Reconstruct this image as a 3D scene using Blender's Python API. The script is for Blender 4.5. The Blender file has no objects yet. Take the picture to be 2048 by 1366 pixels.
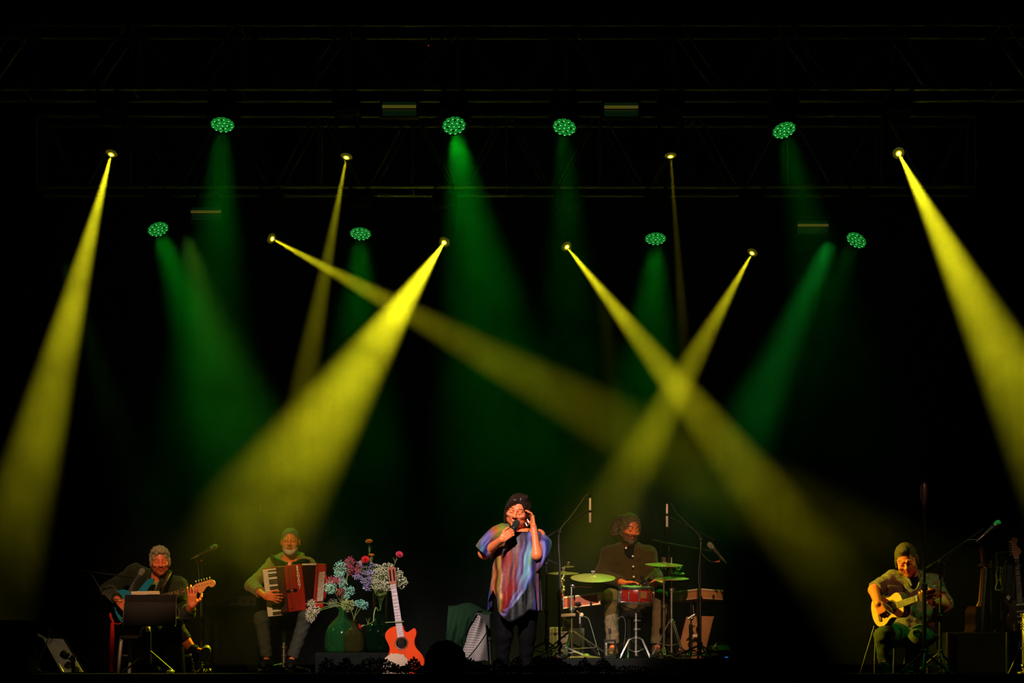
import bpy, math, random
import numpy as np
from mathutils import Vector, Matrix, Quaternion

random.seed(7); np.random.seed(7)
S = bpy.context.scene
C = S.collection
# ------------------------------------------------------------------ camera
F = 3300.0      # focal length in pixels of the 2048 x 1366 frame
D = 14.0        # the camera stands 14 m in front of the singer
HY = 1340.0     # row of the horizon (a shift lens held level)
ZC = 0.03       # camera height above the stage floor
def sc(Y):
    return F / (D + Y)
def P(px, py, Y=0.0):
    s = sc(Y)
    return Vector(((px - 1024) / s, Y, ZC + (HY - py) / s))
cam = bpy.data.cameras.new('camera')
cam_ob = bpy.data.objects.new('camera', cam); C.objects.link(cam_ob)
cam_ob.location = (0, -D, ZC); cam_ob.rotation_euler = (math.pi / 2, 0, 0)
cam.lens = F * 36 / 2048; cam.shift_y = (HY - 683) / 2048
cam.clip_end = 200
S.camera = cam_ob
S.view_settings.view_transform = 'Standard'
S.view_settings.look = 'None'
S.view_settings.exposure = 0.0
S.view_settings.gamma = 1.0
S.view_settings.use_curve_mapping = False
S.cycles.max_bounces = 12; S.cycles.transmission_bounces = 12; S.cycles.diffuse_bounces = 3; S.cycles.glossy_bounces = 3
S.cycles.volume_step_rate = 0.9
S.cycles.volume_max_steps = 160
S.cycles.use_denoising = True
S.cycles.use_light_tree = True
# ------------------------------------------------------------------ night
w = bpy.data.worlds.new('night'); S.world = w; w.use_nodes = True
w.node_tree.nodes['Background'].inputs[0].default_value = (0.55, 1.0, 0.6, 1)
w.node_tree.nodes['Background'].inputs[1].default_value = 0.0016
# ------------------------------------------------------------------ lamps
def spot(name, src, dst, energy, color, ang, blend, rad):
    l = bpy.data.lights.new(name, 'SPOT')
    l.energy = energy; l.color = color; l.spot_size = math.radians(ang); l.spot_blend = blend; l.shadow_soft_size = rad
    o = bpy.data.objects.new(name, l); C.objects.link(o); o.location = src
    o.rotation_euler = (dst - src).to_track_quat('-Z', 'Y').to_euler()
    return o
YEL = (1.0, .9, .012); GRN = (.006, 1.0, .022)
FY, BY = 1.6, 3.4
# source pixel + depth, a point the beam runs through, watts, cone
BEAMS = [((223, 307, FY), (25, 1080, .9), 7500, 11.5), ((693, 313, FY), (603, 800, 1.2), 1700, 8),
         ((543, 477, BY), (1215, 840, 2.2), 3600, 10), ((889, 484, BY), (545, 1000, 1.2), 11000, 17),
         ((1133, 493, BY), (1630, 1120, 1.3), 6500, 10.5), ((1505, 505, BY), (1286, 900, 3.2), 2500, 14),
         ((1797, 306, FY), (2075, 850, .9), 8500, 16), ((1341, 311, FY), (1366, 650, 1.2), 500, 4.5)]
WASHES = [((445, 249, FY), (425, 700, 1.6), 120, 26), ((908, 251, FY), (985, 700, 2.3), 270, 34),
          ((1129, 254, FY), (1140, 700, 1.4), 70, 22), ((1568, 260, FY), (1650, 600, 1.1), 50, 25),
          ((316, 458, BY), (430, 750, 2.4), 260, 24), ((721, 467, BY), (715, 800, 2.4), 120, 26),
          ((1311, 477, BY), (1295, 800, 2.4), 160, 26), ((1713, 480, BY), (1580, 750, 2.4), 24, 25)]
# how round each lamp face looks from the audience, and which way it tips
FACES = [(.60, -.05), (.73, .10), (.68, -.2), (.62, .3), (.62, .35), (.57, -.05), (.56, 0), (.62, -.6)]
BFACES = [.62, .60, .75, .85, .80, .70, .92, .55]
CAMP = Vector((0, -D, ZC))
def face_dir(p, asp, tip):
    """a lamp face turned so that it leans from looking at the audience towards the given downward tip"""
    v = (CAMP - p).normalized(); wv = Vector((tip, 0, -1)); wv = (wv - v * wv.dot(v)).normalized()
    return v * asp + wv * math.sqrt(1 - asp * asp)
for (a, b, e, ang), asp in zip(BEAMS, BFACES):
    p = P(*a); spot('beam_light', p + face_dir(p, asp, (b[0] - a[0]) / abs(b[1] - a[1])) * .026, P(*b), e, YEL, ang, 1, .012)
for a, b, e, ang in WASHES:
    spot('wash_light', P(*a) + (P(*b) - P(*a)).normalized() * .06, P(*b), e, GRN, ang, .8, .10)
# front spots on a bar over the audience
spot('front_spot', Vector((-1.6, -8, 5.4)), P(1035, 1140, 0), 5900, (1, .84, .76), 11, .5, .12)
spot('front_spot', Vector((-1.6, -8, 5.4)), P(745, 1222, .5), 4200, (1, .82, .80), 11, .7, .1)
spot('front_spot', Vector((-3.0, -8, 5.4)), P(575, 1195, 1.5), 2500, (1, .56, .22), 9.5, .7, .1)
spot('front_spot', Vector((-2.2, -8, 5.4)), P(310, 1190, 1.1), 2600, (1, .5, .26), 7.5, .7, .1)
spot('front_spot', Vector((1.0, -8, 5.4)), P(1270, 1200, 1.6), 3800, (1, .56, .3), 10.5, .7, .1)
spot('front_spot', Vector((3.6, -8, 5.4)), P(1830, 1180, .1), 560, (1, .34, .24), 8.0, .7, .1)
spot('side_spot', Vector((-1.7, -.35, 3.0)), P(1768, 1190, .0), 3000, (1, .80, .04), 15, .6, .06)
spot('side_spot', Vector((5.2, -1.1, 4.6)), P(1930, 1087, -.47), 380, (.02, 1, .16), 14, .8, .08)  # added spot, unseen, to turn the long boom green
spot('front_spot', Vector((4.6, -8, 4.6)), P(1998, 1165, 1.4), 330, (1, .74, .5), 5.0, .8, .1)  # added weak spot to brighten the guitar rack and towel
spot('side_spot', Vector((1.2, -1.2, 5.2)), P(1175, 1200, 1.5), 400, (1, .88, .05), 13, .6, .06)
spot('side_spot', Vector((3.4, 3.6, 4.6)), P(1352, 1180, 1.6), 560, (.02, 1, .08), 15, .8, .1)
spot('side_spot', Vector((-3.6, 4.2, 4.8)), P(560, 1110, 1.8), 160, (.25, 1, .05), 22, .8, .1)

spot('front_spot', Vector((-3.2, -8, 4.6)), P(128, 1300, .2), 420, (1, .8, .55), 4.5, .8, .1)  # added low spot to lift the dark floor monitor
spot('side_spot', Vector((-5.0, 4.4, 4.6)), P(320, 1110, 1.2), 90, (.25, 1, .06), 8, .8, .08)  # added backlight to green the top of the left guitarist's hair
spot('side_spot', Vector((1.0, 4.6, 4.4)), P(1262, 1050, 1.9), 130, (.75, 1, .03), 7, .8, .08)
spot('side_spot', Vector((-6.2, -.6, 3.6)), P(712, 1270, .75), 420, (.05, 1, .10), 9, .7, .08)  # added green light for sparkle on the bottle shoulders
# ------------------------------------------------------------------ materials
MATS = {}
def mat(name, col, rough=.5, metal=0.0, var=.15, nscale=30, bump=0.0, bscale=80, sheen=0, coat=0, emit=None, estr=0, trans=0, ior=1.45, tint=False, alpha=1, spec=None):
    if name in MATS: return MATS[name]
    if spec is None: spec = .06 if (rough >= .7 and max(col) < .08) else (.2 if rough >= .6 else .4)
    m = bpy.data.materials.new(name); m.use_nodes = True
    nt = m.node_tree; b = nt.nodes['Principled BSDF']
    tc = nt.nodes.new('ShaderNodeTexCoord')
    n = nt.nodes.new('ShaderNodeTexNoise'); n.inputs['Scale'].default_value = nscale; n.inputs['Detail'].default_value = 3
    nt.links.new(tc.outputs['Object'], n.inputs['Vector'])
    mx = nt.nodes.new('ShaderNodeMix'); mx.data_type = 'RGBA'
    lo = [max(0, c * (1 - var)) for c in col]; hi = [min(1, c * (1 + var)) for c in col]
    mx.inputs[6].default_value = (*lo, 1); mx.inputs[7].default_value = (*hi, 1)
    nt.links.new(n.outputs['Fac'], mx.inputs[0])
    out = mx.outputs[2]
    if tint:
        at = nt.nodes.new('ShaderNodeAttribute'); at.attribute_name = 'tint'
        m2 = nt.nodes.new('ShaderNodeMix'); m2.data_type = 'RGBA'; m2.blend_type = 'MULTIPLY'; m2.inputs[0].default_value = 1
        nt.links.new(out, m2.inputs[6]); nt.links.new(at.outputs['Color'], m2.inputs[7]); out = m2.outputs[2]
    nt.links.new(out, b.inputs['Base Color'])
    b.inputs['Roughness'].default_value = rough; b.inputs['Metallic'].default_value = metal
    b.inputs['Specular IOR Level'].default_value = spec
    b.inputs['Coat Weight'].default_value = coat; b.inputs['Sheen Weight'].default_value = sheen
    b.inputs['Transmission Weight'].default_value = trans; b.inputs['IOR'].default_value = ior
    if emit:
        b.inputs['Emission Color'].default_value = (*emit, 1); b.inputs['Emission Strength'].default_value = estr
        m.cycles.emission_sampling = 'NONE'
    if bump:
        n2 = nt.nodes.new('ShaderNodeTexNoise'); n2.inputs['Scale'].default_value = bscale; n2.inputs['Detail'].default_value = 4
        nt.links.new(tc.outputs['Object'], n2.inputs['Vector'])
        bp = nt.nodes.new('ShaderNodeBump'); bp.inputs['Strength'].default_value = bump; bp.inputs['Distance'].default_value = .01
        nt.links.new(n2.outputs['Fac'], bp.inputs['Height']); nt.links.new(bp.outputs['Normal'], b.inputs['Normal'])
    MATS[name] = m
    return m
def radial_emit(name, stops):
    """a lamp lens: emission by distance from the lens axis (object coordinates)"""
    m = bpy.data.materials.new(name); m.use_nodes = True; nt = m.node_tree
    b = nt.nodes['Principled BSDF']; b.inputs['Base Color'].default_value = (.02, .02, .02, 1); b.inputs['Roughness'].default_value = .2
    tc = nt.nodes.new('ShaderNodeTexCoord'); sp = nt.nodes.new('ShaderNodeVectorMath'); sp.operation = 'MULTIPLY'; sp.inputs[1].default_value = (1, 1, 0)
    ln = nt.nodes.new('ShaderNodeVectorMath'); ln.operation = 'LENGTH'
    mr = nt.nodes.new('ShaderNodeMapRange'); mr.inputs[2].default_value = stops[-1][0]
    rp = nt.nodes.new('ShaderNodeValToRGB')
    nt.links.new(tc.outputs['Object'], sp.inputs[0]); nt.links.new(sp.outputs[0], ln.inputs[0]); nt.links.new(ln.outputs['Value'], mr.inputs[0])
    nt.links.new(mr.outputs[0], rp.inputs[0]); nt.links.new(rp.outputs[0], b.inputs['Emission Color'])
    b.inputs['Emission Strength'].default_value = 1
    els = rp.color_ramp.elements
    while len(els) < len(stops): els.new(.5)
    for e, (r, c) in zip(els, stops): e.position = r / stops[-1][0]; e.color = (*c, 1)
    m.cycles.emission_sampling = 'NONE'
    return m
BLACKM = mat('black_metal', (.008, .008, .009), .45, .0, .2, spec=.2)
BLACKP = mat('black_plastic', (.008, .008, .009), .55, 0, .2, bump=.1, spec=.15)
CHROME = mat('chrome', (.48, .48, .47), .34, 1, .05)
STEEL = mat('satin_steel', (.4, .4, .4), .35, 1, .1)
ALU = mat('truss_aluminium', (.21, .22, .21), .45, .6, .15, 12)
CABLE = mat('cable_rubber', (.05, .05, .045), .5)
SKIN = mat('skin', (.76, .185, .06), .38, 0, .1, 60, bump=.08, bscale=220, tint=True)

# ------------------------------------------------------------------ mesh helpers
ORG = {}
def tag(o, label=None, cat=None, group=None, kind=None):
    if label: o['label'] = label
    if cat: o['category'] = cat
    if group: o['group'] = group
    if kind: o['kind'] = kind
    return o
def thing(name, label, cat, loc=(0, 0, 0), group=None):
    o = bpy.data.objects.new(name, None); C.objects.link(o); o.location = loc; o.empty_display_size = .1
    ORG[o.name] = Vector(loc)
    return tag(o, label, cat, group)
def link_mesh(name, me, parent=None):
    o = bpy.data.objects.new(name, me); C.objects.link(o)
    if parent is not None:
        o.parent = parent; ORG[o.name] = ORG.get(parent.name, Vector())
    return o
def ortho(d):
    d = d.normalized()
    u = d.cross(Vector((0, 0, 1)))
    if u.length < 1e-3: u = d.cross(Vector((1, 0, 0)))
    u.normalize(); return u, u.cross(d).normalized() * -1
class MB:
    def __init__(s, M=None): s.v = []; s.f = []; s.M = M or Matrix(); s.col = None
    def _add(s, vs, fs):
        n = len(s.v); s.v += [s.M @ Vector(v) for v in vs]; s.f += [[i + n for i in f] for f in fs]; return s
    def box(s, c, size, R=None):
        c = Vector(c); R = R or Matrix.Identity(3); hx, hy, hz = [q / 2 for q in size]
        vs = [c + R @ Vector((x, y, z)) for x in (-hx, hx) for y in (-hy, hy) for z in (-hz, hz)]
        return s._add(vs, [(0, 1, 3, 2), (4, 6, 7, 5), (0, 4, 5, 1), (2, 3, 7, 6), (0, 2, 6, 4), (1, 5, 7, 3)])
    def hexa(s, p):   # 4 front corners then 4 back corners, same winding
        return s._add(p, [(0, 1, 2, 3), (7, 6, 5, 4), (0, 4, 5, 1), (1, 5, 6, 2), (2, 6, 7, 3), (3, 7, 4, 0)])
    def tube(s, pts, r, n=8, cap=True):
        pts = [Vector(p) for p in pts]; m = len(pts)
        rs = r if isinstance(r, (list, tuple)) else [r] * m
        vs = []; u = None
        for i, p in enumerate(pts):
            d = (pts[min(i + 1, m - 1)] - pts[max(i - 1, 0)])
            if d.length < 1e-9: d = Vector((0, 0, 1))
            d.normalize()
            if u is None: u, _ = ortho(d)
            u = (u - d * u.dot(d))
            if u.length < 1e-6: u, _ = ortho(d)
            u.normalize(); v = d.cross(u)
            vs += [p + (u * math.cos(2 * math.pi * k / n) + v * math.sin(2 * math.pi * k / n)) * rs[i] for k in range(n)]
        fs = []
        for i in range(m - 1):
            for k in range(n):
                a, b = i * n + k, i * n + (k + 1) % n
                fs.append((a, b, b + n, a + n))
        if cap: fs.append(tuple(range(n - 1, -1, -1))); fs.append(tuple((m - 1) * n + k for k in range(n)))
        return s._add(vs, fs)
    def lathe(s, prof, c=(0, 0, 0), axis=(0, 0, 1), n=24, close=True):
        """prof: (radius, height) along axis from c"""
        a = Vector(axis).normalized(); u, v = ortho(a); c = Vector(c); vs = []; fs = []
        for r, h in prof:
            vs += [c + a * h + (u * math.cos(2 * math.pi * k / n) + v * math.sin(2 * math.pi * k / n)) * r for k in range(n)]
        for i in range(len(prof) - 1):
            for k in range(n):
                p, q = i * n + k, i * n + (k + 1) % n
                fs.append((p, q, q + n, p + n))
        if close: fs.append(tuple(range(n - 1, -1, -1))); fs.append(tuple((len(prof) - 1) * n + k for k in range(n)))
        return s._add(vs, fs)
    def ball(s, c, r, n=12, m=8):
        r = r if isinstance(r, (list, tuple)) else (r, r, r); c = Vector(c); vs = []; fs = []
        for i in range(m + 1):
            t = math.pi * i / m
            for k in range(n):
                p = 2 * math.pi * k / n
                vs.append(c + Vector((r[0] * math.sin(t) * math.cos(p), r[1] * math.sin(t) * math.sin(p), r[2] * math.cos(t))))
        for i in range(m):
            for k in range(n):
                a, b = i * n + k, i * n + (k + 1) % n
                fs.append((a, a + n, b + n, b))
        return s._add(vs, fs)
    def prism(s, out, y0, y1):
        """outline of (x, z) extruded from y0 to y1 in the builder's frame"""
        n = len(out)
        vs = [(x, y0, z) for x, z in out] + [(x, y1, z) for x, z in out]
        fs = [tuple(range(n)), tuple(range(2 * n - 1, n - 1, -1))] + [(k, k + n, (k + 1) % n + n, (k + 1) % n) for k in range(n)]
        return s._add(vs, fs)
    def quad(s, a, b, c, d): return s._add([a, b, c, d], [(0, 1, 2, 3)])
    def build(s, name, m, parent=None, smooth=True, bevel=0, solid=0, label=None, kind=None):
        o0 = ORG.get(parent.name, Vector()) if parent is not None else Vector()
        me = bpy.data.meshes.new(name); me.from_pydata([tuple(v - o0) for v in s.v], [], s.f)
        me.materials.append(m)
        if s.col is not None:
            at = me.attributes.new('tint', 'FLOAT_COLOR', 'POINT'); at.data.foreach_set('color', np.asarray(s.col, np.float32).ravel())
        o = link_mesh(name, me, parent)
        if smooth:
            for p in me.polygons: p.use_smooth = True
            me.set_sharp_from_angle(angle=math.radians(38))
        if bevel:
            b = o.modifiers.new('bevel', 'BEVEL'); b.width = bevel; b.segments = 2; b.limit_method = 'ANGLE'
        if solid:
            b = o.modifiers.new('thickness', 'SOLIDIFY'); b.thickness = solid; b.offset = 0
        tag(o, label, kind=kind)
        return o
def spline(pts, n=8, closed=False):
    pts = [Vector(p) for p in pts]; out = []; m = len(pts)
    for i in range(m if closed else m - 1):
        if closed: p0, p1, p2, p3 = pts[(i - 1) % m], pts[i], pts[(i + 1) % m], pts[(i + 2) % m]
        else: p0, p1, p2, p3 = pts[max(i - 1, 0)], pts[i], pts[i + 1], pts[min(i + 2, m - 1)]
        for k in range(n):
            t = k / n
            out.append(.5 * ((2 * p1) + (p2 - p0) * t + (2 * p0 - 5 * p1 + 4 * p2 - p3) * t * t + (3 * p1 - p0 - 3 * p2 + p3) * t ** 3))
    if not closed: out.append(pts[-1])
    return out
def cable(name, pts, r, m, label, cat='cable', n=8, sides=6):
    c = Vector(pts[0]); b = MB(); b.tube(spline(pts, n), r, sides)
    o0 = sum((Vector(p) for p in pts), Vector()) / len(pts)
    b.v = [v - o0 for v in b.v]
    o = b.build(name, m); o.location = o0
    return tag(o, label, cat)
def basis(x, z=None, y=None):
    """3x3 with columns x, y, z; x is kept, the other hint is made square to it"""
    x = Vector(x).normalized()
    if y is not None:
        y = Vector(y); y = (y - x * y.dot(x)).normalized(); z = x.cross(y)
    else:
        z = Vector(z); z = (z - x * z.dot(x)).normalized(); y = z.cross(x)
    return Matrix((x, y, z)).transposed()

# ------------------------------------------------------------------ soft-body helper: blended capsules and ellipsoids turned into one skin
def V3(p): return np.array(p, np.float32)
class Field:
    def __init__(s): s.ops = []
    def cap(s, a, b, ra, rb=None, k=.02, op='u'):
        a, b = V3(a), V3(b); rb = ra if rb is None else rb; ba = b - a; L = max(float(ba @ ba), 1e-9)
        def fn(X):
            pa = X - a; h = np.clip((pa @ ba) / L, 0, 1)
            return np.linalg.norm(pa - h[..., None] * ba, axis=-1) - (ra + (rb - ra) * h)
        R = max(ra, rb); s.ops.append((fn, np.minimum(a, b) - R, np.maximum(a, b) + R, k, op)); return s
    def ell(s, c, r, R=None, k=.02, op='u'):
        c = V3(c); r = V3(r); R = np.eye(3, dtype=np.float32) if R is None else np.array(R, np.float32)
        def fn(X):
            q = (X - c) @ R; k0 = np.linalg.norm(q / r, axis=-1); k1 = np.linalg.norm(q / (r * r), axis=-1) + 1e-9
            return k0 * (k0 - 1) / k1
        ex = np.abs(R) @ r
        s.ops.append((fn, c - ex, c + ex, k, op)); return s
    def box(s, c, h, R=None, rad=.01, k=.02, op='u'):
        c = V3(c); h = V3(h); R = np.eye(3, dtype=np.float32) if R is None else np.array(R, np.float32)
        def fn(X):
            q = np.abs((X - c) @ R) - (h - rad)
            return np.linalg.norm(np.maximum(q, 0), axis=-1) + np.minimum(q.max(-1), 0) - rad
        ex = np.abs(R) @ h
        s.ops.append((fn, c - ex, c + ex, k, op)); return s
    def cyl(s, a, b, r, k=.004, op='s'):
        a, b = V3(a), V3(b); ba = b - a; L = float(np.linalg.norm(ba)); ba = ba / L
        def fn(X):
            pa = X - a; h = pa @ ba; rr = np.linalg.norm(pa - h[..., None] * ba, axis=-1) - r
            hh = np.abs(h - L / 2) - L / 2
            return np.maximum(rr, hh)
        s.ops.append((fn, np.minimum(a, b) - r, np.maximum(a, b) + r, k, op)); return s
    def mesh(s, h, wr=None):
        us = [o for o in s.ops if o[4] == 'u']
        lo = np.min([o[1] for o in us], 0) - 4 * h - .01; hi = np.max([o[2] for o in us], 0) + 4 * h + .01
        n = np.ceil((hi - lo) / h).astype(int) + 1
        G = np.full(n, .1, np.float32)
        ax = [lo[i] + h * np.arange(n[i], dtype=np.float32) for i in range(3)]
        for fn, a, b, k, op in s.ops:
            pad = k + 3 * h + .012
            i0 = np.clip(np.floor((a - pad - lo) / h).astype(int), 0, n - 1); i1 = np.clip(np.ceil((b + pad - lo) / h).astype(int) + 1, 1, n)
            if np.any(i1 <= i0): continue
            X = np.stack(np.meshgrid(*[ax[i][i0[i]:i1[i]] for i in range(3)], indexing='ij'), -1)
            d = fn(X).astype(np.float32); sl = tuple(slice(i0[i], i1[i]) for i in range(3)); g = G[sl]
            if op == 'u':
                q = np.clip(.5 + .5 * (g - d) / k, 0, 1); G[sl] = g + (d - g) * q - k * q * (1 - q)
            else:
                q = np.clip(.5 - .5 * (g + d) / k, 0, 1); G[sl] = g + (-d - g) * q + k * q * (1 - q)
        if wr is not None:
            m = np.abs(G) < .05; I = np.argwhere(m); G[m] += wr(lo + I.astype(np.float32) * h)
        return nets(G, lo, h)
def nets(G, lo, h):
    ins = G < 0; n = np.array(G.shape)
    cnt = sum(ins[i:n[0] - 1 + i, j:n[1] - 1 + j, k:n[2] - 1 + k].astype(np.int8) for i in (0, 1) for j in (0, 1) for k in (0, 1))
    act = (cnt > 0) & (cnt < 8); I = np.argwhere(act); idx = np.full(act.shape, -1, np.int32); idx[act] = np.arange(len(I))
    cs = [(i, j, k) for i in (0, 1) for j in (0, 1) for k in (0, 1)]
    dv = {c: G[I[:, 0] + c[0], I[:, 1] + c[1], I[:, 2] + c[2]] for c in cs}
    pos = np.zeros((len(I), 3)); num = np.zeros(len(I))
    for a in cs:
        for x in range(3):
            if a[x]: continue
            b = tuple(1 if q == x else a[q] for q in range(3)); da, db = dv[a], dv[b]; m = (da < 0) != (db < 0)
            t = np.where(m, da / np.where(m, da - db, 1), 0)
            p = np.tile(np.array(a, float), (len(I), 1)); p[:, x] += t; pos[m] += p[m]; num[m] += 1
    V = lo + (I + pos / num[:, None]) * h
    faces = []
    for x in range(3):
        y, z = (x + 1) % 3, (x + 2) % 3
        s0 = [slice(None)] * 3; s1 = [slice(None)] * 3; s0[x] = slice(0, -1); s1[x] = slice(1, None)
        a, b = ins[tuple(s0)], ins[tuple(s1)]
        E = np.argwhere(a != b); E = E[(E[:, y] > 0) & (E[:, z] > 0) & (E[:, y] < n[y] - 1) & (E[:, z] < n[z] - 1)]
        fl = a[E[:, 0], E[:, 1], E[:, 2]]
        q = []
        for dy, dz in ((-1, -1), (0, -1), (0, 0), (-1, 0)):
            c = E.copy(); c[:, y] += dy; c[:, z] += dz; q.append(idx[c[:, 0], c[:, 1], c[:, 2]])
        q = np.stack(q, 1); q[~fl] = q[~fl][:, ::-1]; faces.append(q)
    return V.astype(np.float32), np.concatenate(faces)
def skin_mesh(name, chunks, m, parent, tints=None, label=None):
    """chunks: list of (V, F); tints: fn(V) -> Nx3 colours"""
    o0 = np.array(ORG.get(parent.name, Vector())) if parent is not None else np.zeros(3)
    n = 0; vs = []; fs = []
    for v, f in chunks: vs.append(v); fs.append(f + n); n += len(v)
    Vv = np.concatenate(vs); Ff = np.concatenate(fs)
    me = bpy.data.meshes.new(name)
    me.vertices.add(len(Vv)); me.vertices.foreach_set('co', (Vv - o0).astype(np.float32).ravel())
    me.loops.add(len(Ff) * 4); me.loops.foreach_set('vertex_index', Ff.astype(np.int32).ravel())
    me.polygons.add(len(Ff)); me.polygons.foreach_set('loop_start', np.arange(len(Ff), dtype=np.int32) * 4)
    me.polygons.foreach_set('use_smooth', np.ones(len(Ff), bool))
    me.update(calc_edges=True); me.validate(); me.materials.append(m)
    if tints is not None:
        c = np.ones((len(Vv), 4), np.float32); c[:, :3] = tints(Vv)
        at = me.attributes.new('tint', 'FLOAT_COLOR', 'POINT'); at.data.foreach_set('color', c.ravel())
    o = link_mesh(name, me, parent); tag(o, label)
    return o
def folds(amp, dirs):
    def f(X):
        r = 0
        for (a, b, w2) in dirs:
            r = r + np.sin(X @ V3(a) + w2 * np.sin(X @ V3(b)))
        return (amp * r / len(dirs)).astype(np.float32)
    return f
CLOTH_FOLDS = folds(.005, [((40, 30, 55), (25, 10, -20), 1.6), ((-60, 20, 40), (10, 18, 33), 1.5), ((15, 50, -80), (30, 12, 8), 1.2)])
CURLS = folds(.007, [((190, 40, 60), (90, 70, 30), 1.5), ((50, 210, -60), (60, -50, 80), 1.5), ((-70, 60, 200), (80, 60, 70), 1.5)])
SHORT = folds(.003, [((300, 40, 60), (90, 70, 30), 1.5), ((50, 310, -60), (60, -50, 80), 1.5), ((-70, 60, 300), (80, 60, 70), 1.5)])
# ------------------------------------------------------------------ the stage
def struct(o): o['kind'] = 'structure'; return o
LIP = -.95
deck = mat('stage_deck_black', (.008, .009, .008), .8, 0, .4, 6, bump=.15, bscale=30, spec=.03)
drape = mat('black_drape', (.003, .0035, .003), .95, 0, .3, 8, spec=.0)
b = MB(); b.box((0, 2.9, -.05), (15, 7.7, .1)); struct(b.build('floor', deck, bevel=.004))
b = MB(); n = 300
for i in range(n + 1):
    x = -7.5 + 15 * i / n; y = LIP - .03 + .02 * math.sin(i * .9) + .008 * math.sin(i * 2.3)
    b._add([(x, y, -.012), (x, y, -1.5)], [])
for i in range(n): b.f.append([2 * i, 2 * i + 1, 2 * i + 3, 2 * i + 2])
struct(b.build('wall_front', drape, solid=.004))
b = MB(); n = 420
for i in range(n + 1):
    x = -8 + 16 * i / n; y = 6.3 + .07 * math.sin(i * .42) + .03 * math.sin(i * 1.13 + 1)
    b._add([(x, y, 0), (x, y, 10)], [])
for i in range(n): b.f.append([2 * i, 2 * i + 1, 2 * i + 3, 2 * i + 2])
struct(b.build('wall_back', drape, solid=.005))
for sg, nm in ((-1, 'wall_left'), (1, 'wall_right')):
    b = MB(); b.box((sg * 7.5, 2.7, 4.9), (.06, 7.4, 10)); struct(b.build(nm, drape))
b = MB(); b.box((0, 2.7, 9.9), (15.2, 7.6, .1)); struct(b.build('ceiling', drape))
b = MB(); b.box((0, -6, -1.55), (40, 24, .1)); struct(b.build('ground_audience', mat('asphalt', (.03, .03, .03), .9, 0, .4, 40, bump=.4)))
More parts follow.
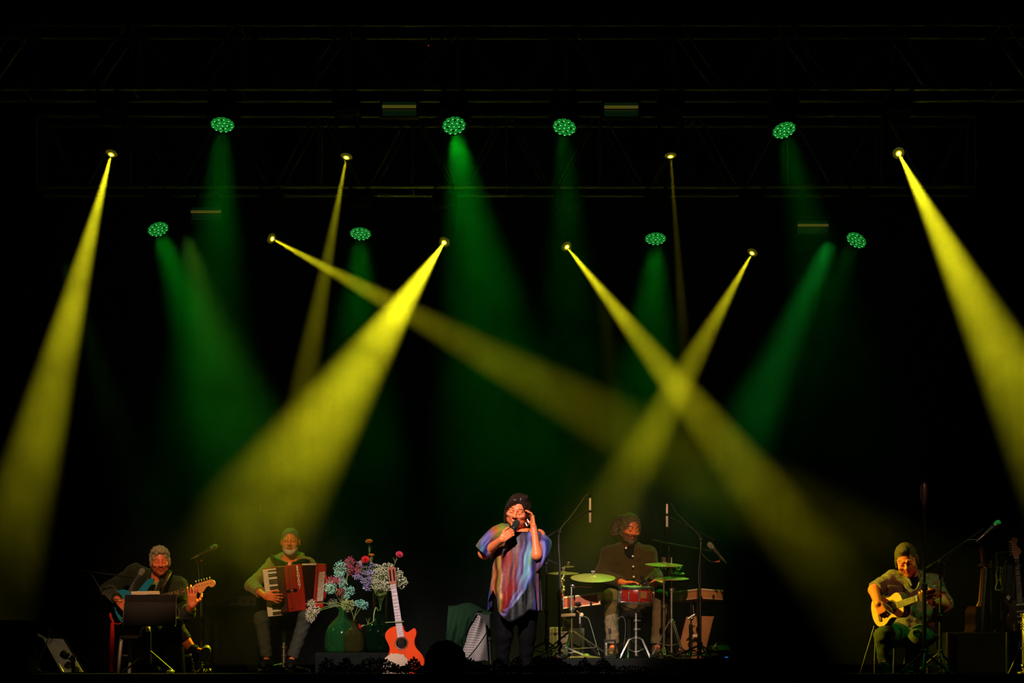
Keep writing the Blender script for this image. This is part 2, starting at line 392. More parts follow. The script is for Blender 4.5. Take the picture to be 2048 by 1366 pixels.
# ------------------------------------------------------------------ people
def euler_head(yaw, pitch, roll):
    y, p, r = (math.radians(a) for a in (yaw, pitch, roll))
    return Matrix.Rotation(y, 3, 'Z') @ Matrix.Rotation(r, 3, 'Y') @ Matrix.Rotation(p, 3, 'X')
class Head:
    def __init__(s, c, R, k=1.0): s.c = Vector(c); s.R = R; s.k = k
    def p(s, x, y, z): return s.c + s.R @ (Vector((x, y, z)) * s.k)
    def loc(s, V): return ((V - V3(s.c)) @ np.array(s.R, np.float32)) / s.k
    def E(s, f, c, r, k=.012, op='u'): f.ell(s.p(*c), [q * s.k for q in r], s.R, k, op)
    def K(s, f, a, b, ra, rb=None, k=.012, op='u'): f.cap(s.p(*a), s.p(*b), ra * s.k, (ra if rb is None else rb) * s.k, k, op)
    def skull(s, f, smile=0, wide=1.0, lids=True):
        E, K = s.E, s.K
        E(f, (0, .014, .03), (.074 * wide, .094, .086), .01)
        E(f, (0, -.03, -.03), (.062 * wide, .060, .078), .03)
        E(f, (0, -.066, -.094), (.024, .022, .020), .03)
        for q in (-1, 1):
            E(f, (q * .044 * wide, -.018, -.062), (.020, .038, .030), .03)
            E(f, (q * .040 * wide, -.066, -.022 + .004 * smile), (.022 + .004 * smile, .020 + .005 * smile, .019), .02)
            E(f, (q * .031, -.096, .004), (.018, .016, .012), .012, 's')
            E(f, (q * .031, -.077, .003), (.0145, .0145, .0125), .004)
            K(f, (q * .012, -.087, .023), (q * .046, -.074, .022), .009, .007, .012)
            E(f, (q * .077 * wide, .012, -.004), (.008, .018, .030), .006)
            E(f, (q * .083 * wide, .008, -.002), (.006, .009, .017), .004, 's')
            E(f, (q * .012, -.097, -.027), (.009, .010, .008), .006)
        K(f, (0, -.083, .012), (0, -.107, -.022), .0085, .012, .010)
        w_ = .022 + .008 * smile; dz = .006 * smile
        for q in (-1, 1):
            K(f, (0, -.092, -.0485), (q * w_, -.078, -.053 + dz), .0068, .004, .008)
            K(f, (0, -.091, -.0620), (q * w_, -.077, -.055 + dz), .0078, .004, .008)
            K(f, (0, -.103, -.055), (q * w_, -.087, -.0535 + dz), .0042, .003, .004, 's')
    def tint(s, lip=(.8, .45, .45), brow=.25, lash=.15, stubble=None, teeth=False, smile=0, wide=1.0, open_eyes=False, flush=0):
        def fn(V):
            L = s.loc(V); x, y, z = L[:, 0], L[:, 1], L[:, 2]; c = np.ones((len(V), 3), np.float32)
            front = y < -.045; hd = (np.abs(x) < .1) & (y > -.14) & (y < .12) & (z > -.125) & (z < .13)
            def put(m, col): c[m] = c[m] * np.array(col, np.float32)
            ax = np.abs(x)
            if stubble:
                m = hd & (z < -.028 - .35 * np.maximum(0, .05 - ax) * (z > -.045)) & (z > -.12) & (y < .02) & ~((ax < .023) & (np.abs(z + .055) < .009)) & (z < -.036 + 2.2 * (ax - .03).clip(0) )
                put(m, stubble)
            zl = -.0545 + .2 * smile * (ax / .03) ** 2 * .03
            put(hd & front & (ax < .026 + .007 * smile) & (np.abs(z - zl) < .0105 * np.sqrt(np.clip(1 - (ax / (.028 + .008 * smile)) ** 2, 0, 1))), lip)
            if teeth:
                m = hd & front & (ax < .020) & (np.abs(z - zl) < .0045); c[m] = (1.0, 2.4, 4.6)
            else: put(hd & front & (ax < .024 + .007 * smile) & (np.abs(z - zl) < .0022), (.25, .2, .2))
            put(hd & (y < -.05) & (ax > .012) & (ax < .050) & (np.abs(z - (.0265 + .006 * np.sin((ax - .012) / .038 * 3.0))) < .0032), (brow,) * 3)
            if not open_eyes:
                put(hd & (y < -.06) & (ax > .016) & (ax < .047) & (np.abs(z - (-.0045 - .003 * np.cos((ax - .0315) / .0155 * 1.57))) < .0022), (lash,) * 3)
            put(hd & (y < -.085) & (ax < .018) & (ax > .004) & (z < -.0305) & (z > -.036), (.35, .3, .3))
            return c
        return fn
    def eyes(s, parent, iris):
        for q in (-1, 1):
            b = MB(Matrix.Translation(s.c) @ s.R.to_4x4() @ Matrix.Scale(s.k, 4))
            b.ball((q * .031, -.0800, .002), (.0120, .0126, .0060), 14, 10)
            e = b.build('eye', mat('eye_white', (.36, .28, .22), .25), parent)
            b = MB(Matrix.Translation(s.c) @ s.R.to_4x4() @ Matrix.Scale(s.k, 4)); b.ball((q * .031, -.0888, .0015), (.0056, .0052, .0050), 12, 8); b.build('iris', mat(iris, (.03, .02, .012), .1), e)
def hand(f, W, d, n, right, curl=(25, 30, 20), spread=7, thumb=(.5, .8, .3), L=.185, per=None, k=.006):
    """palm, four unequal fingers bent at three knuckles and a thumb leaving the side of the palm"""
    d = Vector(d).normalized(); n = Vector(n); n = (n - d * n.dot(d)).normalized(); s = d.cross(n) * (1 if right else -1); q = L / .185
    R = Matrix((d, s, n)).transposed(); W = Vector(W)
    f.box(W + d * .046 * q + s * .002, (.046 * q, .037 * q, .0135 * q), R, .012 * q, .015)
    f.ell(W + d * .03 * q + s * .024 * q + n * .006, (.03 * q, .017 * q, .015 * q), R, .012)
    roots = (.029, .010, -.009, -.027); lens = ((.042, .025, .020), (.046, .029, .021), (.043, .027, .020), (.034, .020, .018))
    tips = []
    for i in range(4):
        cu = per[i] if per else curl
        p = W + d * (.088 - .003 * abs(i - 1)) * q + s * roots[i] * q
        a0 = math.radians(spread * (1.4 - i)); dirv = (d * math.cos(a0) + s * math.sin(a0)).normalized(); a = 0; r = .0092 * q * (1 if i < 3 else .88)
        for j in range(3):
            a += math.radians(cu[j]); v = dirv * math.cos(a) + n * math.sin(a); e = p + v * lens[i][j] * q
            f.cap(p, e, r, r * .9, k); r *= .9; p = e
        tips.append(p)
    p = W + d * .022 * q + s * .030 * q; v = (d * thumb[0] + s * thumb[1] + n * thumb[2]).normalized(); r = .0125 * q
    for j, l in enumerate((.042, .033, .027)):
        e = p + v * l * q; f.cap(p, e, r, r * .88, .008); r *= .88; p = e
        v = (v + d * .35 + n * .18 - s * .25).normalized()
    return tips
def torso(f, J, g=0.0, b=1.0, deep=1.0):
    pel = (J['hipL'] + J['hipR']) / 2; up = J['neck'] - pel; H = up.length / .5; right = J['shR'] - J['shL']
    R = basis(right, z=up); w_ = right.length / .36
    q = lambda t, dy=0: pel + up * t + R @ Vector((0, dy, 0))
    f.ell(q(.70), (.165 * w_ * b + g, .105 * deep + g, .17 * H + g), R, .05)
    f.ell(q(.34, -.01), (.150 * w_ * b + g, .115 * deep * b + g, .17 * H + g), R, .06)
    f.ell(q(.05), (.165 * w_ * b + g, .12 * deep + g, .13 * H + g), R, .06)
    for k in ('shL', 'shR'):
        f.cap(J[k], q(.93), .056 + g, .058 + g, .05)
    return R, q
def legs(f, J, g=0.0, t=.080):
    for k in 'LR':
        f.cap(J['hip' + k], J['kn' + k], t + g, .060 + g, .04)
        if 'an' + k in J: f.cap(J['kn' + k], J['an' + k], .056 + g, .038 + g * 1.2, .03)
def shoe(J, k, m, parent, sole):
    a, t = J['an' + k], J['to' + k]; d = (t - a); f = Field(); up = (J['kn' + k] - a).normalized()
    h = a - up * .045 - d.normalized() * .03
    f.cap(a, h, .040, .042, .02).cap(h, t, .040, .034, .03).ell((h + t) / 2, (.06, .05, .045), None, .03)
    o = skin_mesh('shoe', [f.mesh(.009)], m, parent)
    R = basis(t - h, z=up); b = MB()
    L = (t - h).length; c = (h + t) / 2 - (R @ Vector((0, 0, 1))) * .034
    b.box(c, (L + .085, .085, .022), R); b.build('sole', sole, o, bevel=.009)
def coarse(J, b=1.0):
    f = Field(); torso(f, J, -.014, b); legs(f, J, -.012)
    for k in 'LR':
        f.cap(J['sh' + k], J['el' + k], .046, .040, .03)
        if 'wr' + k in J: f.cap(J['el' + k], J['wr' + k], .040, .028, .02)
    for k in 'LR':
        if 'an' + k in J: f.cap(J['an' + k], J['to' + k], .03, .022, .02)
    return f.mesh(.013)
def sleeve(f, J, k, cuff, g=.012, ra=.054, rb=.046):
    """cuff: 0..1 along the upper arm, 1..2 along the forearm"""
    sh, el, wr = J['sh' + k], J['el' + k], J['wr' + k]
    if cuff <= 1:
        e = sh.lerp(el, cuff); f.cap(sh, e, ra + g + .006, rb + g + .004, .035); cut = (e, e + (el - sh).normalized() * .16)
    else:
        e = el.lerp(wr, cuff - 1); f.cap(sh, el, ra + g, rb + g, .035); f.cap(el, e, rb + g, rb + g - .006 - .008 * (cuff - 1), .03); cut = (e, e + (wr - el).normalized() * .16)
    return cut
def neck(f, hd, J, r=.054):
    f.cap(hd.p(0, .018, -.05), J['neck'] + Vector((0, .01, 0)), r, r * 1.08, .03)
    f.cap(J['neck'] + Vector((0, .015, -.01)), J['shL'].lerp(J['neck'], .45), .05, .045, .04)
    f.cap(J['neck'] + Vector((0, .015, -.01)), J['shR'].lerp(J['neck'], .45), .05, .045, .04)
def J_from(d):
    return {k: (v if isinstance(v, Vector) else P(*v)) for k, v in d.items()}

# ---- the singer
def singer():
    Y = 0.0
    J = J_from(dict(neck=(1041, 1063, .02), shL=(1001, 1070, .02), shR=(1077, 1073, .02), elL=(968, 1107, -.06), wrL=(1004, 1079, -.30),
                    elR=(1073, 1110, -.14), wrR=(1067, 1053, -.12), hipL=(1012, 1206, .03), hipR=(1056, 1206, .03),
                    knL=(1008, 1272, 0), knR=(1054, 1272, 0), anL=(1005, 1326, .03), anR=(1052, 1326, .03), toL=(1001, 1339, -.14), toR=(1055, 1339, -.14)))
    root = thing('person', 'standing woman singer in a multicoloured silk tunic, microphone in hand', 'person', P(1032, 1347, 0))
    hd = Head(P(1036, 1022, -.05), euler_head(-10, 16, 11), 1.17)
    f = Field(); hd.skull(f, smile=1, wide=1.08); neck(f, hd, J, .055)
    hm = f.mesh(.0038)
    f = Field(); f.cap(J['elL'], J['wrL'], .047, .030, .02); f.cap(J['shL'], J['elL'], .055, .048, .02)
    hand(f, J['wrL'], (.75, -.15, .55), (.25, 1, .15), True, (48, 55, 35), 3, (.75, .5, .45), .175)
    a1 = f.mesh(.004)
    f = Field(); f.cap(J['elR'], J['wrR'], .043, .027, .02); f.cap(J['shR'], J['elR'], .058, .046, .02); f.ell(J['shR'], (.06, .06, .06), None, .02)
    hand(f, J['wrR'], (-.12, .05, 1), (-1, -.25, -.1), False, (22, 28, 22), 8, (.6, .6, .45), .175, per=((30, 34, 20), (26, 30, 20), (24, 30, 20), (22, 34, 24)))
    a2 = f.mesh(.004)
    f = Field(); R, q = torso(f, J, .004, .98)
    tor = f.mesh(.009)
    f = Field(); legs(f, J, -.02); lg = f.mesh(.013)
    skin_mesh('body', [tor, lg, hm, a1, a2], SKIN, root, hd.tint((.8, .25, .3), .25, .12, smile=1, teeth=True))
    # bobbed dark hair, swept to one side
    f = Field(); hd.E(f, (0, .016, .034), (.086, .104, .094))
    for q_ in (-1, 1): hd.E(f, (q_ * .074, .012, -.030), (.022, .055, .075), .03)
    hd.E(f, (-.078, -.030, -.035), (.016, .026, .070), .02)
    hd.E(f, (0, .075, -.03), (.070, .04, .085), .03)
    hd.E(f, (.004, -.098, -.030), (.066, .072, .108), .012, 's'); hd.E(f, (.020, -.112, .035), (.050, .055, .056), .01, 's')
    hd.K(f, (.050, -.020, .112), (-.020, -.072, .086), .018, .016, .03); hd.K(f, (-.020, -.072, .086), (-.074, -.056, .030), .016, .012, .03)
    skin_mesh('hair', [f.mesh(.0045, folds(.0022, [((300, 80, 10), (20, 20, 60), 1.5), ((-220, 190, 20), (30, 10, 50), 1.2)]))], mat('hair_dark_brown', (.022, .010, .008), .36, 0, .4, 60, spec=.35), root)
    # trousers and shoes
    f = Field(); legs(f, J, .012, .085); f.ell((J['hipL'] + J['hipR']) / 2, (.19, .13, .15), None, .05)
    skin_mesh('trousers', [f.mesh(.011, CLOTH_FOLDS)], mat('black_trousers', (.003, .003, .0035), .85), root)
    for k in 'LR': shoe(J, k, mat('black_shoe', (.004, .004, .004), .6, spec=.15), root, BLACKP)
    # tunic: one lofted drape with ripples and a pointed hem, plus two flared sleeves
    def prt(px, py):
        """the printed silk: slanting streaks of colour, by place on the cloth (pixels of the flat pattern)"""
        cols = dict(olive=(.42, .36, .08), orange=(.62, .26, .05), blue=(.06, .10, .42), navy=(.035, .03, .10), plum=(.22, .09, .16), red=(.42, .035, .03), rust=(.50, .16, .09), lav=(.36, .32, .62), ice=(.42, .66, .78), green=(.36, .46, .12), black=(.012, .012, .02), peach=(.75, .40, .22), maroon=(.16, .02, .02), teal=(.03, .2, .2))
        wv = 3.0 * math.sin(py * .06 + px * .05) + 2.2 * math.sin(py * .13 - px * .09 + 1)
        # slanting front field: u grows to the right, streaks lean right going up
        u = px - 1040 + (py - 1150) * .42 + wv
        def ramp(st, t):
            if t <= st[0][0]: return cols[st[0][1]]
            for (a, ca), (b, cb) in zip(st, st[1:]):
                if t <= b:
                    k = (t - a) / (b - a); k = k * k * (3 - 2 * k); A, B = cols[ca], cols[cb]
                    return tuple(A[i] * (1 - k) + B[i] * k for i in range(3))
            return cols[st[-1][1]]
        def mixc(A, B, k):
            k = max(0, min(1, k)); k = k * k * (3 - 2 * k); return tuple(A[i] * (1 - k) + B[i] * k for i in range(3))
        t = px + wv * .6 - (py - 1150) * .05
        low = ramp([(962, 'teal'), (968, 'ice'), (972, 'blue'), (978, 'blue'), (981, 'navy'), (985, 'peach'), (989, 'orange'), (993, 'maroon'), (997, 'olive'), (1002, 'peach'), (1006, 'plum')], t)
        top = ramp([(955, 'olive'), (962, 'lav'), (972, 'blue'), (980, 'lav'), (986, 'plum'), (990, 'orange'), (996, 'orange'), (1001, 'olive'), (1012, 'green'), (1020, 'olive')], px + wv * .8 - (py - 1080) * .25)
        side = mixc(top, low, (py - 1080) / 34)
        up_ = ramp([(1006, 'green'), (1014, 'olive'), (1022, 'plum'), (1030, 'navy'), (1040, 'plum'), (1047, 'navy'), (1056, 'lav'), (1064, 'plum'), (1072, 'blue'), (1084, 'plum'), (1092, 'lav'), (1100, 'teal')], px + wv * 1.5 - (py - 1080) * -.35)
        edge = ramp([(1066, 'navy'), (1069, 'blue'), (1073, 'rust'), (1076, 'lav'), (1079, 'plum'), (1085, 'lav'), (1094, 'blue'), (1100, 'teal')], px)
        def curve(tab, y):
            if y <= tab[0][0]: return tab[0][1]
            for (y0, v0), (y1, v1) in zip(tab, tab[1:]):
                if y <= y1: return v0 + (v1 - v0) * (y - y0) / (y1 - y0)
            return tab[-1][1]
        cen = curve([(1080, 1061), (1100, 1058), (1150, 1054), (1180, 1043), (1200, 1031), (1222, 1015), (1250, 995)], py); wsc = curve([(1150, 1.0), (1180, .82), (1215, .6)], py)
        v = (px - cen + wv * .55) / wsc
        m1 = ramp([(-60, 'plum'), (-54, 'maroon'), (-47, 'red'), (-41, 'red'), (-37, 'rust'), (-30, 'plum'), (-25, 'rust'), (-20, 'plum'), (-15, 'lav'), (-9, 'plum'), (-6, 'ice'), (3, 'ice'), (7, 'green' if py < 1135 else 'lav'), (11, 'blue'), (16, 'navy'), (26, 'black')], v)
        m2 = ramp([(-62, 'rust'), (-44, 'rust'), (-30, 'red'), (-17, 'red'), (-12, 'maroon'), (-9, 'lav'), (-4, 'plum'), (2, 'lav'), (6, 'ice'), (10, 'blue'), (15, 'black')], v)
        mid = mixc(mixc(up_, m1, (py - 1078) / 30), m2, (py - 1145) / 40)
        if py > 1160: mid = mixc(mid, cols['black'], (px - (1051 - (py - 1180) * .80)) / 3)
        c = mixc(side, mid, (px - (1003 + 3 * math.sin(py * .05))) / 4)
        return mixc(c, edge, (px - (1064 + wv * .4)) / 3 if py > 1092 or px > 1070 else 0)
    def dye(c, px, py):   # deepen the dyes and streak them along the slant
        k = .78 + .22 * math.sin((px + py * .42) * .9 + 2 * math.sin(py * .07)) * math.sin((px + py * .42) * .37 + 1)
        return (*[(max(0, q) ** 1.75) * 1.12 * k for q in c], 1)
    b = MB(); cols = []; N = 96; rows = []
    s0 = sc(0)
    prof = [(1052, 1033, 16, .07), (1058, 1036, 29, .10), (1064, 1038, 43, .125), (1074, 1038, 48, .145), (1090, 1037, 47, .165), (1110, 1035, 46, .175), (1135, 1033, 46, .18), (1160, 1031, 47, .185), (1185, 1030, 49, .19), (1210, 1029, 51, .20), (1245, 1028, 53, .205)]
    def hem(a):   # row of the hem by angle; a = 0 right, 90 front
        t = math.degrees(a) % 360
        tab = [(0, 1224), (55, 1222), (62, 1228), (95, 1246), (112, 1240), (128, 1218), (142, 1194), (152, 1180), (162, 1186), (175, 1212), (200, 1222), (270, 1222), (360, 1224)]
        for (x0, y0), (x1, y1) in zip(tab, tab[1:]):
            if t <= x1: return y0 + (y1 - y0) * (t - x0) / (x1 - x0)
    def pr(py):
        for (y0, c0, w0, d0), (y1, c1, w1, d1) in zip(prof, prof[1:]):
            if py <= y1:
                k = (py - y0) / (y1 - y0); return c0 + (c1 - c0) * k, w0 + (w1 - w0) * k, d0 + (d1 - d0) * k
        return prof[-1][1:]
    M = 46
    for i in range(M):
        for j in range(N):
            a = 2 * math.pi * j / N; front = max(0, math.sin(a)); neck_y = 1054 + 12 * front ** 2 + 7 * max(0, math.cos(a - .35)) ** 3
            py = neck_y + (hem(a) - neck_y) * (i / (M - 1)) ** 1.05
            cx, wd, dp = pr(py); low = max(0, min(1, (py - 1095) / 110))
            rip = (1 + low * (.05 * math.sin(9 * a + 1) + .055 * math.sin(14 * a + 2.1 + .006 * py)) + .012 * math.sin(23 * a + .05 * py))
            x = (cx - 1024 + wd * math.cos(a) * rip) / s0; y = -.02 - dp * math.sin(a) * rip
            b._add([(x, y, ZC + (HY - py) / s0)], []); cols.append(dye(prt(cx + wd * math.cos(a) * rip, py), cx + wd * math.cos(a) * rip, py))
    for i in range(M - 1):
        for j in range(N):
            p_, q_ = i * N + j, i * N + (j + 1) % N; b.f.append([p_, q_, q_ + N, p_ + N])
    def slv(path, lo, n=40):
        """a flared sleeve: path of (centre, rx, ry(depth), rz) rings"""
        n0 = len(b.v)
        for i, (c, u, v) in enumerate(path):
            for j in range(n):
                a = 2 * math.pi * j / n; k = 1 + (.07 * math.sin(5 * a + 1) + .05 * math.sin(8 * a)) * i / len(path)
                p = c + (u * math.cos(a) + v * math.sin(a)) * k
                b.v.append(p); s_ = sc(p.y); cols.append(dye(prt(1024 + p.x * s0, HY - (p.z - ZC) * s0), 1024 + p.x * s0, HY - (p.z - ZC) * s0))
        for i in range(len(path) - 1):
            for j in range(n):
                p_, q_ = n0 + i * n + j, n0 + i * n + (j + 1) % n; b.f.append([p_, q_, q_ + n, p_ + n])
    X = lambda px, py, y: P(px, py, y)
    slv([(X(1020, 1060, .02), Vector((-.006, 0, .052)), Vector((0, .11, 0))), (X(1008, 1064, .0), Vector((-.022, 0, .072)), Vector((0, .125, 0))), (X(996, 1072, -.02), Vector((-.045, 0, .074)), Vector((0, .13, 0))), (X(985, 1083, -.04), Vector((-.058, 0, .066)), Vector((0, .135, 0))),
         (X(975, 1095, -.05), Vector((-.064, 0, .060)), Vector((0, .135, .0))), (X(967, 1106, -.06), Vector((-.060, 0, .054)), Vector((0, .125, .01)))], 0)
    slv([(X(1078, 1078, .02), Vector((.050, 0, .040)), Vector((0, .10, 0))), (X(1085, 1088, .01), Vector((.068, 0, .035)), Vector((0, .115, 0))), (X(1087, 1102, 0), Vector((.074, 0, .035)), Vector((0, .12, 0))),
         (X(1085, 1118, -.02), Vector((.070, 0, .045)), Vector((0, .12, .0))), (X(1080, 1135, -.03), Vector((.055, 0, .055)), Vector((0, .10, .01)))], 0)
    b.col = cols
    silk = mat('printed_silk', (1, 1, 1), .5, 0, .12, 18, bump=.15, bscale=40, sheen=.1, tint=True)
    b.build('tunic', silk, root, solid=.004)
    # earrings and ring
    for sg, nm in ((-1, 'left'), (1, 'right')):
        c = P(1054.5, 1037, -.15) if sg > 0 else P(1017.5, 1037, .02); bb = MB(); dz = Vector((0, 0, 1)); dx = Vector((.8, -.6, 0)); r_ = .030
        pts = [c - dz * .006, c - dz * (.006 + r_) + dx * .017, c - dz * (.006 + 2 * r_), c - dz * (.006 + r_) - dx * .017]
        for i in range(4): bb.tube([pts[i], pts[(i + 1) % 4]], .0042, 6)
        bb.tube([c + dz * .012, c - dz * .006], .0018, 5)
        bb.build('earring', mat('silver', (.85, .85, .88), .2, 1, .05), root)
    bb = MB(); bb.lathe([(.0105, -.003), (.0125, 0), (.0105, .003)], P(1068.5, 1031.5, -.135), (.2, -.1, 1), 16, False); bb.ball(P(1068.8, 1031.5, -.150), .007, 8, 6); bb.build('ring', MATS['silver'], root)
    return J, hd
singerJ, singer_head = singer()

# ---- the accordion player
def accordionist():
    Y = 1.9
    J = J_from(dict(neck=(580, 1119, Y), shL=(549, 1128, Y), shR=(614, 1130, Y), elL=(504, 1172, Y - .26), wrL=(530, 1192, Y - .60), elR=(655, 1172, Y - .02), wrR=(652, 1178, Y - .22),
                    hipL=(564, 1238, Y + .02), hipR=(598, 1238, Y + .02), knL=(523, 1238, Y - .40), knR=(613, 1232, Y - .42), anL=(534, 1317, Y - .36), anR=(584, 1317, Y - .36), toL=(528, 1333, Y - .56), toR=(580, 1333, Y - .56)))
    root = thing('person', 'grey bearded man in an olive hooded shirt seated playing a red accordion', 'person', P(580, 1346, Y))
    hd = Head(P(581, 1084, Y - .07), euler_head(2, 3, 0), 1.09)
    f = Field(); hd.skull(f, wide=1.05); neck(f, hd, J, .062); hm = f.mesh(.004)
    f = Field(); f.cap(J['elL'], J['wrL'], .046, .030, .02)
    hand(f, J['wrL'], (.9, -.12, -.18), (.1, 1, 0), True, (22, 30, 22), 10, (.75, .6, .25), .19); a1 = f.mesh(.004)
    f = Field(); f.cap(J['elR'], J['wrR'], .044, .030, .02)
    hand(f, J['wrR'], (-.25, -.6, .1), (-1, 0, 0), False, (20, 25, 20)); a2 = f.mesh(.006)
    skin_mesh('body', [coarse(J, 1.12), hm, a1, a2], SKIN, root, hd.tint((.75, .42, .42), .35, stubble=(.75, 1.7, 2.6), open_eyes=True))
    hd.eyes(root, 'iris_brown')
    f = Field(); hd.E(f, (0, .018, .036), (.0805, .099, .090)); hd.E(f, (0, -.105, -.01), (.078, .062, .100), .008, 's'); hd.E(f, (0, 0, -.10), (.10, .12, .075), .008, 's')
    skin_mesh('hair', [f.mesh(.005, SHORT)], mat('hair_grey', (.12, .11, .10), .7, 0, .4, 90, bump=.5, bscale=200), root)
    f = Field(); hd.E(f, (0, -.064, -.092), (.034, .030, .030)); 
    for q in (-1, 1): hd.E(f, (q * .034, -.046, -.075), (.020, .030, .026), .02)
    hd.E(f, (0, -.10, -.054), (.026, .03, .014), .006, 's')
    skin_mesh('beard', [f.mesh(.0045, SHORT)], mat('beard_white', (.55, .50, .44), .8, 0, .4, 120, bump=.5, bscale=220), root)
    # thin glasses
    g = MB(Matrix.Translation(hd.c) @ hd.R.to_4x4() @ Matrix.Scale(hd.k, 4))
    for q in (-1, 1):
        g.tube([(q * .032 + .022 * math.cos(a), -.103 + .004 * math.cos(2 * a), .001 + .016 * math.sin(a)) for a in np.linspace(0, 2 * math.pi, 19)], .0011, 5)
        g.tube([(q * .054, -.100, .004), (q * .080, .0, .006)], .0011, 5)
    g.tube([(-.010, -.104, .003), (.010, -.104, .003)], .0011, 5)
    g.build('glasses', mat('glasses_wire', (.22, .10, .05), .4, .3), root)
    f = Field(); torso(f, J, .020, 1.12); c1 = sleeve(f, J, 'L', 1.62, .018); c2 = sleeve(f, J, 'R', 1.5, .018)
    f.cap(J['shL'].lerp(J['neck'], .3), J['neck'] + Vector((0, .06, .02)), .05, .06, .04); f.cap(J['shR'].lerp(J['neck'], .3), J['neck'] + Vector((0, .06, .02)), .05, .06, .04)
    f.cyl(*c1, .09); f.cyl(*c2, .09)
    f.ell(J['neck'] + Vector((0, -.07, .035)), (.078, .10, .105), None, .01, 's')
    olive = mat('olive_jersey', (.19, .15, .035), .85, 0, .2, 40, bump=.25, bscale=60, sheen=.2)
    skin_mesh('shirt', [f.mesh(.0075, CLOTH_FOLDS)], olive, root)
    f = Field(); nk = J['neck']   # hood lying round the neck
    for a in range(13):
        t = math.radians(-30 + a * 20)
        p = nk + Vector((.105 * math.cos(t), .035 + .085 * math.sin(t), .02 + .035 * math.sin(t)))
        if a: f.cap(prev, p, .034, .034, .02)
        prev = p
    skin_mesh('hood', [f.mesh(.008, CLOTH_FOLDS)], olive, root)
    f = Field(); legs(f, J, .014, .088); f.ell((J['hipL'] + J['hipR']) / 2, (.20, .16, .12), None, .05)
    for k in 'LR': f.cyl(J['an' + k] - (J['kn' + k] - J['an' + k]) * -.04, J['an' + k] - (J['kn' + k] - J['an' + k]) * .3, .08)
    skin_mesh('jeans', [f.mesh(.009, CLOTH_FOLDS)], mat('dark_jeans', (.045, .055, .05), .85, 0, .3, 60, bump=.3, bscale=150), root)
    for k in 'LR': shoe(J, k, mat('black_shoe', (.01, .01, .01), .35), root, BLACKP)
    return J
accJ = accordionist()

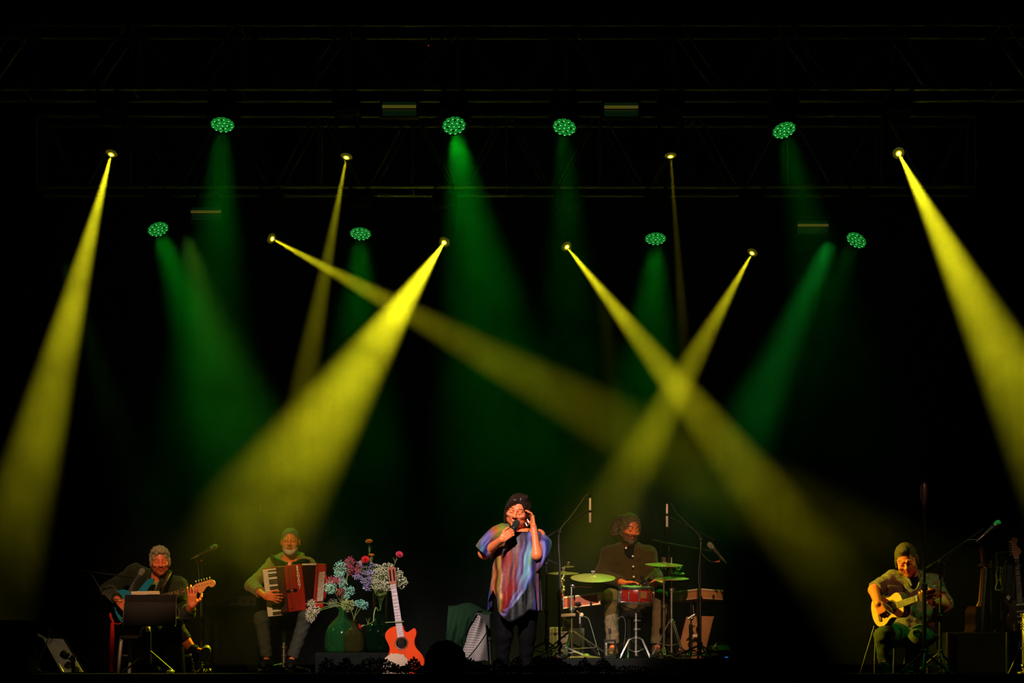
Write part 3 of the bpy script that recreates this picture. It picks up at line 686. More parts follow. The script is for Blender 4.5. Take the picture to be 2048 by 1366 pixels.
# ---- the electric guitarist
def left_guitarist():
    Y = 1.3
    J = J_from(dict(neck=(314, 1156, Y - .12), shL=(271, 1146, Y - .05), shR=(357, 1172, Y - .10), elL=(216, 1180, Y - .05), wrL=(238, 1203, Y - .44), elR=(374, 1228, Y - .22), wrR=(384, 1211, Y - .36),
                    hipL=(298, 1262, Y + .05), hipR=(333, 1262, Y + .05), knL=(312, 1263, Y - .42), knR=(350, 1250, Y - .40), anL=(314, 1334, Y - .30), anR=(383, 1298, Y - .36), toL=(306, 1342, Y - .5), toR=(411, 1304, Y - .44)))
    root = thing('person', 'curly haired man in a dark jacket seated behind a black music stand', 'person', P(315, 1346, Y))
    hd = Head(P(320, 1122, Y - .22), euler_head(14, 14, -3), 1.06)
    f = Field(); hd.skull(f, smile=.8, wide=1.03); neck(f, hd, J, .06); hm = f.mesh(.004)
    f = Field(); f.cap(J['elL'], J['wrL'], .042, .029, .02); hand(f, J['wrL'], (.55, -.15, -.55), (.2, 1, .1), True, (35, 45, 30), 4, (.8, .4, .4)); a1 = f.mesh(.0045)
    f = Field(); f.cap(J['elR'], J['wrR'], .042, .030, .02)
    hand(f, J['wrR'], (.02, -.1, 1), (0, 1, .0), False, (14, 22, 20), 9, (.6, .7, .55), .205, per=((10, 26, 22), (20, 30, 25), (10, 22, 20), (6, 18, 18))); a2 = f.mesh(.004)
    f = Field(); f.cap(J['anR'].lerp(J['knR'], .45), J['anR'], .052, .043, .02); an = f.mesh(.007)
    skin_mesh('body', [coarse(J, 1.1), hm, a1, a2, an], SKIN, root, hd.tint((.7, .38, .38), .3, .15, stubble=(.62, .62, .66), smile=.8))
    f = Field(); hd.E(f, (0, .020, .040), (.086, .102, .090)); hd.E(f, (0, -.110, -.016), (.070, .070, .100), .008, 's'); hd.E(f, (0, .0, -.115), (.12, .13, .080), .008, 's')
    for q in (-1, 1): hd.E(f, (q * .078, -.018, -.01), (.012, .03, .045), .01)
    for i in range(9): hd.E(f, (-.05 + .0125 * i, -.070 + .02 * abs(i - 4) / 4, .092 + .010 * math.sin(i * 2.1)), (.018, .02, .017), .008)
    skin_mesh('hair', [f.mesh(.0045, CURLS)], mat('hair_grey_brown', (.30, .25, .15), .7, 0, .5, 80, bump=.5, bscale=160), root)
    f = Field(); torso(f, J, .030, 1.15, 1.05); c1 = sleeve(f, J, 'L', 1.8, .022); c2 = sleeve(f, J, 'R', 1.62, .020)
    f.cyl(*c1, .09); f.cyl(*c2, .09); nk = J['neck']
    f.ell(nk + Vector((.0, -.09, -.05)), (.058, .10, .16), None, .008, 's')
    jack = mat('dark_jacket', (.014, .020, .011), .75, 0, .25, 50, bump=.3, bscale=60, sheen=.15)
    skin_mesh('jacket', [f.mesh(.008, CLOTH_FOLDS)], jack, root)
    f = Field(); torso(f, J, .016, 1.1); f.ell(nk + Vector((0, -.06, .03)), (.062, .085, .07), None, .01, 's')
    skin_mesh('shirt', [f.mesh(.010)], mat('green_shirt', (.16, .24, .07), .8, 0, .3, 60), root)
    f = Field()
    for sg, a in ((-1, .062), (1, .062)):
        f.cap(nk + Vector((sg * .055, -.02, .035)), nk + Vector((sg * a, -.13, -.05)), .018, .016, .01); f.cap(nk + Vector((sg * a, -.13, -.05)), nk + Vector((sg * .02, -.17, -.16)), .02, .014, .01)
    skin_mesh('lapel', [f.mesh(.006)], jack, root)
    f = Field(); legs(f, J, .014, .088); f.ell((J['hipL'] + J['hipR']) / 2, (.20, .17, .12), None, .05)
    e = J['anR'].lerp(J['knR'], .36); dd = (J['anR'] - J['knR']).normalized(); f.cyl(e, e + dd * .2, .09)
    dd = (J['anL'] - J['knL']).normalized(); f.cyl(J['anL'] + dd * .01, J['anL'] + dd * .2, .08)
    skin_mesh('trousers', [f.mesh(.009, CLOTH_FOLDS)], mat('charcoal_trousers', (.018, .020, .016), .85, 0, .3, 60), root)
    f = Field(); f.cap(J['anR'].lerp(J['knR'], .04), J['anR'].lerp(J['toR'], .25), .045, .046, .02); skin_mesh('sock', [f.mesh(.007)], mat('dark_sock', (.012, .016, .010), .9), root)
    # crossed foot shows its sole
    sh = Field(); a, h, t = J['anR'], P(400, 1326, Y - .42), P(413, 1299, Y - .46)
    sh.cap(a.lerp(h, .5), h, .038, .036, .03).cap(h, t, .038, .042, .03)
    o = skin_mesh('shoe', [sh.mesh(.008)], mat('dark_shoe', (.03, .028, .02), .5), root)
    R = basis(t - h, y=Vector((.25, -1, -.1))); b = MB(Matrix.Translation((h + t) / 2 + (R @ Vector((0, 1, 0))) * .036) @ R.to_4x4()); L = (t - h).length / 2 + .04
    b.prism([(L * x, .048 * z) for x, z in ((-1, -.3), (-.85, -.75), (-.3, -.62), (.2, -.85), (.7, -.9), (.95, -.5), (1, 0), (.95, .5), (.7, .85), (.2, .7), (-.3, .62), (-.85, .75), (-1, .3))], -.011, .011)
    b.build('sole', mat('shoe_sole', (.16, .15, .08), .7, 0, .3, 60, bump=.4), o, bevel=.004)
    shoe(J, 'L', mat('black_shoe', (.01, .01, .01), .35), root, BLACKP)
    return J
lgJ = left_guitarist()

# ---- the drummer
def drummer():
    Y = 2.0
    J = J_from(dict(neck=(1256, 1094, Y), shL=(1219, 1108, Y + .02), shR=(1296, 1108, Y + .02), elL=(1202, 1151, Y - .05), wrL=(1248, 1166, Y - .33), elR=(1309, 1150, Y - .05), wrR=(1323, 1166, Y - .30),
                    hipL=(1240, 1208, Y + .03), hipR=(1278, 1208, Y + .03), knL=(1221, 1194, Y - .40), knR=(1321, 1196, Y - .40), anL=(1226, 1294, Y - .36), anR=(1314, 1293, Y - .36), toL=(1221, 1309, Y - .56), toR=(1320, 1309, Y - .56)))
    root = thing('person', 'bearded drummer in a dark olive shirt with tied back curly hair', 'person', P(1258, 1319, Y))
    hd = Head(P(1259, 1058, Y - .1), euler_head(22, 15, 3), 1.14)
    f = Field(); hd.skull(f); neck(f, hd, J, .058); hm = f.mesh(.004)
    f = Field(); f.cap(J['elL'], J['wrL'], .042, .030, .02); hand(f, J['wrL'], (.95, -.25, .0), (.0, -.25, -1), True, (10, 22, 18), 6, (.8, .6, .1)); a1 = f.mesh(.0045)
    f = Field(); f.cap(J['elR'], J['wrR'], .042, .030, .02); hand(f, J['wrR'], (-.6, -.7, .1), (-.4, .3, -.8), False, (60, 75, 45), 3, (.9, .3, .5)); a2 = f.mesh(.0045)
    skin_mesh('body', [coarse(J, 1.08), hm, a1, a2], SKIN, root, hd.tint((.75, .4, .38), .18, .15, stubble=(.22, .3, .38)))
    f = Field(); hd.E(f, (0, .020, .040), (.092, .108, .092)); hd.E(f, (.004, -.108, -.008), (.077, .068, .106), .008, 's'); hd.E(f, (0, -.03, -.12), (.10, .11, .085), .008, 's')
    for q in (-1, 1): hd.E(f, (q * .078, -.012, -.015), (.014, .03, .05), .01)
    hd.E(f, (-.090, .09, -.02), (.048, .055, .080), .03); hd.E(f, (-.06, .09, .05), (.06, .05, .05), .03)
    hd.K(f, (.075, .07, -.06), (.13, .05, -.15), .034, .022, .03)
    skin_mesh('hair', [f.mesh(.0045, CURLS)], mat('hair_curly_brown', (.13, .09, .045), .6, 0, .5, 80, bump=.5, bscale=160), root)
    f = Field(); hd.E(f, (0, -.070, -.096), (.030, .026, .026))
    for q in (-1, 1): hd.E(f, (q * .042, -.036, -.078), (.018, .034, .028), .02); hd.K(f, (q * .004, -.098, -.042), (q * .024, -.086, -.050), .0065, .005, .006)
    skin_mesh('beard', [f.mesh(.0045, SHORT)], mat('beard_brown_grey', (.10, .075, .05), .8, 0, .6, 90, bump=.5, bscale=220), root)
    f = Field(); torso(f, J, .024, 1.10); c1 = sleeve(f, J, 'L', 1.85, .020); c2 = sleeve(f, J, 'R', 1.85, .020); nk = J['neck']
    f.cap(nk + Vector((-.06, .01, .0)), nk + Vector((.06, .01, 0)), .05, .05, .03); f.cyl(*c1, .09); f.cyl(*c2, .09)
    f.ell(nk + Vector((.005, -.10, -.01)), (.050, .09, .115), None, .006, 's'); f.ell(nk + Vector((0, -.04, .07)), (.066, .09, .07), None, .006, 's')
    shirt = mat('brown_olive_shirt', (.045, .030, .009), .8, 0, .2, 60, bump=.3, bscale=70, sheen=.15)
    skin_mesh('shirt', [f.mesh(.0075, CLOTH_FOLDS)], shirt, root)
    f = Field(); torso(f, J, .012, 1.06); f.ell(nk + Vector((0, -.05, .07)), (.07, .09, .08), None, .006, 's'); skin_mesh('undershirt', [f.mesh(.010)], mat('black_tee', (.006, .006, .006), .9), root)
    for i, (x, y) in enumerate(((1252, 1096), (1265.5, 1112.5), (1266.5, 1133), (1267.5, 1153.5))):
        b = MB(); p = P(x, y, Y - .145 - .012 * i); b.lathe([(.0095, 0), (.0095, .004), (.007, .006)], p, (0, -1, .1), 12); b.build('button', mat('pearl_button', (.7, .68, .6), .3), root)
    f = Field(); legs(f, J, .018, .092); f.ell((J['hipL'] + J['hipR']) / 2, (.20, .17, .12), None, .05)
    for k in 'LR': dd = (J['anL'] - J['knL']).normalized(); f.cyl(J['an' + k] - dd * .03, J['an' + k] + dd * .2, .09)
    skin_mesh('trousers', [f.mesh(.009, CLOTH_FOLDS)], mat('khaki_trousers', (.12, .092, .05), .85, 0, .2, 60, bump=.3, bscale=90), root)
    for k in 'LR': shoe(J, k, mat('brown_shoe', (.10, .045, .02), .5), root, BLACKP)
    return J
drJ = drummer()

# ---- the guitarist on the right
def right_guitarist():
    Y = .1
    J = J_from(dict(neck=(1824, 1153, Y - .03), shL=(1785, 1160, Y - .02), shR=(1867, 1168, Y), elL=(1748, 1180, Y - .14), wrL=(1756, 1207, Y - .50), elR=(1889, 1208, Y - .08), wrR=(1868, 1204, Y - .33),
                    hipL=(1802, 1268, Y + .05), hipR=(1846, 1268, Y + .05), knL=(1767, 1272, Y - .42), knR=(1836, 1276, Y - .42), anL=(1771, 1350, Y - .36), anR=(1822, 1350, Y - .30), toL=(1762, 1356, Y - .55), toR=(1820, 1356, Y - .52)))
    root = thing('person', 'short haired man in a patterned work shirt bent over a small guitar', 'person', P(1822, 1347, Y))
    for k in ('anL', 'anR', 'toL', 'toR'): J[k].z = max(J[k].z, .09 if k[0] == 'a' else .05)
    hd = Head(P(1813, 1120, Y - .14), euler_head(-20, 27, -9), 1.16)
    f = Field(); hd.skull(f); neck(f, hd, J, .058); hm = f.mesh(.004)
    f = Field(); f.cap(J['elL'], J['wrL'], .047, .031, .02); f.cap(J['shL'].lerp(J['elL'], .5), J['elL'], .05, .046, .02)
    hand(f, J['wrL'], (.35, -.25, -.8), (.45, .8, .0), True, (45, 60, 40), 5, (.75, .5, .5), .195); a1 = f.mesh(.004)
    f = Field(); f.cap(J['elR'], J['wrR'], .046, .031, .02); f.cap(J['shR'].lerp(J['elR'], .5), J['elR'], .05, .046, .02)
    hand(f, J['wrR'], (-.75, -.3, .25), (-.1, .9, .5), False, (35, 45, 35), 5, (.5, .7, .5), .19); a2 = f.mesh(.0045)
    skin_mesh('body', [coarse(J, 1.08), hm, a1, a2], SKIN, root, hd.tint((.7, .36, .36), .2, .15, stubble=(.62, .58, .6)))
    f = Field(); hd.E(f, (0, .020, .036), (.079, .098, .087)); hd.E(f, (0, -.112, -.012), (.069, .072, .098), .008, 's'); hd.E(f, (0, 0, -.108), (.10, .12, .080), .008, 's')
    for q in (-1, 1): hd.E(f, (q * .052, -.095, .065), (.022, .04, .03), .01, 's'); hd.E(f, (q * .075, -.012, -.012), (.010, .02, .04), .008)
    hd.E(f, (0, -.055, .10), (.035, .04, .025), .03)
    skin_mesh('hair', [f.mesh(.005, SHORT)], mat('hair_short_brown', (.085, .06, .03), .7, 0, .5, 90, bump=.6, bscale=180), root)
    f = Field(); R, q = torso(f, J, .024, 1.1, 1.05); c1 = sleeve(f, J, 'L', .92, .020); c2 = sleeve(f, J, 'R', 1.05, .024); nk = J['neck']
    f.cyl(c1[0], c1[1], .10); f.cyl(c2[0], c2[1], .10)
    f.ell(nk + Vector((-.01, -.09, -.02)), (.040, .09, .10), None, .006, 's'); f.ell(nk + Vector((0, -.03, .06)), (.066, .09, .06), None, .006, 's')
    cloth = mat('patterned_workshirt', (.17, .14, .10), .85, 0, .75, 45, bump=.45, bscale=45)
    sh = skin_mesh('shirt', [f.mesh(.0075, CLOTH_FOLDS)], cloth, root)
    f = Field()
    for sg in (-1, 1):
        a, m_, e = nk + Vector((sg * .062, .0, .045)), nk + Vector((sg * .066, -.10, .0)), nk + Vector((sg * .03 - .012, -.155, -.085)); f.cap(a, m_, .016, .015, .01); f.cap(m_, e, .017, .008, .01)
    skin_mesh('collar', [f.mesh(.005)], cloth, sh)
    b = MB(); b.box(P(1789, 1187, Y - .165), (.115, .012, .115), R); b.box(P(1789, 1175, Y - .172), (.120, .012, .035), R); b.build('pocket', cloth, sh, bevel=.005)
    f = Field(); torso(f, J, .012, 1.05); f.ell(nk + Vector((0, -.05, .07)), (.07, .09, .08), None, .006, 's'); skin_mesh('undershirt', [f.mesh(.010)], mat('black_tee', (.006, .006, .006), .9), root)
    f = Field(); legs(f, J, .018, .094); f.ell((J['hipL'] + J['hipR']) / 2, (.20, .17, .12), None, .05)
    skin_mesh('trousers', [f.mesh(.009, CLOTH_FOLDS)], mat('dark_olive_trousers', (.050, .055, .028), .85, 0, .3, 60, bump=.3, bscale=90), root)
    for k in 'LR': shoe(J, k, mat('black_shoe', (.01, .01, .01), .35), root, BLACKP)
    return J
rgJ = right_guitarist()

# ---- one listener's head in front of the stage
def listener():
    Y = -6.5; c = P(892, 1338, Y)
    J = dict(neck=c + Vector((0, 0, -.15)), shL=c + Vector((-.19, 0, -.22)), shR=c + Vector((.19, 0, -.22)), hipL=c + Vector((-.1, 0, -.72)), hipR=c + Vector((.1, 0, -.72)),
             elL=c + Vector((-.24, 0, -.5)), elR=c + Vector((.24, 0, -.5)), wrL=c + Vector((-.24, -.02, -.76)), wrR=c + Vector((.24, -.02, -.76)))
    for k, sg in (('L', -1), ('R', 1)):
        J['kn' + k] = Vector((c.x + sg * .1, Y, -1.02)); J['an' + k] = Vector((c.x + sg * .1, Y, -1.42)); J['to' + k] = Vector((c.x + sg * .1, Y + .18, -1.46))
    root = thing('person', 'dark silhouetted head of a listener standing before the stage, seen from behind', 'person', (c.x, Y, -1.5))
    hd = Head(c, euler_head(176, 0, 0), 1.0); f = Field(); hd.skull(f); neck(f, hd, J); hm = f.mesh(.006)
    f = Field()
    for k, rt in (('L', True), ('R', False)): hand(f, J['wr' + k], (0, .1, -1), (1 if k == 'L' else -1, 0, 0), k == 'R', (15, 20, 15))
    skin_mesh('body', [coarse(J), hm, f.mesh(.006)], SKIN, root, hd.tint())
    f = Field(); hd.E(f, (0, .022, .03), (.092, .108, .100)); hd.E(f, (0, .06, -.05), (.085, .06, .09), .03); hd.E(f, (0, -.10, -.03), (.072, .066, .1), .008, 's')
    skin_mesh('hair', [f.mesh(.006, CURLS)], mat('hair_black', (.008, .008, .008), .7), root)
    f = Field(); torso(f, J, .02); c1 = sleeve(f, J, 'L', 1.9, .016); c2 = sleeve(f, J, 'R', 1.9, .016); f.cyl(*c1, .08); f.cyl(*c2, .08)
    skin_mesh('jacket', [f.mesh(.011, CLOTH_FOLDS)], mat('black_jacket', (.008, .008, .009), .8), root)
    f = Field(); legs(f, J, .012); f.ell((J['hipL'] + J['hipR']) / 2, (.18, .13, .14), None, .05); skin_mesh('trousers', [f.mesh(.011)], mat('black_trousers', (.008, .008, .009), .8), root)
    for k in 'LR': shoe(J, k, mat('black_shoe', (.01, .01, .01), .35), root, BLACKP)
listener()
# ------------------------------------------------------------------ rigging
def truss(name, label, x0, x1, ya, yb, z0, z1, n):
    root = thing(name, label, 'truss', ((x0 + x1) / 2, (ya + yb) / 2, z0))
    for y in (ya, yb):
        for z in (z0, z1):
            b = MB(); b.tube([(x0, y, z), (x1, y, z)], .024, 10); b.build('chord', ALU, root)
    dx = (x1 - x0) / n
    for i in range(n + 1):
        x = x0 + dx * i
        for y in (ya, yb):
            b = MB(); b.tube([(x, y, z0), (x, y, z1)], .013, 8); b.build('post', ALU, root)
        b = MB(); b.tube([(x, ya, z1), (x, yb, z1)], .011, 6); b.build('spreader', ALU, root)
        b = MB(); b.tube([(x, ya, z0), (x, yb, z0)], .011, 6); b.build('spreader', ALU, root)
    for i in range(n):
        x = x0 + dx * i
        for y in (ya, yb):
            b = MB(); b.tube([(x + .05, y, z1), (x + dx * .46, y, z0)], .012, 8); b.build('brace', ALU, root)
            b = MB(); b.tube([(x + dx * .54, y, z0), (x + dx - .05, y, z1)], .012, 8); b.build('brace', ALU, root)
    for t in (.12, .5, .88):
        x = x0 + (x1 - x0) * t; b = MB(); b.tube([(x, (ya + yb) / 2, z1 - .02), (x, (ya + yb) / 2, 9.86)], .008, 6); b.box((x, (ya + yb) / 2, z1 + .04), (.16, yb - ya + .08, .06)); b.build('hoist_cable', BLACKM, root)
    return root
ZB = (1340 - 380) / sc(BY) + ZC; ZFR = (1340 - 188) / sc(FY) + ZC
truss('lighting_truss', 'rear aluminium box truss with zigzag braces, hung across the back of the stage', (80 - 1024) / sc(BY), (1945 - 1024) / sc(BY), BY - .12, BY + .2, ZB, ZB + .74, 10)
truss('lighting_truss', 'front dark box truss near the top of the stage opening, above the upper lamp row', -5.6, 5.6, FY - .15, FY + .17, ZFR, ZFR + .60, 11)

LED = radial_emit('green_led_lens', [(0, (.70, 1.4, .85)), (.004, (.30, 1.0, .42)), (.008, (.006, .24, .02)), (.016, (.004, .10, .007)), (.022, (.007, .34, .035))])
BEAM_LENS = radial_emit('yellow_beam_lens', [(0, (4, 4, 3.4)), (.010, (3, 2.9, 1.0)), (.018, (1.5, 1.3, .03)), (.026, (.8, .65, .01)), (.032, (.10, .08, .003)), (.044, (.02, .018, .002)), (.052, (.11, .10, .01))])
GLASS_RIM = mat('lens_rim', (.03, .03, .03), .2, .3)
led_me = None; pool = {}
def aim(d):
    return d.to_track_quat('-Z', 'Y').to_matrix()
def lamp_frame(root, p, R, ztruss, w, hook):
    """yoke, motor base and clamps: they hang upright from the truss bar"""
    top = ztruss - .03
    b = MB(); b.box((p.x, p.y, top - .09), (.26, .22, .12)); b.box((p.x, p.y, top - .155), (.18, .16, .02)); b.build('base', BLACKM, root, bevel=.012)
    zb = top - .16
    for sg in (-1, 1):
        b = MB(); b.tube([(p.x + sg * .05, p.y, zb), (p.x + sg * w, p.y, zb - .03), (p.x + sg * w, p.y, p.z + .06)], .016, 8); b.build('yoke_arm', BLACKM, root)
        b = MB(); b.lathe([(.024, -.02), (.03, 0), (.024, .02)], (p.x + sg * .09, hook, ztruss), (1, 0, 0), 12); b.box((p.x + sg * .09, (p.y + hook) / 2, ztruss - .04), (.02, .05 + abs(p.y - hook), .03)); b.build('clamp', BLACKM, root)
wash_txt = ['leftmost of the four in the upper row', 'second of the four in the upper row', 'third of the four in the upper row', 'rightmost of the four in the upper row',
            'leftmost of the four in the lower row', 'second of the four in the lower row', 'third of the four in the lower row', 'rightmost of the four in the lower row']
for (a, c, e, ang), tx, fc in zip(WASHES, wash_txt, FACES):
    p = P(*a); d = (P(*c) - p).normalized()
    # the heads nod towards the audience so that their faces show
    face = face_dir(p, *fc); R = aim(face)
    zt = ZFR if a[2] == FY else ZB; hk = a[2] - (.15 if a[2] == FY else .12)
    root = thing('wash_light', 'round green LED wash light, ' + tx, 'stage light', p, 'green LED wash lights on the trusses')
    b = MB(); b.lathe([(.06, .17), (.10, .15), (.122, .08), (.126, .02), (.124, -.004), (.112, -.004), (.110, .004), (0, .004)], n=32, close=False); b.lathe([(0, .172), (.06, .17)], n=32, close=False)
    hd_ = b.build('lamp_head', BLACKM); hd_.parent = root; ORG[hd_.name] = Vector(); hd_.matrix_local = R.to_4x4()
    k = 0
    for ring, n_, r in ((0, 1, 0), (1, 6, .046), (2, 12, .091)):
        for i in range(n_):
            t = 2 * math.pi * (i + .5 * (ring == 2)) / n_
            if led_me is None:
                b = MB(); b.lathe([(.0215, .002), (.0205, -.006), (.016, -.012), (.008, -.0155), (.0005, -.017)], n=14, close=False); led_me = bpy.data.meshes.new('led_lens')
                led_me.from_pydata([tuple(v) for v in b.v], [], b.f); led_me.materials.append(LED)
                for q in led_me.polygons: q.use_smooth = True
            o = bpy.data.objects.new('led_lens', led_me); C.objects.link(o); o.parent = hd_; o.location = (r * math.cos(t), r * math.sin(t), 0)
    lamp_frame(root, p + Vector((0, .05, .05)), R, zt, .15, hk)
beam_txt = ['leftmost of the upper row', 'second of the upper row', 'leftmost of the lower row', 'second of the lower row',
            'third of the lower row', 'rightmost of the lower row', 'rightmost of the upper row', 'third of the upper row']
for (a, c, e, ang), tx, fc in zip(BEAMS, beam_txt, BFACES):
    p = P(*a); d = (P(*c) - p).normalized(); face = face_dir(p, fc, (c[0] - a[0]) / abs(c[1] - a[1])); R = aim(face); zt = ZFR if a[2] == FY else ZB
    root = thing('beam_light', 'small yellow beam light, ' + tx + ' of beam lights', 'stage light', p, 'yellow beam lights on the trusses')
    b = MB(); b.lathe([(0, .20), (.05, .20), (.068, .16), (.07, .05), (.064, -.004), (.056, -.006), (.053, .006), (.0, .006)], n=28, close=False); hd_ = b.build('lamp_head', BLACKM); hd_.parent = root; ORG[hd_.name] = Vector(); hd_.matrix_local = R.to_4x4()
    b = MB(); b.lathe([(.053, .002), (.046, -.006), (.03, -.013), (.012, -.016), (.0005, -.017)], n=24, close=False); ln = b.build('lens', BEAM_LENS, hd_)
    lamp_frame(root, p + Vector((0, .06, .06)), R, zt, .10, a[2] - (.15 if a[2] == FY else .12))
TUBE = mat('strobe_reflection_glow', (.5, .45, .2), .3, 0, .1, emit=(.060, .052, .006), estr=1.0)  # weak emission stands in for a yellow reflection along the strip
for (px, py, Y, wpx), tx in zip(((798, 211, FY, 74), (1243, 212, FY, 74), (411, 422, BY, 66), (1627, 449, BY, 67)), ('left of the two on the front truss', 'right of the two on the front truss', 'left of the two under the rear truss', 'right of the two under the rear truss')):
    p = P(px, py, Y - .1); s_ = sc(Y - .1); wd = wpx / s_; root = thing('strobe_light', 'flat dark strobe lamp with painted tube reflection, ' + tx, 'stage light', p, 'strobe lamps on the trusses')
    b = MB(); b.box(p + Vector((0, .07, -.01)), (wd, .02, .19)); b.box(p + Vector((0, .035, .085)), (wd, .09, .012)); b.box(p + Vector((0, .035, -.105)), (wd, .09, .012))
    for sg in (-1, 1): b.box(p + Vector((sg * wd / 2, .03, -.01)), (.012, .10, .2))
    b.build('housing', BLACKM, root, bevel=.004)
    b = MB(); b.tube([p + Vector((-wd / 2 + .015, .03, 0)), p + Vector((wd / 2 - .015, .03, 0))], .014, 10); b.build('tube', TUBE, root)
    b = MB(); b.box(p + Vector((0, .056, .035)), (wd - .03, .004, .035)); b.box(p + Vector((0, .056, -.05)), (wd - .03, .004, .06)); b.build('reflector', mat('reflector', (.4, .45, .4), .25, 1, emit=(.001, .006, .0015), estr=1), root)  # dim green emission imitates light caught by the reflector
    zt = ZFR if Y == FY else ZB
    for sg in (-1, 1):
        b = MB(); b.box((p.x + sg * .1, p.y + .08, (p.z + zt) / 2 + .05), (.03, .02, abs(zt - p.z) + .10)); b.box((p.x + sg * .1, (p.y + .08 + Y) / 2 - .02, zt), (.03, .2, .03)); b.build('bracket', BLACKM, root)
root = thing('indicator_lamp', 'tiny red pilot lamp glowing on the front truss', 'lamp', P(857, 91, FY - .16))
p = P(857, 91, FY - .16); b = MB(); b.box(p + Vector((0, .03, .0)), (.05, .05, .08)); b.box(p + Vector((0, .03, -.07)), (.03, .03, .10)); b.box(p + Vector((0, .03, .1)), (.03, .03, .16)); b.build('case', BLACKP, root); b = MB(); b.ball(p, .006, 8, 6); b.build('bulb', mat('red_pilot', (.3, 0, 0), .4, emit=(1, .02, .02), estr=.5), root)
t = thing('paper_tag', 'small pale tag pinned to the black backdrop', 'tag', P(520.5, 1016, 6.17))
b = MB(); b.hexa([P(518.5, 1009, 6.17), P(521.5, 1009, 6.17), P(523, 1021, 6.17), P(520, 1022, 6.17)] + [q + Vector((0, .012, 0)) for q in (P(518.5, 1009, 6.17), P(521.5, 1009, 6.17), P(523, 1021, 6.17), P(520, 1022, 6.17))]); b.build('card', mat('pale_card', (.6, .55, .4), .8, emit=(.3, .27, .15), estr=.0), t)

# ------------------------------------------------------------------ haze from the fog machines
me = bpy.data.meshes.new('haze'); bx = MB(); bx.box((0, 0, 0), (14.7, 5.3, 9.7)); me.from_pydata([tuple(v) for v in bx.v], [], bx.f)
hz = bpy.data.objects.new('haze', me); C.objects.link(hz); hz.location = (0, 3.5, 4.93); tag(hz, 'thin stage haze that makes the light beams show', None, None, 'stuff')
m = bpy.data.materials.new('stage_haze'); m.use_nodes = True; nt = m.node_tree; nt.nodes.clear()
vs_ = nt.nodes.new('ShaderNodeVolumeScatter'); out = nt.nodes.new('ShaderNodeOutputMaterial'); nt.links.new(vs_.outputs[0], out.inputs['Volume'])
tc = nt.nodes.new('ShaderNodeTexCoord'); nz = nt.nodes.new('ShaderNodeTexNoise'); nz.inputs['Scale'].default_value = 1.7; nz.inputs['Detail'].default_value = 5; nz.inputs['Distortion'].default_value = .7
mr = nt.nodes.new('ShaderNodeMapRange'); mr.inputs[1].default_value = .32; mr.inputs[2].default_value = .68; mr.inputs[3].default_value = .04; mr.inputs[4].default_value = .16
nt.links.new(tc.outputs['Object'], nz.inputs['Vector']); nt.links.new(nz.outputs['Fac'], mr.inputs[0]); sx = nt.nodes.new('ShaderNodeSeparateXYZ'); zr = nt.nodes.new('ShaderNodeMapRange'); zr.interpolation_type = 'SMOOTHSTEP'   # the fog hangs high, thin near the floor
zr.inputs[1].default_value = -4.3; zr.inputs[2].default_value = -2.2; zr.inputs[3].default_value = .12; zr.inputs[4].default_value = 1.0; ml = nt.nodes.new('ShaderNodeMath'); ml.operation = 'MULTIPLY'
nt.links.new(tc.outputs['Object'], sx.inputs[0]); nt.links.new(sx.outputs[2], zr.inputs[0]); nt.links.new(mr.outputs[0], ml.inputs[0]); nt.links.new(zr.outputs[0], ml.inputs[1]); dens = ml.outputs[0]
for c_, r_, amp in ((P(1300, 880, 3.1), .75, .16), (P(926, 312, 1.55), .22, .55), (P(1360, 770, 3.0), .5, .06)):   # thicker puffs of fog
    dn = nt.nodes.new('ShaderNodeVectorMath'); dn.operation = 'DISTANCE'; dn.inputs[1].default_value = c_ - Vector((0, 3.5, 4.93)); nt.links.new(tc.outputs['Object'], dn.inputs[0])
    pr_ = nt.nodes.new('ShaderNodeMapRange'); pr_.interpolation_type = 'SMOOTHSTEP'; pr_.inputs[1].default_value = 0; pr_.inputs[2].default_value = r_; pr_.inputs[3].default_value = amp * 2; pr_.inputs[4].default_value = 0; nt.links.new(dn.outputs['Value'], pr_.inputs[0])
    m2_ = nt.nodes.new('ShaderNodeMath'); m2_.operation = 'MULTIPLY_ADD'; nt.links.new(pr_.outputs[0], m2_.inputs[0]); nt.links.new(nz.outputs['Fac'], m2_.inputs[1]); nt.links.new(dens, m2_.inputs[2]); dens = m2_.outputs[0]
nt.links.new(dens, vs_.inputs['Density'])
me.materials.append(m)
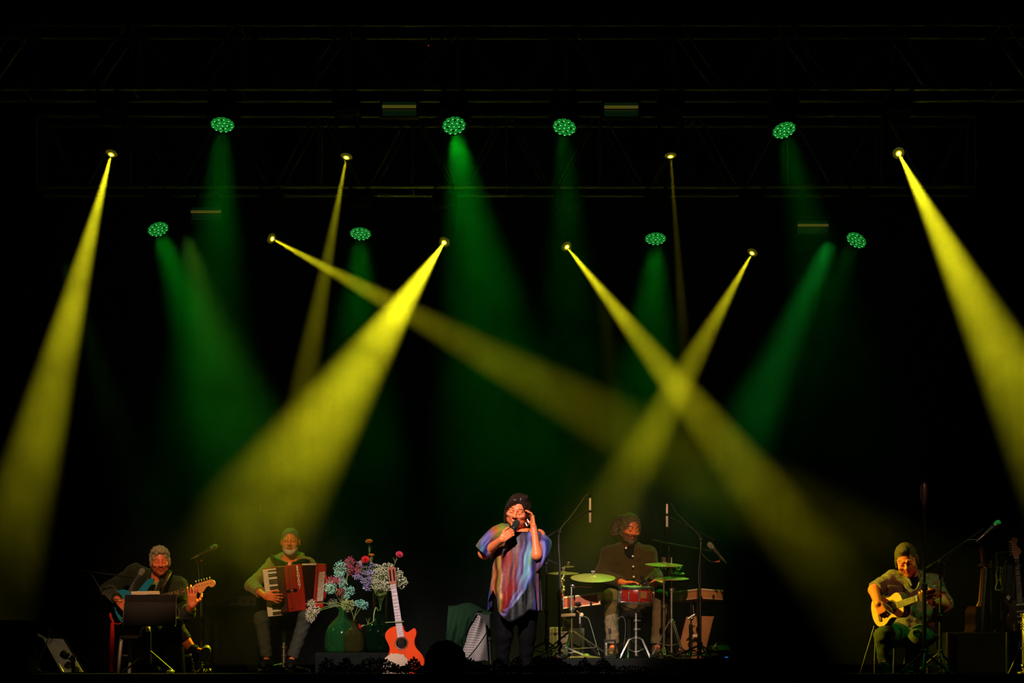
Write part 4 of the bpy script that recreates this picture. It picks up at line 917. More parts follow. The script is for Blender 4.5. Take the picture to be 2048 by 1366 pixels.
# ------------------------------------------------------------------ microphones, stands
RZ = .13
def foot_z(Y, riser): return RZ if riser else 0.0
def stand(name, label, px, Y, ytop, boom=None, riser=False, spread=.27, legs_y=.16, metal=None, r=.0095, rot=0.4, cat='stand', lower=None, group=None, legm=None, clutch=True):
    """tripod stand; boom = two picture points ((px, py, Y), (px, py, Y))"""
    m = metal or BLACKM; z0 = foot_z(Y, riser); top = P(px, ytop, Y); base = Vector((top.x, Y, z0))
    root = thing(name, label, cat, base, group)
    zt = z0 + legs_y
    b = MB(); b.tube([base + Vector((0, 0, .05)), Vector((base.x, Y, (top.z + z0) / 2))], r * 1.35, 10); b.build('lower_tube', lower or m, root)
    b = MB(); b.tube([Vector((base.x, Y, (top.z + z0) / 2 - .05)), top], r, 10); b.build('upper_tube', m, root)
    b = MB(); b.lathe([(r * 1.3, -.03), (r * 2.2, -.02), (r * 2.2, .02), (r * 1.3, .03)], (base.x, Y, (top.z + z0) / 2), n=12); b.build('collar', m, root)
    b = MB(); b.lathe([(r * 1.5, -.03), (r * 2.4, -.02), (r * 2.4, .03), (r * 1.4, .04)], (base.x, Y, zt), n=12); b.build('hub', m, root)
    for k in range(3):
        a = rot + k * 2 * math.pi / 3; e = base + Vector((math.cos(a) * spread, math.sin(a) * spread, .011)); s_ = Vector((base.x, Y, zt)) + Vector((math.cos(a), math.sin(a), 0)) * r * 2
        b = MB(); b.tube([s_, e], r * .95, 8); lg = b.build('leg', legm or m, root)
        b = MB(); b.tube([e + (e - s_).normalized() * -.03, e + (e - s_).normalized() * .005], r * 1.5, 8); b.build('rubber_foot', BLACKP, lg)
        mid = s_.lerp(e, .5); b = MB(); b.tube([Vector((base.x, Y, z0 + legs_y * .35)), mid], r * .55, 6); b.build('leg_brace', legm or m, root)
    if boom:
        p, q = P(*boom[0]), P(*boom[1])
        b = MB(); b.tube([p, q], r * .8, 8); bo = b.build('boom', m, root)
        d = (q - p).normalized(); b = MB(); b.tube([p, p + d * .09], r * 1.6, 10); b.build('counterweight', m, bo)
        if clutch:
            b = MB(); b.lathe([(r * 1.6, -.025), (r * 2.2, -.015), (r * 2.2, .015), (r * 1.6, .025)], top, (0, 1, 0), 12); b.tube([top, top + Vector((.035, -.03, -.02))], .006, 6); b.build('clutch', m, root)
    return root
GRILLE = mat('microphone_grille', (.35, .35, .33), .45, .7, .5, 400, bump=.8, bscale=500)
GRILLE_D = mat('dark_microphone_grille', (.03, .03, .03), .5, .3, .6, 400, bump=.8, bscale=500)
MICBODY = mat('microphone_body_grey', (.10, .10, .10), .35, .5)
def vocal_mic(name, label, head, tail, gm=None, bm=None, r=.026, ring=CHROME, root_cat='microphone'):
    h, t = (q if isinstance(q, Vector) else P(*q) for q in (head, tail)); d = (t - h); L = d.length; d.normalize()
    root = thing(name, label, root_cat, t)
    b = MB(); b.lathe([(.001, -r * 1.05), (r * .55, -r * .9), (r * .92, -r * .45), (r, 0), (r * .96, r * .5), (r * .86, r * 1.1)], h, d, 20, False); b.build('grille', gm or GRILLE, root)
    b = MB(); b.lathe([(r * .9, r * 1.05), (r * .95, r * 1.1), (r * .95, r * 1.4), (r * .8, r * 1.5)], h, d, 20); b.build('ring', ring, root)
    b = MB(); b.lathe([(r * .78, r * 1.4), (r * .62, L * .6), (r * .46, L)], h, d, 16); b.build('handle', bm or MICBODY, root)
    b = MB(); b.lathe([(r * .40, L - .01), (r * .42, L + .045), (r * .15, L + .09)], h, d, 12); b.build('plug', STEEL, root)
    return root
def pencil_mic(name, label, a, c, tip=None):
    a, c = P(*a), P(*c); d = (c - a); L = d.length; d.normalize(); root = thing(name, label, 'microphone', c)
    wh = mat('nickel_microphone', (.62, .50, .48), .4, .35)
    b = MB(); b.lathe([(.010, 0), (.0115, .004), (.0115, L * .52)], a, d, 14); b.build('body', wh, root)
    b = MB(); b.lathe([(.0095, L * .52), (.0095, L * .58)], a, d, 14); b.build('joint', BLACKP, root)
    b = MB(); b.lathe([(.0115, L * .58), (.0115, L * .98), (.009, L)], a, d, 14); b.build('capsule', wh, root)
    b = MB(); b.lathe([(.0125, L * .50), (.0155, L * .51), (.0155, L * .585), (.0125, L * .595)], a, d, 12); b.build('clip', BLACKP, root)
    b = MB(); b.lathe([(.008, -.035), (.0095, 0.002)], a, d, 12); b.build('plug', BLACKP, root)
    return root
# left: boom stand and vocal mic of the electric guitarist
stand('microphone_stand', 'black boom microphone stand left of the electric guitarist', 155, .9, 1152, boom=((126, 1137, .9), (268, 1155, .85)), rot=.5)
vocal_mic('microphone', 'grey vocal microphone on the boom in front of the electric guitarist', (284, 1142.5, .84), (268, 1165, .84), r=.027)
cable('cable', [P(266, 1168, .84), P(258, 1185, .82), P(243, 1199, .8), P(225, 1196, .82), P(200, 1176, .86), P(187, 1154, .89), P(172, 1143, .89), P(160, 1141, .89)], .0035, CABLE, 'thin cable looping from the boom microphone near the electric guitarist')
stand('microphone_stand', 'upright black microphone stand right of the electric guitarist, with a red clip', 404, 1.5, 1128, rot=.9)
o = vocal_mic('microphone', 'grey vocal microphone tilted up on the straight stand between guitarist and accordion player', (430, 1093.5, 1.46), (398, 1110, 1.46), r=.027)
t = thing('microphone_clip', 'black microphone clip with a red pad on the straight stand', 'clip', P(404, 1125, 1.48))
b = MB(); b.tube([P(398, 1129, 1.47), P(404, 1120, 1.47), P(414, 1105, 1.46)], .011, 8); b.tube([P(403, 1124, 1.48), P(413, 1129, 1.48)], .008, 8); b.tube([P(404, 1122, 1.5), P(404, 1129, 1.5)], .014, 8); b.build('arm', BLACKM, t)
b = MB(); b.ball(P(403, 1121.5, 1.44), .011, 10, 8); b.build('pad', mat('red_rubber', (.5, .03, .015), .5), t)
cable('cable', [P(398, 1112, 1.46), P(392, 1118, 1.47), P(396, 1134, 1.48), P(400, 1180, 1.48), P(402, 1250, 1.48), P(401, 1310, 1.48), P(396, 1344, 1.45)], .0035, CABLE, 'cable hanging along the straight microphone stand')
# singer's hand-held
vocal_mic('microphone', 'black hand-held microphone in the right hand of the singer', (1032.5, 1047, -.245), (1013, 1089, -.225), gm=GRILLE_D, bm=mat('black_satin', (.02, .02, .02), .3), r=.030, ring=mat('dark_ring', (.4, .4, .42), .25, 1))
# drum kit stands
stand('microphone_stand', 'black boom stand between the singer and the drummer, holding a slim overhead microphone', 1119, .98, 1064, boom=((1093, 1076, .98), (1176, 1021, 1.15)), riser=True, rot=.25, spread=.30, legs_y=.12, legm=mat('yellowed_leg', (.5, .5, .48), .35, .8))
pencil_mic('microphone', 'slim nickel microphone hanging point down left of the drummer', (1180, 996, 1.15), (1180, 1045, 1.15))
cable('cable', [P(1180, 992, 1.15), P(1178, 989, 1.15), P(1171, 992, 1.14), P(1158, 1010, 1.1), P(1140, 1035, 1.05), P(1125, 1052, 1.0), P(1118, 1068, .965), P(1117, 1095, .965), P(1120, 1130, .965), P(1122, 1200, .965), P(1120, 1290, .965)], .0035, CABLE, 'cable running down the left overhead microphone stand')
stand('microphone_stand', 'short black boom stand behind the right elbow of the singer', 1093, 1.25, 1126, boom=((1087, 1118, 1.25), (1126, 1132, 1.15)), riser=True, rot=1.3, lower=BLACKM)
stand('microphone_stand', 'black boom stand right of the drums, holding a slim overhead microphone', 1400.5, .98, 1079, boom=((1431, 1083, .98), (1339, 1035, 1.3)), riser=True, rot=.7, legs_y=.12)
pencil_mic('microphone', 'slim nickel microphone standing point up right of the drummer', (1334, 1056, 1.3), (1334, 1008, 1.3))
b = MB(); t = thing('windshield', 'dark foam tube below the right overhead microphone', 'windshield', P(1332, 1068, 1.3)); b.lathe([(.012, 0), (.020, .01), (.022, .06), (.012, .075)], P(1333.5, 1070, 1.3), (0, 0, 1), 12); b.build('foam', mat('black_foam', (.008, .008, .008), .95), t)
cable('cable', [P(1334, 1008, 1.3), P(1341, 1006, 1.3), P(1352, 1024, 1.25), P(1372, 1045, 1.15), P(1394, 1066, 1.03), P(1402, 1085, .965), P(1397, 1145, .965), P(1400, 1200, .965), P(1402, 1295, .965)], .0032, CABLE, 'cable looping down the right overhead microphone stand')
stand('microphone_stand', 'low black boom stand behind the hi-hat, its boom lying almost level', 1338, 1.55, 1093, boom=((1305, 1081.5, 1.5), (1425, 1103, 1.05)), riser=True, rot=2.0, clutch=False)
vocal_mic('microphone', 'silver ball microphone turned towards the right of the drums', (1420, 1090, 1.04), (1440, 1112, 1.04), r=.027)
cable('cable', [P(1403, 1106, 1.03), P(1411, 1116, 1.03), P(1422, 1123, 1.03), P(1432, 1123, 1.03), P(1440, 1119, 1.04), P(1441, 1113, 1.04)], .0032, CABLE, 'short cable with a loop under the silver ball microphone')
t = thing('cable_plug', 'red cable plug near the silver ball microphone', 'plug', P(1436, 1123, 1.03)); b = MB(); b.tube([P(1432.5, 1123.6, 1.03), P(1439.5, 1122.8, 1.03)], .007, 10); b.tube([P(1430.5, 1123.6, 1.03), P(1433.5, 1123.5, 1.03)], .004, 8); b.build('sleeve', mat('red_plug', (.65, .06, .03), .5), t)
# right guitarist
stand('microphone_stand', 'tall black straight stand in front of the right guitarist, crossing his shoulder', 1848.5, -.62, 1000, spread=.22, r=.0125, rot=.2)
t = thing('microphone', 'dark side-address microphone on top of the tall black stand', 'microphone', P(1848, 1000, -.62))
b = MB(); b.lathe([(.010, -.05), (.016, -.03), (.022, 0), (.026, .03), (.026, .10), (.020, .125), (.006, .135)], P(1848, 999, -.62), (0, 0, 1), 16); b.build('body', MICBODY, t)
b = MB(); b.tube([P(1841, 998, -.62), P(1841.5, 972, -.62), P(1846, 968, -.62), P(1855, 970, -.62)], .0035, 6); b.build('bracket', STEEL, t)
stand('microphone_stand', 'black boom stand beside the right guitarist with a long green-lit boom', 1880.5, -.45, 1124, boom=((1846, 1143, -.45), (1968, 1057, -.5)), rot=.55, spread=.20, r=.0105)
vocal_mic('microphone', 'grey vocal microphone on the long boom at the right', (1995, 1046.5, -.5), (1968, 1070, -.5), r=.026)
cable('cable', [P(1966, 1072, -.5), P(1956, 1079, -.5), P(1932, 1082, -.49), P(1905, 1105, -.47), P(1893, 1118, -.46), P(1890, 1140, -.45), P(1884, 1168, -.44), P(1880, 1200, -.43), P(1879, 1300, -.43), P(1881, 1344, -.42)], .0035, CABLE, 'cable running down the boom stand beside the right guitarist')

# ------------------------------------------------------------------ instruments: guitars
WOODM = {}
def strings(root, M, x0, x1, n, w0, w1, y, m, r=.0006):
    for i in range(n):
        t = i / (n - 1) - .5; b = MB(M); b.tube([(x0, y, t * w0), (x1, y - .002, t * w1)], r, 4); b.build('string', m, root)
STR = mat('string_metal', (.7, .68, .6), .3, 1)
FRET = mat('fret_metal', (.75, .72, .65), .25, 1)
def acoustic(name, label, M, L=.48, W=.37, depth=.09, cut=None, nut=.40, head=.17, top=None, side=None, fing=None, pegs=3, slot=True, nstr=6, group=None, hw=.066, headm=None, pegm=None):
    """body centre at the origin of M, neck along +x, soundboard facing -y; nut = distance from body end to nut"""
    root = thing(name, label, 'guitar', M.translation, group)
    h = L / 2
    half = [(-1, 0), (-.985, .32), (-.90, .66), (-.72, .92), (-.48, 1.0), (-.22, .90), (.02, .70), (.20, .64), (.40, .70), (.60, .78), (.80, .74), (.94, .52), (1.0, .22)]
    up = [(x * h, z * W / 2) for x, z in half]; lo = [(x * h, -z * W / 2) for x, z in half[1:]]
    if cut: lo = [(x * h, -z * W / 2) for x, z in half[1:9]] + [(.55 * h, -.80 * W / 2), (.74 * h, -.80 * W / 2), (.80 * h, -.70 * W / 2), (.70 * h, -.42 * W / 2), (.72 * h, -.28 * W / 2), (.84 * h, -.20 * W / 2), (1.0 * h, -.16 * W / 2)]
    ring = spline([(x, z, 0) for x, z in up] + [(x, z, 0) for x, z in lo[::-1]], 4, True); out = [(v.x, v.y) for v in ring]
    b = MB(M); b.prism(out, 0.0, depth); bd = b.build('body', side, root, bevel=.006)
    b = MB(M); b.prism([(x * .985, z * .985) for x, z in out], -.004, 0.001); tp = b.build('soundboard', top, root, bevel=.001)
    hx = .30 * h
    b = MB(M); b.lathe([(.0495, -.0045), (.0565, -.0062), (.0600, -.0045)], (hx, 0, 0), (0, 1, 0), 32, False); b.build('rosette', mat('rosette', (.10, .05, .02), .4, 0, .8, 200), tp)
    b = MB(M); b.lathe([(.048, -.0048), (.0005, -.0048)], (hx, 0, 0), (0, 1, 0), 32, False); b.build('sound_hole', mat('sound_hole_dark', (.004, .003, .002), .9), tp)
    b = MB(M); b.box((-.52 * h, -.009, 0), (.028, .012, .17)); br = b.build('bridge', headm or side, tp, bevel=.003)
    xn = h + nut
    b = MB(M); b.hexa([(hx + .055, -.006, -.029), (hx + .055, -.006, .029), (xn, -.010, .024), (xn, -.010, -.024), (hx + .055, .004, -.029), (hx + .055, .004, .029), (xn, .002, .024), (xn, .002, -.024)][0:4] + [(hx + .055, .002, -.029), (hx + .055, .002, .029), (xn, .002, .024), (xn, .002, -.024)]); b.build('fretboard', fing, root)
    b = MB(M); b.tube([(h - .01, .030, 0), (h + .05, .018, 0), (xn, .017, 0)], [.030, .018, .018], 12); b.build('neck', headm or side, root)
    nf = 19; sl = xn - (-.52 * h)
    for i in range(1, nf + 1):
        x = xn - sl * (1 - 2 ** (-i / 12))
        if x < hx + .06: break
        t = (x - hx - .055) / (xn - hx - .055); b = MB(M); b.box((x, -.0085 - .003 * t, 0), (.003, .003, .056 - .009 * t)); b.build('fret', FRET, root)
    b = MB(M); b.box((xn + .003, -.011, 0), (.006, .012, .049)); b.build('nut', mat('bone', (.75, .7, .6), .4), root)
    Rt = M @ Matrix.Translation((xn + .006, -.004, 0)) @ Matrix.Rotation(math.radians(12), 4, 'Z')
    b = MB(Rt); b.prism([(0, -.026), (0, .026), (.035, hw / 2), (head - .02, hw / 2 + .004), (head, .018), (head - .006, 0), (head, -.018), (head - .02, -hw / 2 - .004), (.035, -hw / 2)], 0, .016); hdk = b.build('headstock', headm or side, root, bevel=.002)
    if slot:
        for sg in (-1, 1):
            b = MB(Rt); b.box((head * .52, -.0008, sg * .016), (head * .62, .003, .013)); b.build('slot', mat('sound_hole_dark', (.004, .003, .002), .9), hdk)
    for sg in (-1, 1):
        for i in range(pegs):
            x = head * (.24 + .58 * i / max(1, pegs - 1)); z = sg * (hw / 2 + .002); b = MB(Rt); b.tube([(x, .008, z), (x, .008, z + sg * .016)], .0028, 6); b.ball((x, .008, z + sg * .022), (.0062, .0045, .008), 8, 6); b.build('tuning_peg', pegm or CHROME, hdk)
    strings(root, M, -.52 * h, xn + .004, nstr, .055, .040, -.016, STR)
    return root
def frameM(o, x, y): return Matrix.Translation(o) @ basis(x, y=y).to_4x4()
spruce = mat('spruce_top', (.62, .33, .07), .35, 0, .15, 30, coat=.3); mahog = mat('mahogany', (.16, .05, .02), .35, 0, .3, 30, coat=.3); rosew = mat('rosewood', (.07, .035, .02), .5, 0, .3, 60)
# the small many-stringed guitar being tuned
acoustic('acoustic_guitar', 'small honey-coloured guitar with many tuning pegs in the lap of the right guitarist', frameM(P(1775, 1217, -.28), (.56, -.79, .22), (.79, .57, .02)), .35, .27, .08, nut=.155, head=.20, top=spruce, side=mahog, fing=mat('pale_fretboard', (.30, .22, .08), .5), pegs=6, nstr=10, hw=.070)
# red cutaway guitar leaning in front of the vases
orange = mat('orange_lacquer', (.74, .055, .004), .22, 0, .12, 12, spec=.15); pinkf = mat('worn_pale_fretboard', (.46, .33, .33), .5, 0, .2, 60)
acoustic('acoustic_guitar', 'orange red cutaway guitar leaning beside the dark bottle', frameM(P(805.5, 1302, .42), (-.150, .16, .98), (.10, 1, -.15)), .46, .35, .09, cut=True, nut=.36, head=.18, top=orange, side=orange, fing=pinkf, pegs=3, headm=mat('headstock_red_brown', (.30, .07, .03), .35), slot=True)
# guitars on the rack at the right
acoustic('acoustic_guitar', 'dark red guitar seen from its side on the rack at the far right', frameM(P(1960, 1262, 1.45), (.085, .05, 1), (-.80, .62, .04)), .46, .36, .10, nut=.36, head=.20, top=mat('dark_soundboard', (.03, .02, .015), .4), side=mat('dark_red_side', (.045, .012, .008), .25, coat=.5), fing=rosew, pegs=6, nstr=12, headm=mat('red_neck', (.26, .03, .02), .3, coat=.4), pegm=mat('gold_peg', (.7, .6, .3), .25, 1))

def electric(name, label, M, body_m, guard_m, neck_m, fing_m, scale=1.0):
    Ms = M @ Matrix.Scale(scale, 4); root = thing(name, label, 'guitar', M.translation)
    ctl = [(-.20, .02), (-.195, .09), (-.15, .145), (-.08, .150), (-.01, .112), (.05, .108), (.11, .150), (.17, .185), (.215, .178), (.205, .150), (.150, .105), (.125, .06), (.13, .0), (.14, -.045), (.165, -.095), (.170, -.135), (.135, -.148), (.075, -.118), (.015, -.112), (-.05, -.145), (-.12, -.165), (-.175, -.125), (-.20, -.05)]
    ring = spline([(x, z, 0) for x, z in ctl], 4, True); out = [(v.x, v.y) for v in ring]
    b = MB(Ms); b.prism(out, 0, .042); b.build('body', body_m, root, bevel=.009)
    g = [(-.06, -.10), (.0, -.105), (.07, -.105), (.13, -.125), (.15, -.09), (.12, -.03), (.115, .05), (.12, .075), (.08, .085), (.02, .075), (-.05, .06), (-.075, .02), (-.05, -.03)]
    b = MB(Ms); b.prism(g, -.003, .001); b.build('pickguard', guard_m, root)
    for x, a in ((-.055, .15), (.0, 0), (.07, 0)): b = MB(Ms); b.box((x, -.006, 0), (.020, .010, .078), Matrix.Rotation(a, 3, 'Y')); b.build('pickup', mat('cream_plastic', (.7, .65, .5), .4), root, bevel=.003)
    b = MB(Ms); b.box((-.105, -.007, 0), (.035, .012, .075)); b.build('bridge', CHROME, root, bevel=.002)
    for i in range(3): b = MB(Ms); b.lathe([(.011, 0), (.011, -.008), (.008, -.014)], (-.055 - .035 * i, -.002, -.085 - .008 * i), (0, 1, 0), 14); b.build('knob', mat('cream_plastic', (.7, .65, .5), .4), root)
    b = MB(Ms); b.lathe([(.012, 0), (.012, .01)], (-.15, -.003, -.10), (0, -1, 0), 12); b.build('jack', CHROME, root)
    xn = .543
    b = MB(Ms); b.hexa([(.09, -.009, -.028), (.09, -.009, .028), (xn, -.009, .021), (xn, -.009, -.021), (.09, .0, -.028), (.09, .0, .028), (xn, .0, .021), (xn, .0, -.021)]); fb = b.build('fretboard', fing_m, root)
    b = MB(Ms); b.tube([(.10, .0245, 0), (xn, .019, 0)], [.024, .019], 12); b.build('neck', neck_m, root)
    for i in range(1, 22):
        x = xn - .648 * (1 - 2 ** (-i / 12)); t = (x - .09) / (xn - .09); b = MB(Ms); b.box((x, -.0098, 0), (.0035, .002, .055 - .013 * t)); b.build('fret', FRET, root)
        if i in (3, 5, 7, 9, 15, 17, 19): x2 = xn - .648 * (1 - 2 ** (-(i - .5) / 12)); b = MB(Ms); b.lathe([(.0045, -.0095), (.0005, -.0097)], (x2, 0, 0), (0, 1, 0), 10, False); b.build('inlay', mat('bone', (.75, .7, .6), .4), root)
    b = MB(Ms); b.box((xn + .003, -.009, 0), (.006, .010, .044)); b.build('nut', mat('bone', (.75, .7, .6), .4), root)
    hs = [(xn + .005, -.021), (xn + .005, .022), (xn + .03, .034), (xn + .06, .040), (xn + .12, .043), (xn + .17, .045), (xn + .195, .040), (xn + .212, .020), (xn + .210, -.005), (xn + .190, -.024), (xn + .165, -.022), (xn + .150, -.008), (xn + .125, -.014), (xn + .095, -.040), (xn + .065, -.052), (xn + .050, -.047), (xn + .040, -.036), (xn + .02, -.024)]
    ring = spline([(x, z, 0) for x, z in hs], 3, True); b = MB(Ms); b.prism([(v.x, v.y) for v in ring], -.002, .014); hk = b.build('headstock', neck_m, root, bevel=.002)
    for i in range(6):
        x = xn + .042 + .026 * i; b = MB(Ms); b.tube([(x, .006, .040), (x, .006, .056)], .003, 6); b.ball((x, .006, .062), (.006, .005, .008), 8, 6); b.build('tuning_peg', CHROME, hk)
        b = MB(Ms); b.lathe([(.0055, -.002), (.0045, -.009), (.003, -.013)], (x, 0, .018), (0, 1, 0), 10); b.build('post', CHROME, hk)
    strings(root, Ms, -.105, xn, 6, .052, .036, -.013, STR)
    return root
maple = mat('maple', (.68, .28, .08), .35, 0, .12, 20, coat=.3)
EG = frameM(P(271, 1207, .98), (.965, -.06, .235), (0, 1, .05))
electric('electric_guitar', 'blue solid-body electric guitar with a maple headstock held by the left guitarist', EG, mat('lake_blue_lacquer', (.012, .21, .34), .25, 0, .1, coat=.5), mat('cream_guard', (.55, .5, .4), .4), maple, mat('rosewood_fretboard', (.07, .03, .015), .5))
electric('electric_guitar', 'dark red electric guitar hanging at the right end of the rack', frameM(P(2041, 1223, 1.4), (-.06, .04, 1), (.25, .97, 0)), mat('dark_wine_lacquer', (.05, .01, .008), .25, coat=.5), mat('black_guard', (.01, .01, .01), .4), mat('amber_neck', (.45, .17, .05), .35), mat('rosewood_fretboard', (.07, .03, .015), .5), .92)
# strap of the electric guitarist
b = MB(); t = thing('guitar_strap', 'dark leather strap over the shoulder of the electric guitarist', 'strap', P(330, 1160, 1.1))
pts = spline([P(324, 1176, .95), P(330, 1164, .96), P(337, 1150, 1.03), P(341, 1143, 1.15), P(338, 1141, 1.28), P(325, 1150, 1.36)], 6)
for i, p in enumerate(pts): b._add([p + Vector((-.022, 0, 0)), p + Vector((.022, -.004, .004))], [])
for i in range(len(pts) - 1): b.f.append([2 * i, 2 * i + 1, 2 * i + 3, 2 * i + 2])
b.build('band', mat('brown_leather', (.035, .020, .012), .5), t, solid=.004)
# coiled red guitar lead
pts = []
for i in range(0, 46 * 8 + 1):
    t_ = i / 8; k = t_ / 46; c = P(225, 1246, .88).lerp(P(223, 1343.5, .86), k ** 1.25); rr = .0125 + .006 * min(1, k * 3); a = 2 * math.pi * t_
    pts.append(c + Vector((rr * math.cos(a), rr * math.sin(a), 0)))
red_lead = mat('red_lead', (.62, .030, .015), .4)
pts = spline([P(242, 1246, .93), P(236, 1248, .9), P(228, 1246, .88), P(222, 1239, .87), P(219.5, 1229, .88), P(221, 1227, .88), P(223.5, 1236, .88)], 5) + pts
o0 = P(224, 1344, .87); b = MB(); b.tube([p - o0 for p in pts], .0042, 6); o = b.build('coiled_cable', red_lead); o.location = o0; tag(o, 'red coiled guitar lead hanging from the blue guitar to the floor', 'cable')
# ------------------------------------------------------------------ accordion
def accordion():
    Y = 1.42; s_ = sc(Y); root = thing('accordion', 'red piano accordion with a black bellows panel and white keys on the seated man', 'accordion', P(590, 1180, Y))
    red = mat('red_celluloid', (.28, .015, .006), .22, 0, .35, 14, coat=.6); dred = mat('deep_red_celluloid', (.22, .015, .008), .25, 0, .35, 14, coat=.5); blk = mat('accordion_grille', (.030, .009, .004), .5, 0, .3, 60, spec=.15)
    def fr(px, py, lean, dy=0):   # a frame: x across, z up along a leaning axis, front -y
        a = math.radians(lean); return Matrix.Translation(P(px, py, Y + dy)) @ Matrix.Rotation(a, 4, 'Y')
    H = 96 / s_; u = 1 / s_
    # treble side: leans with its top to the left
    Mt = fr(574, 1178, -6.8)
    b = MB(Mt); b.box((4 * u, .10, 0), (62 * u, .20, H * .98)); b.build('treble_case', red, root, bevel=.012)
    b = MB(Mt); b.box((-9 * u, -.006, 0), (15 * u, .02, H * .96)); g = b.build('grille', blk, root, bevel=.004)
    for i in range(13):
        b = MB(Mt); z = -H * .44 + H * .88 * i / 12; b.tube([(-14 * u, -.018, z), (-8 * u, -.018, z + .012), (-3 * u, -.018, z)], .0016, 5); b.build('grille_scroll', dred, g)
    for x in (-2.5, 8, 12.5, 20):
        b = MB(Mt); b.box((x * u, -.004, 0), (1.3 * u, .012, H * .93)); b.build('trim_line', dred, root)
    b = MB(Mt); b.box((5 * u, -.005, 0), (4 * u, .014, H * .85)); b.build('ornament_panel', dred, root, bevel=.003)
    for z, x in ((-.02, 3), (-.015, 16)):
        b = MB(Mt); b.ball((x * u, -.022, z), (.020, .012, .012), 12, 8); b.build('register_switch', BLACKP, root)
    b = MB(Mt); b.box((9.5 * u, -.02, -.02), (16 * u, .006, .004)); b.build('switch_rod', STEEL, root)
    # keyboard
    b = MB(Mt); b.box((-30 * u, .045, -.015), (30 * u, .07, H * 1.02)); kb = b.build('keyboard_base', red, root, bevel=.006)
    n = 26; wk = mat('ivory_key', (.78, .72, .66), .3); bk = mat('ebony_key', (.010, .009, .008), .3)
    k0 = -H * .5 - .013; kp = H * .985 / n; me = None; mb_ = None
    for i in range(n):
        z = k0 + kp * (i + .5)
        if me is None:
            b = MB(); b.box((0, 0, 0), (27 * u, .014, kp * .88)); o = b.build('white_key', wk, None, bevel=.0012); me = o
        else:
            o = me.copy(); C.objects.link(o)
        o.parent = root; o.matrix_local = Matrix.Translation(-ORG[root.name]) @ Mt @ Matrix.Translation((-30.5 * u, .002, z))
        if i % 7 in (0, 1, 3, 4, 5) and i < n - 1:
            if mb_ is None: b = MB(); b.box((0, 0, 0), (17 * u, .018, kp * .52)); q = b.build('black_key', bk, None, bevel=.002); mb_ = q
            else: q = mb_.copy(); C.objects.link(q)
            q.parent = root; q.matrix_local = Matrix.Translation(-ORG[root.name]) @ Mt @ Matrix.Translation((-25.2 * u, -.010, z + kp * .5))
    # vertical maker's lettering
    for i, ch in enumerate('BRANZONI'):
        cu = bpy.data.curves.new('letter', 'FONT'); cu.body = ch; cu.size = .034; cu.align_x = 'CENTER'; cu.align_y = 'CENTER'; cu.extrude = .0012; cu.offset = .0009
        tmp = bpy.data.objects.new('letter', cu); C.objects.link(tmp); lm = bpy.data.meshes.new_from_object(tmp.evaluated_get(bpy.context.evaluated_depsgraph_get())); bpy.data.objects.remove(tmp)
        lm.materials.clear(); lm.materials.append(mat('lettering_silver', (.75, .7, .65), .3, .4)); o = bpy.data.objects.new('letter', lm); C.objects.link(o); o.parent = root
        z = H * .43 - H * .42 * i / 7 * 1.03
        o.matrix_local = Matrix.Translation(-ORG[root.name]) @ Mt @ Matrix.Translation((25.5 * u, -.0025, z)) @ Matrix.Rotation(math.pi / 2, 4, 'X')
    # bass side: leans the other way
    Mb = fr(639, 1173, 4.5, -.01)
    b = MB(Mb); b.box((0, .10, 0), (22 * u, .20, 86 * u)); b.build('bass_case', red, root, bevel=.014)
    b = MB(Mb); b.box((-8 * u, -.006, 0), (4 * u, .012, 84 * u)); b.build('trim_line', dred, root)
    b = MB(Mb); b.box((3.5 * u, -.006, -1 * u), (13.5 * u, .012, 60 * u)); bp = b.build('bass_button_board', mat('button_board', (.10, .02, .012), .4), root, bevel=.003)
    b = MB(Mb)
    for i in range(6):
        for j in range(20):
            z = (-28 + 56 * j / 19 + (i - 2.5) * .55) * u
            b.lathe([(.0050, 0), (.0050, -.007), (.0036, -.0095)], ((-1.6 + 2.05 * i) * u, -.012, z), (0, 1, 0), 7)
    b.build('bass_buttons', mat('ivory_button', (.78, .70, .60), .35), bp, kind='stuff')
    b = MB(Mb); b.tube(spline([(9 * u, .02, 26 * u), (13.5 * u, -.03, 14 * u), (14.5 * u, -.04, 0), (11.5 * u, .02, -22 * u)], 6), .010, 8); b.build('hand_strap', mat('red_strap', (.42, .02, .012), .5), root)
    b = MB(Mb); b.box((0, .10, 44 * u), (20 * u, .18, .02)); b.build('top_cap', red, root, bevel=.008)
    # bellows: pleats fanned between the two cases
    b = MB(); bl = mat('bellows_cloth', (.060, .026, .014), .75, 0, .4, 120, bump=.4, bscale=300); n = 15
    for i in range(n * 2 + 1):
        t = i / (n * 2); top = Vector(P(606, 1130.5, Y)).lerp(P(632, 1130, Y), t); bot = Vector(P(612.5, 1220, Y)).lerp(P(624, 1213, Y), t); d = .012 if i % 2 else .0
        for q in (top + Vector((0, d - .002, -d)), top + Vector((0, .20 - d, -d)), bot + Vector((0, .20 - d, d)), bot + Vector((0, d - .002, d))): b._add([q], [])
    for i in range(n * 2):
        for k in range(4): b.f.append([i * 4 + k, i * 4 + (k + 1) % 4, i * 4 + 4 + (k + 1) % 4, i * 4 + 4 + k])
    b.build('bellows', bl, root, smooth=False)
    b = MB()
    for i in range(22):
        t = (i + .5) / 22; p = Vector(P(604, 1128.8, Y)).lerp(P(632, 1128.3, Y), t); b.box(p + Vector((0, -.004, 0)), (.0042, .006, .014))
    b.build('bellows_edge_studs', mat('ivory_button', (.78, .70, .60), .35), root, kind='stuff')
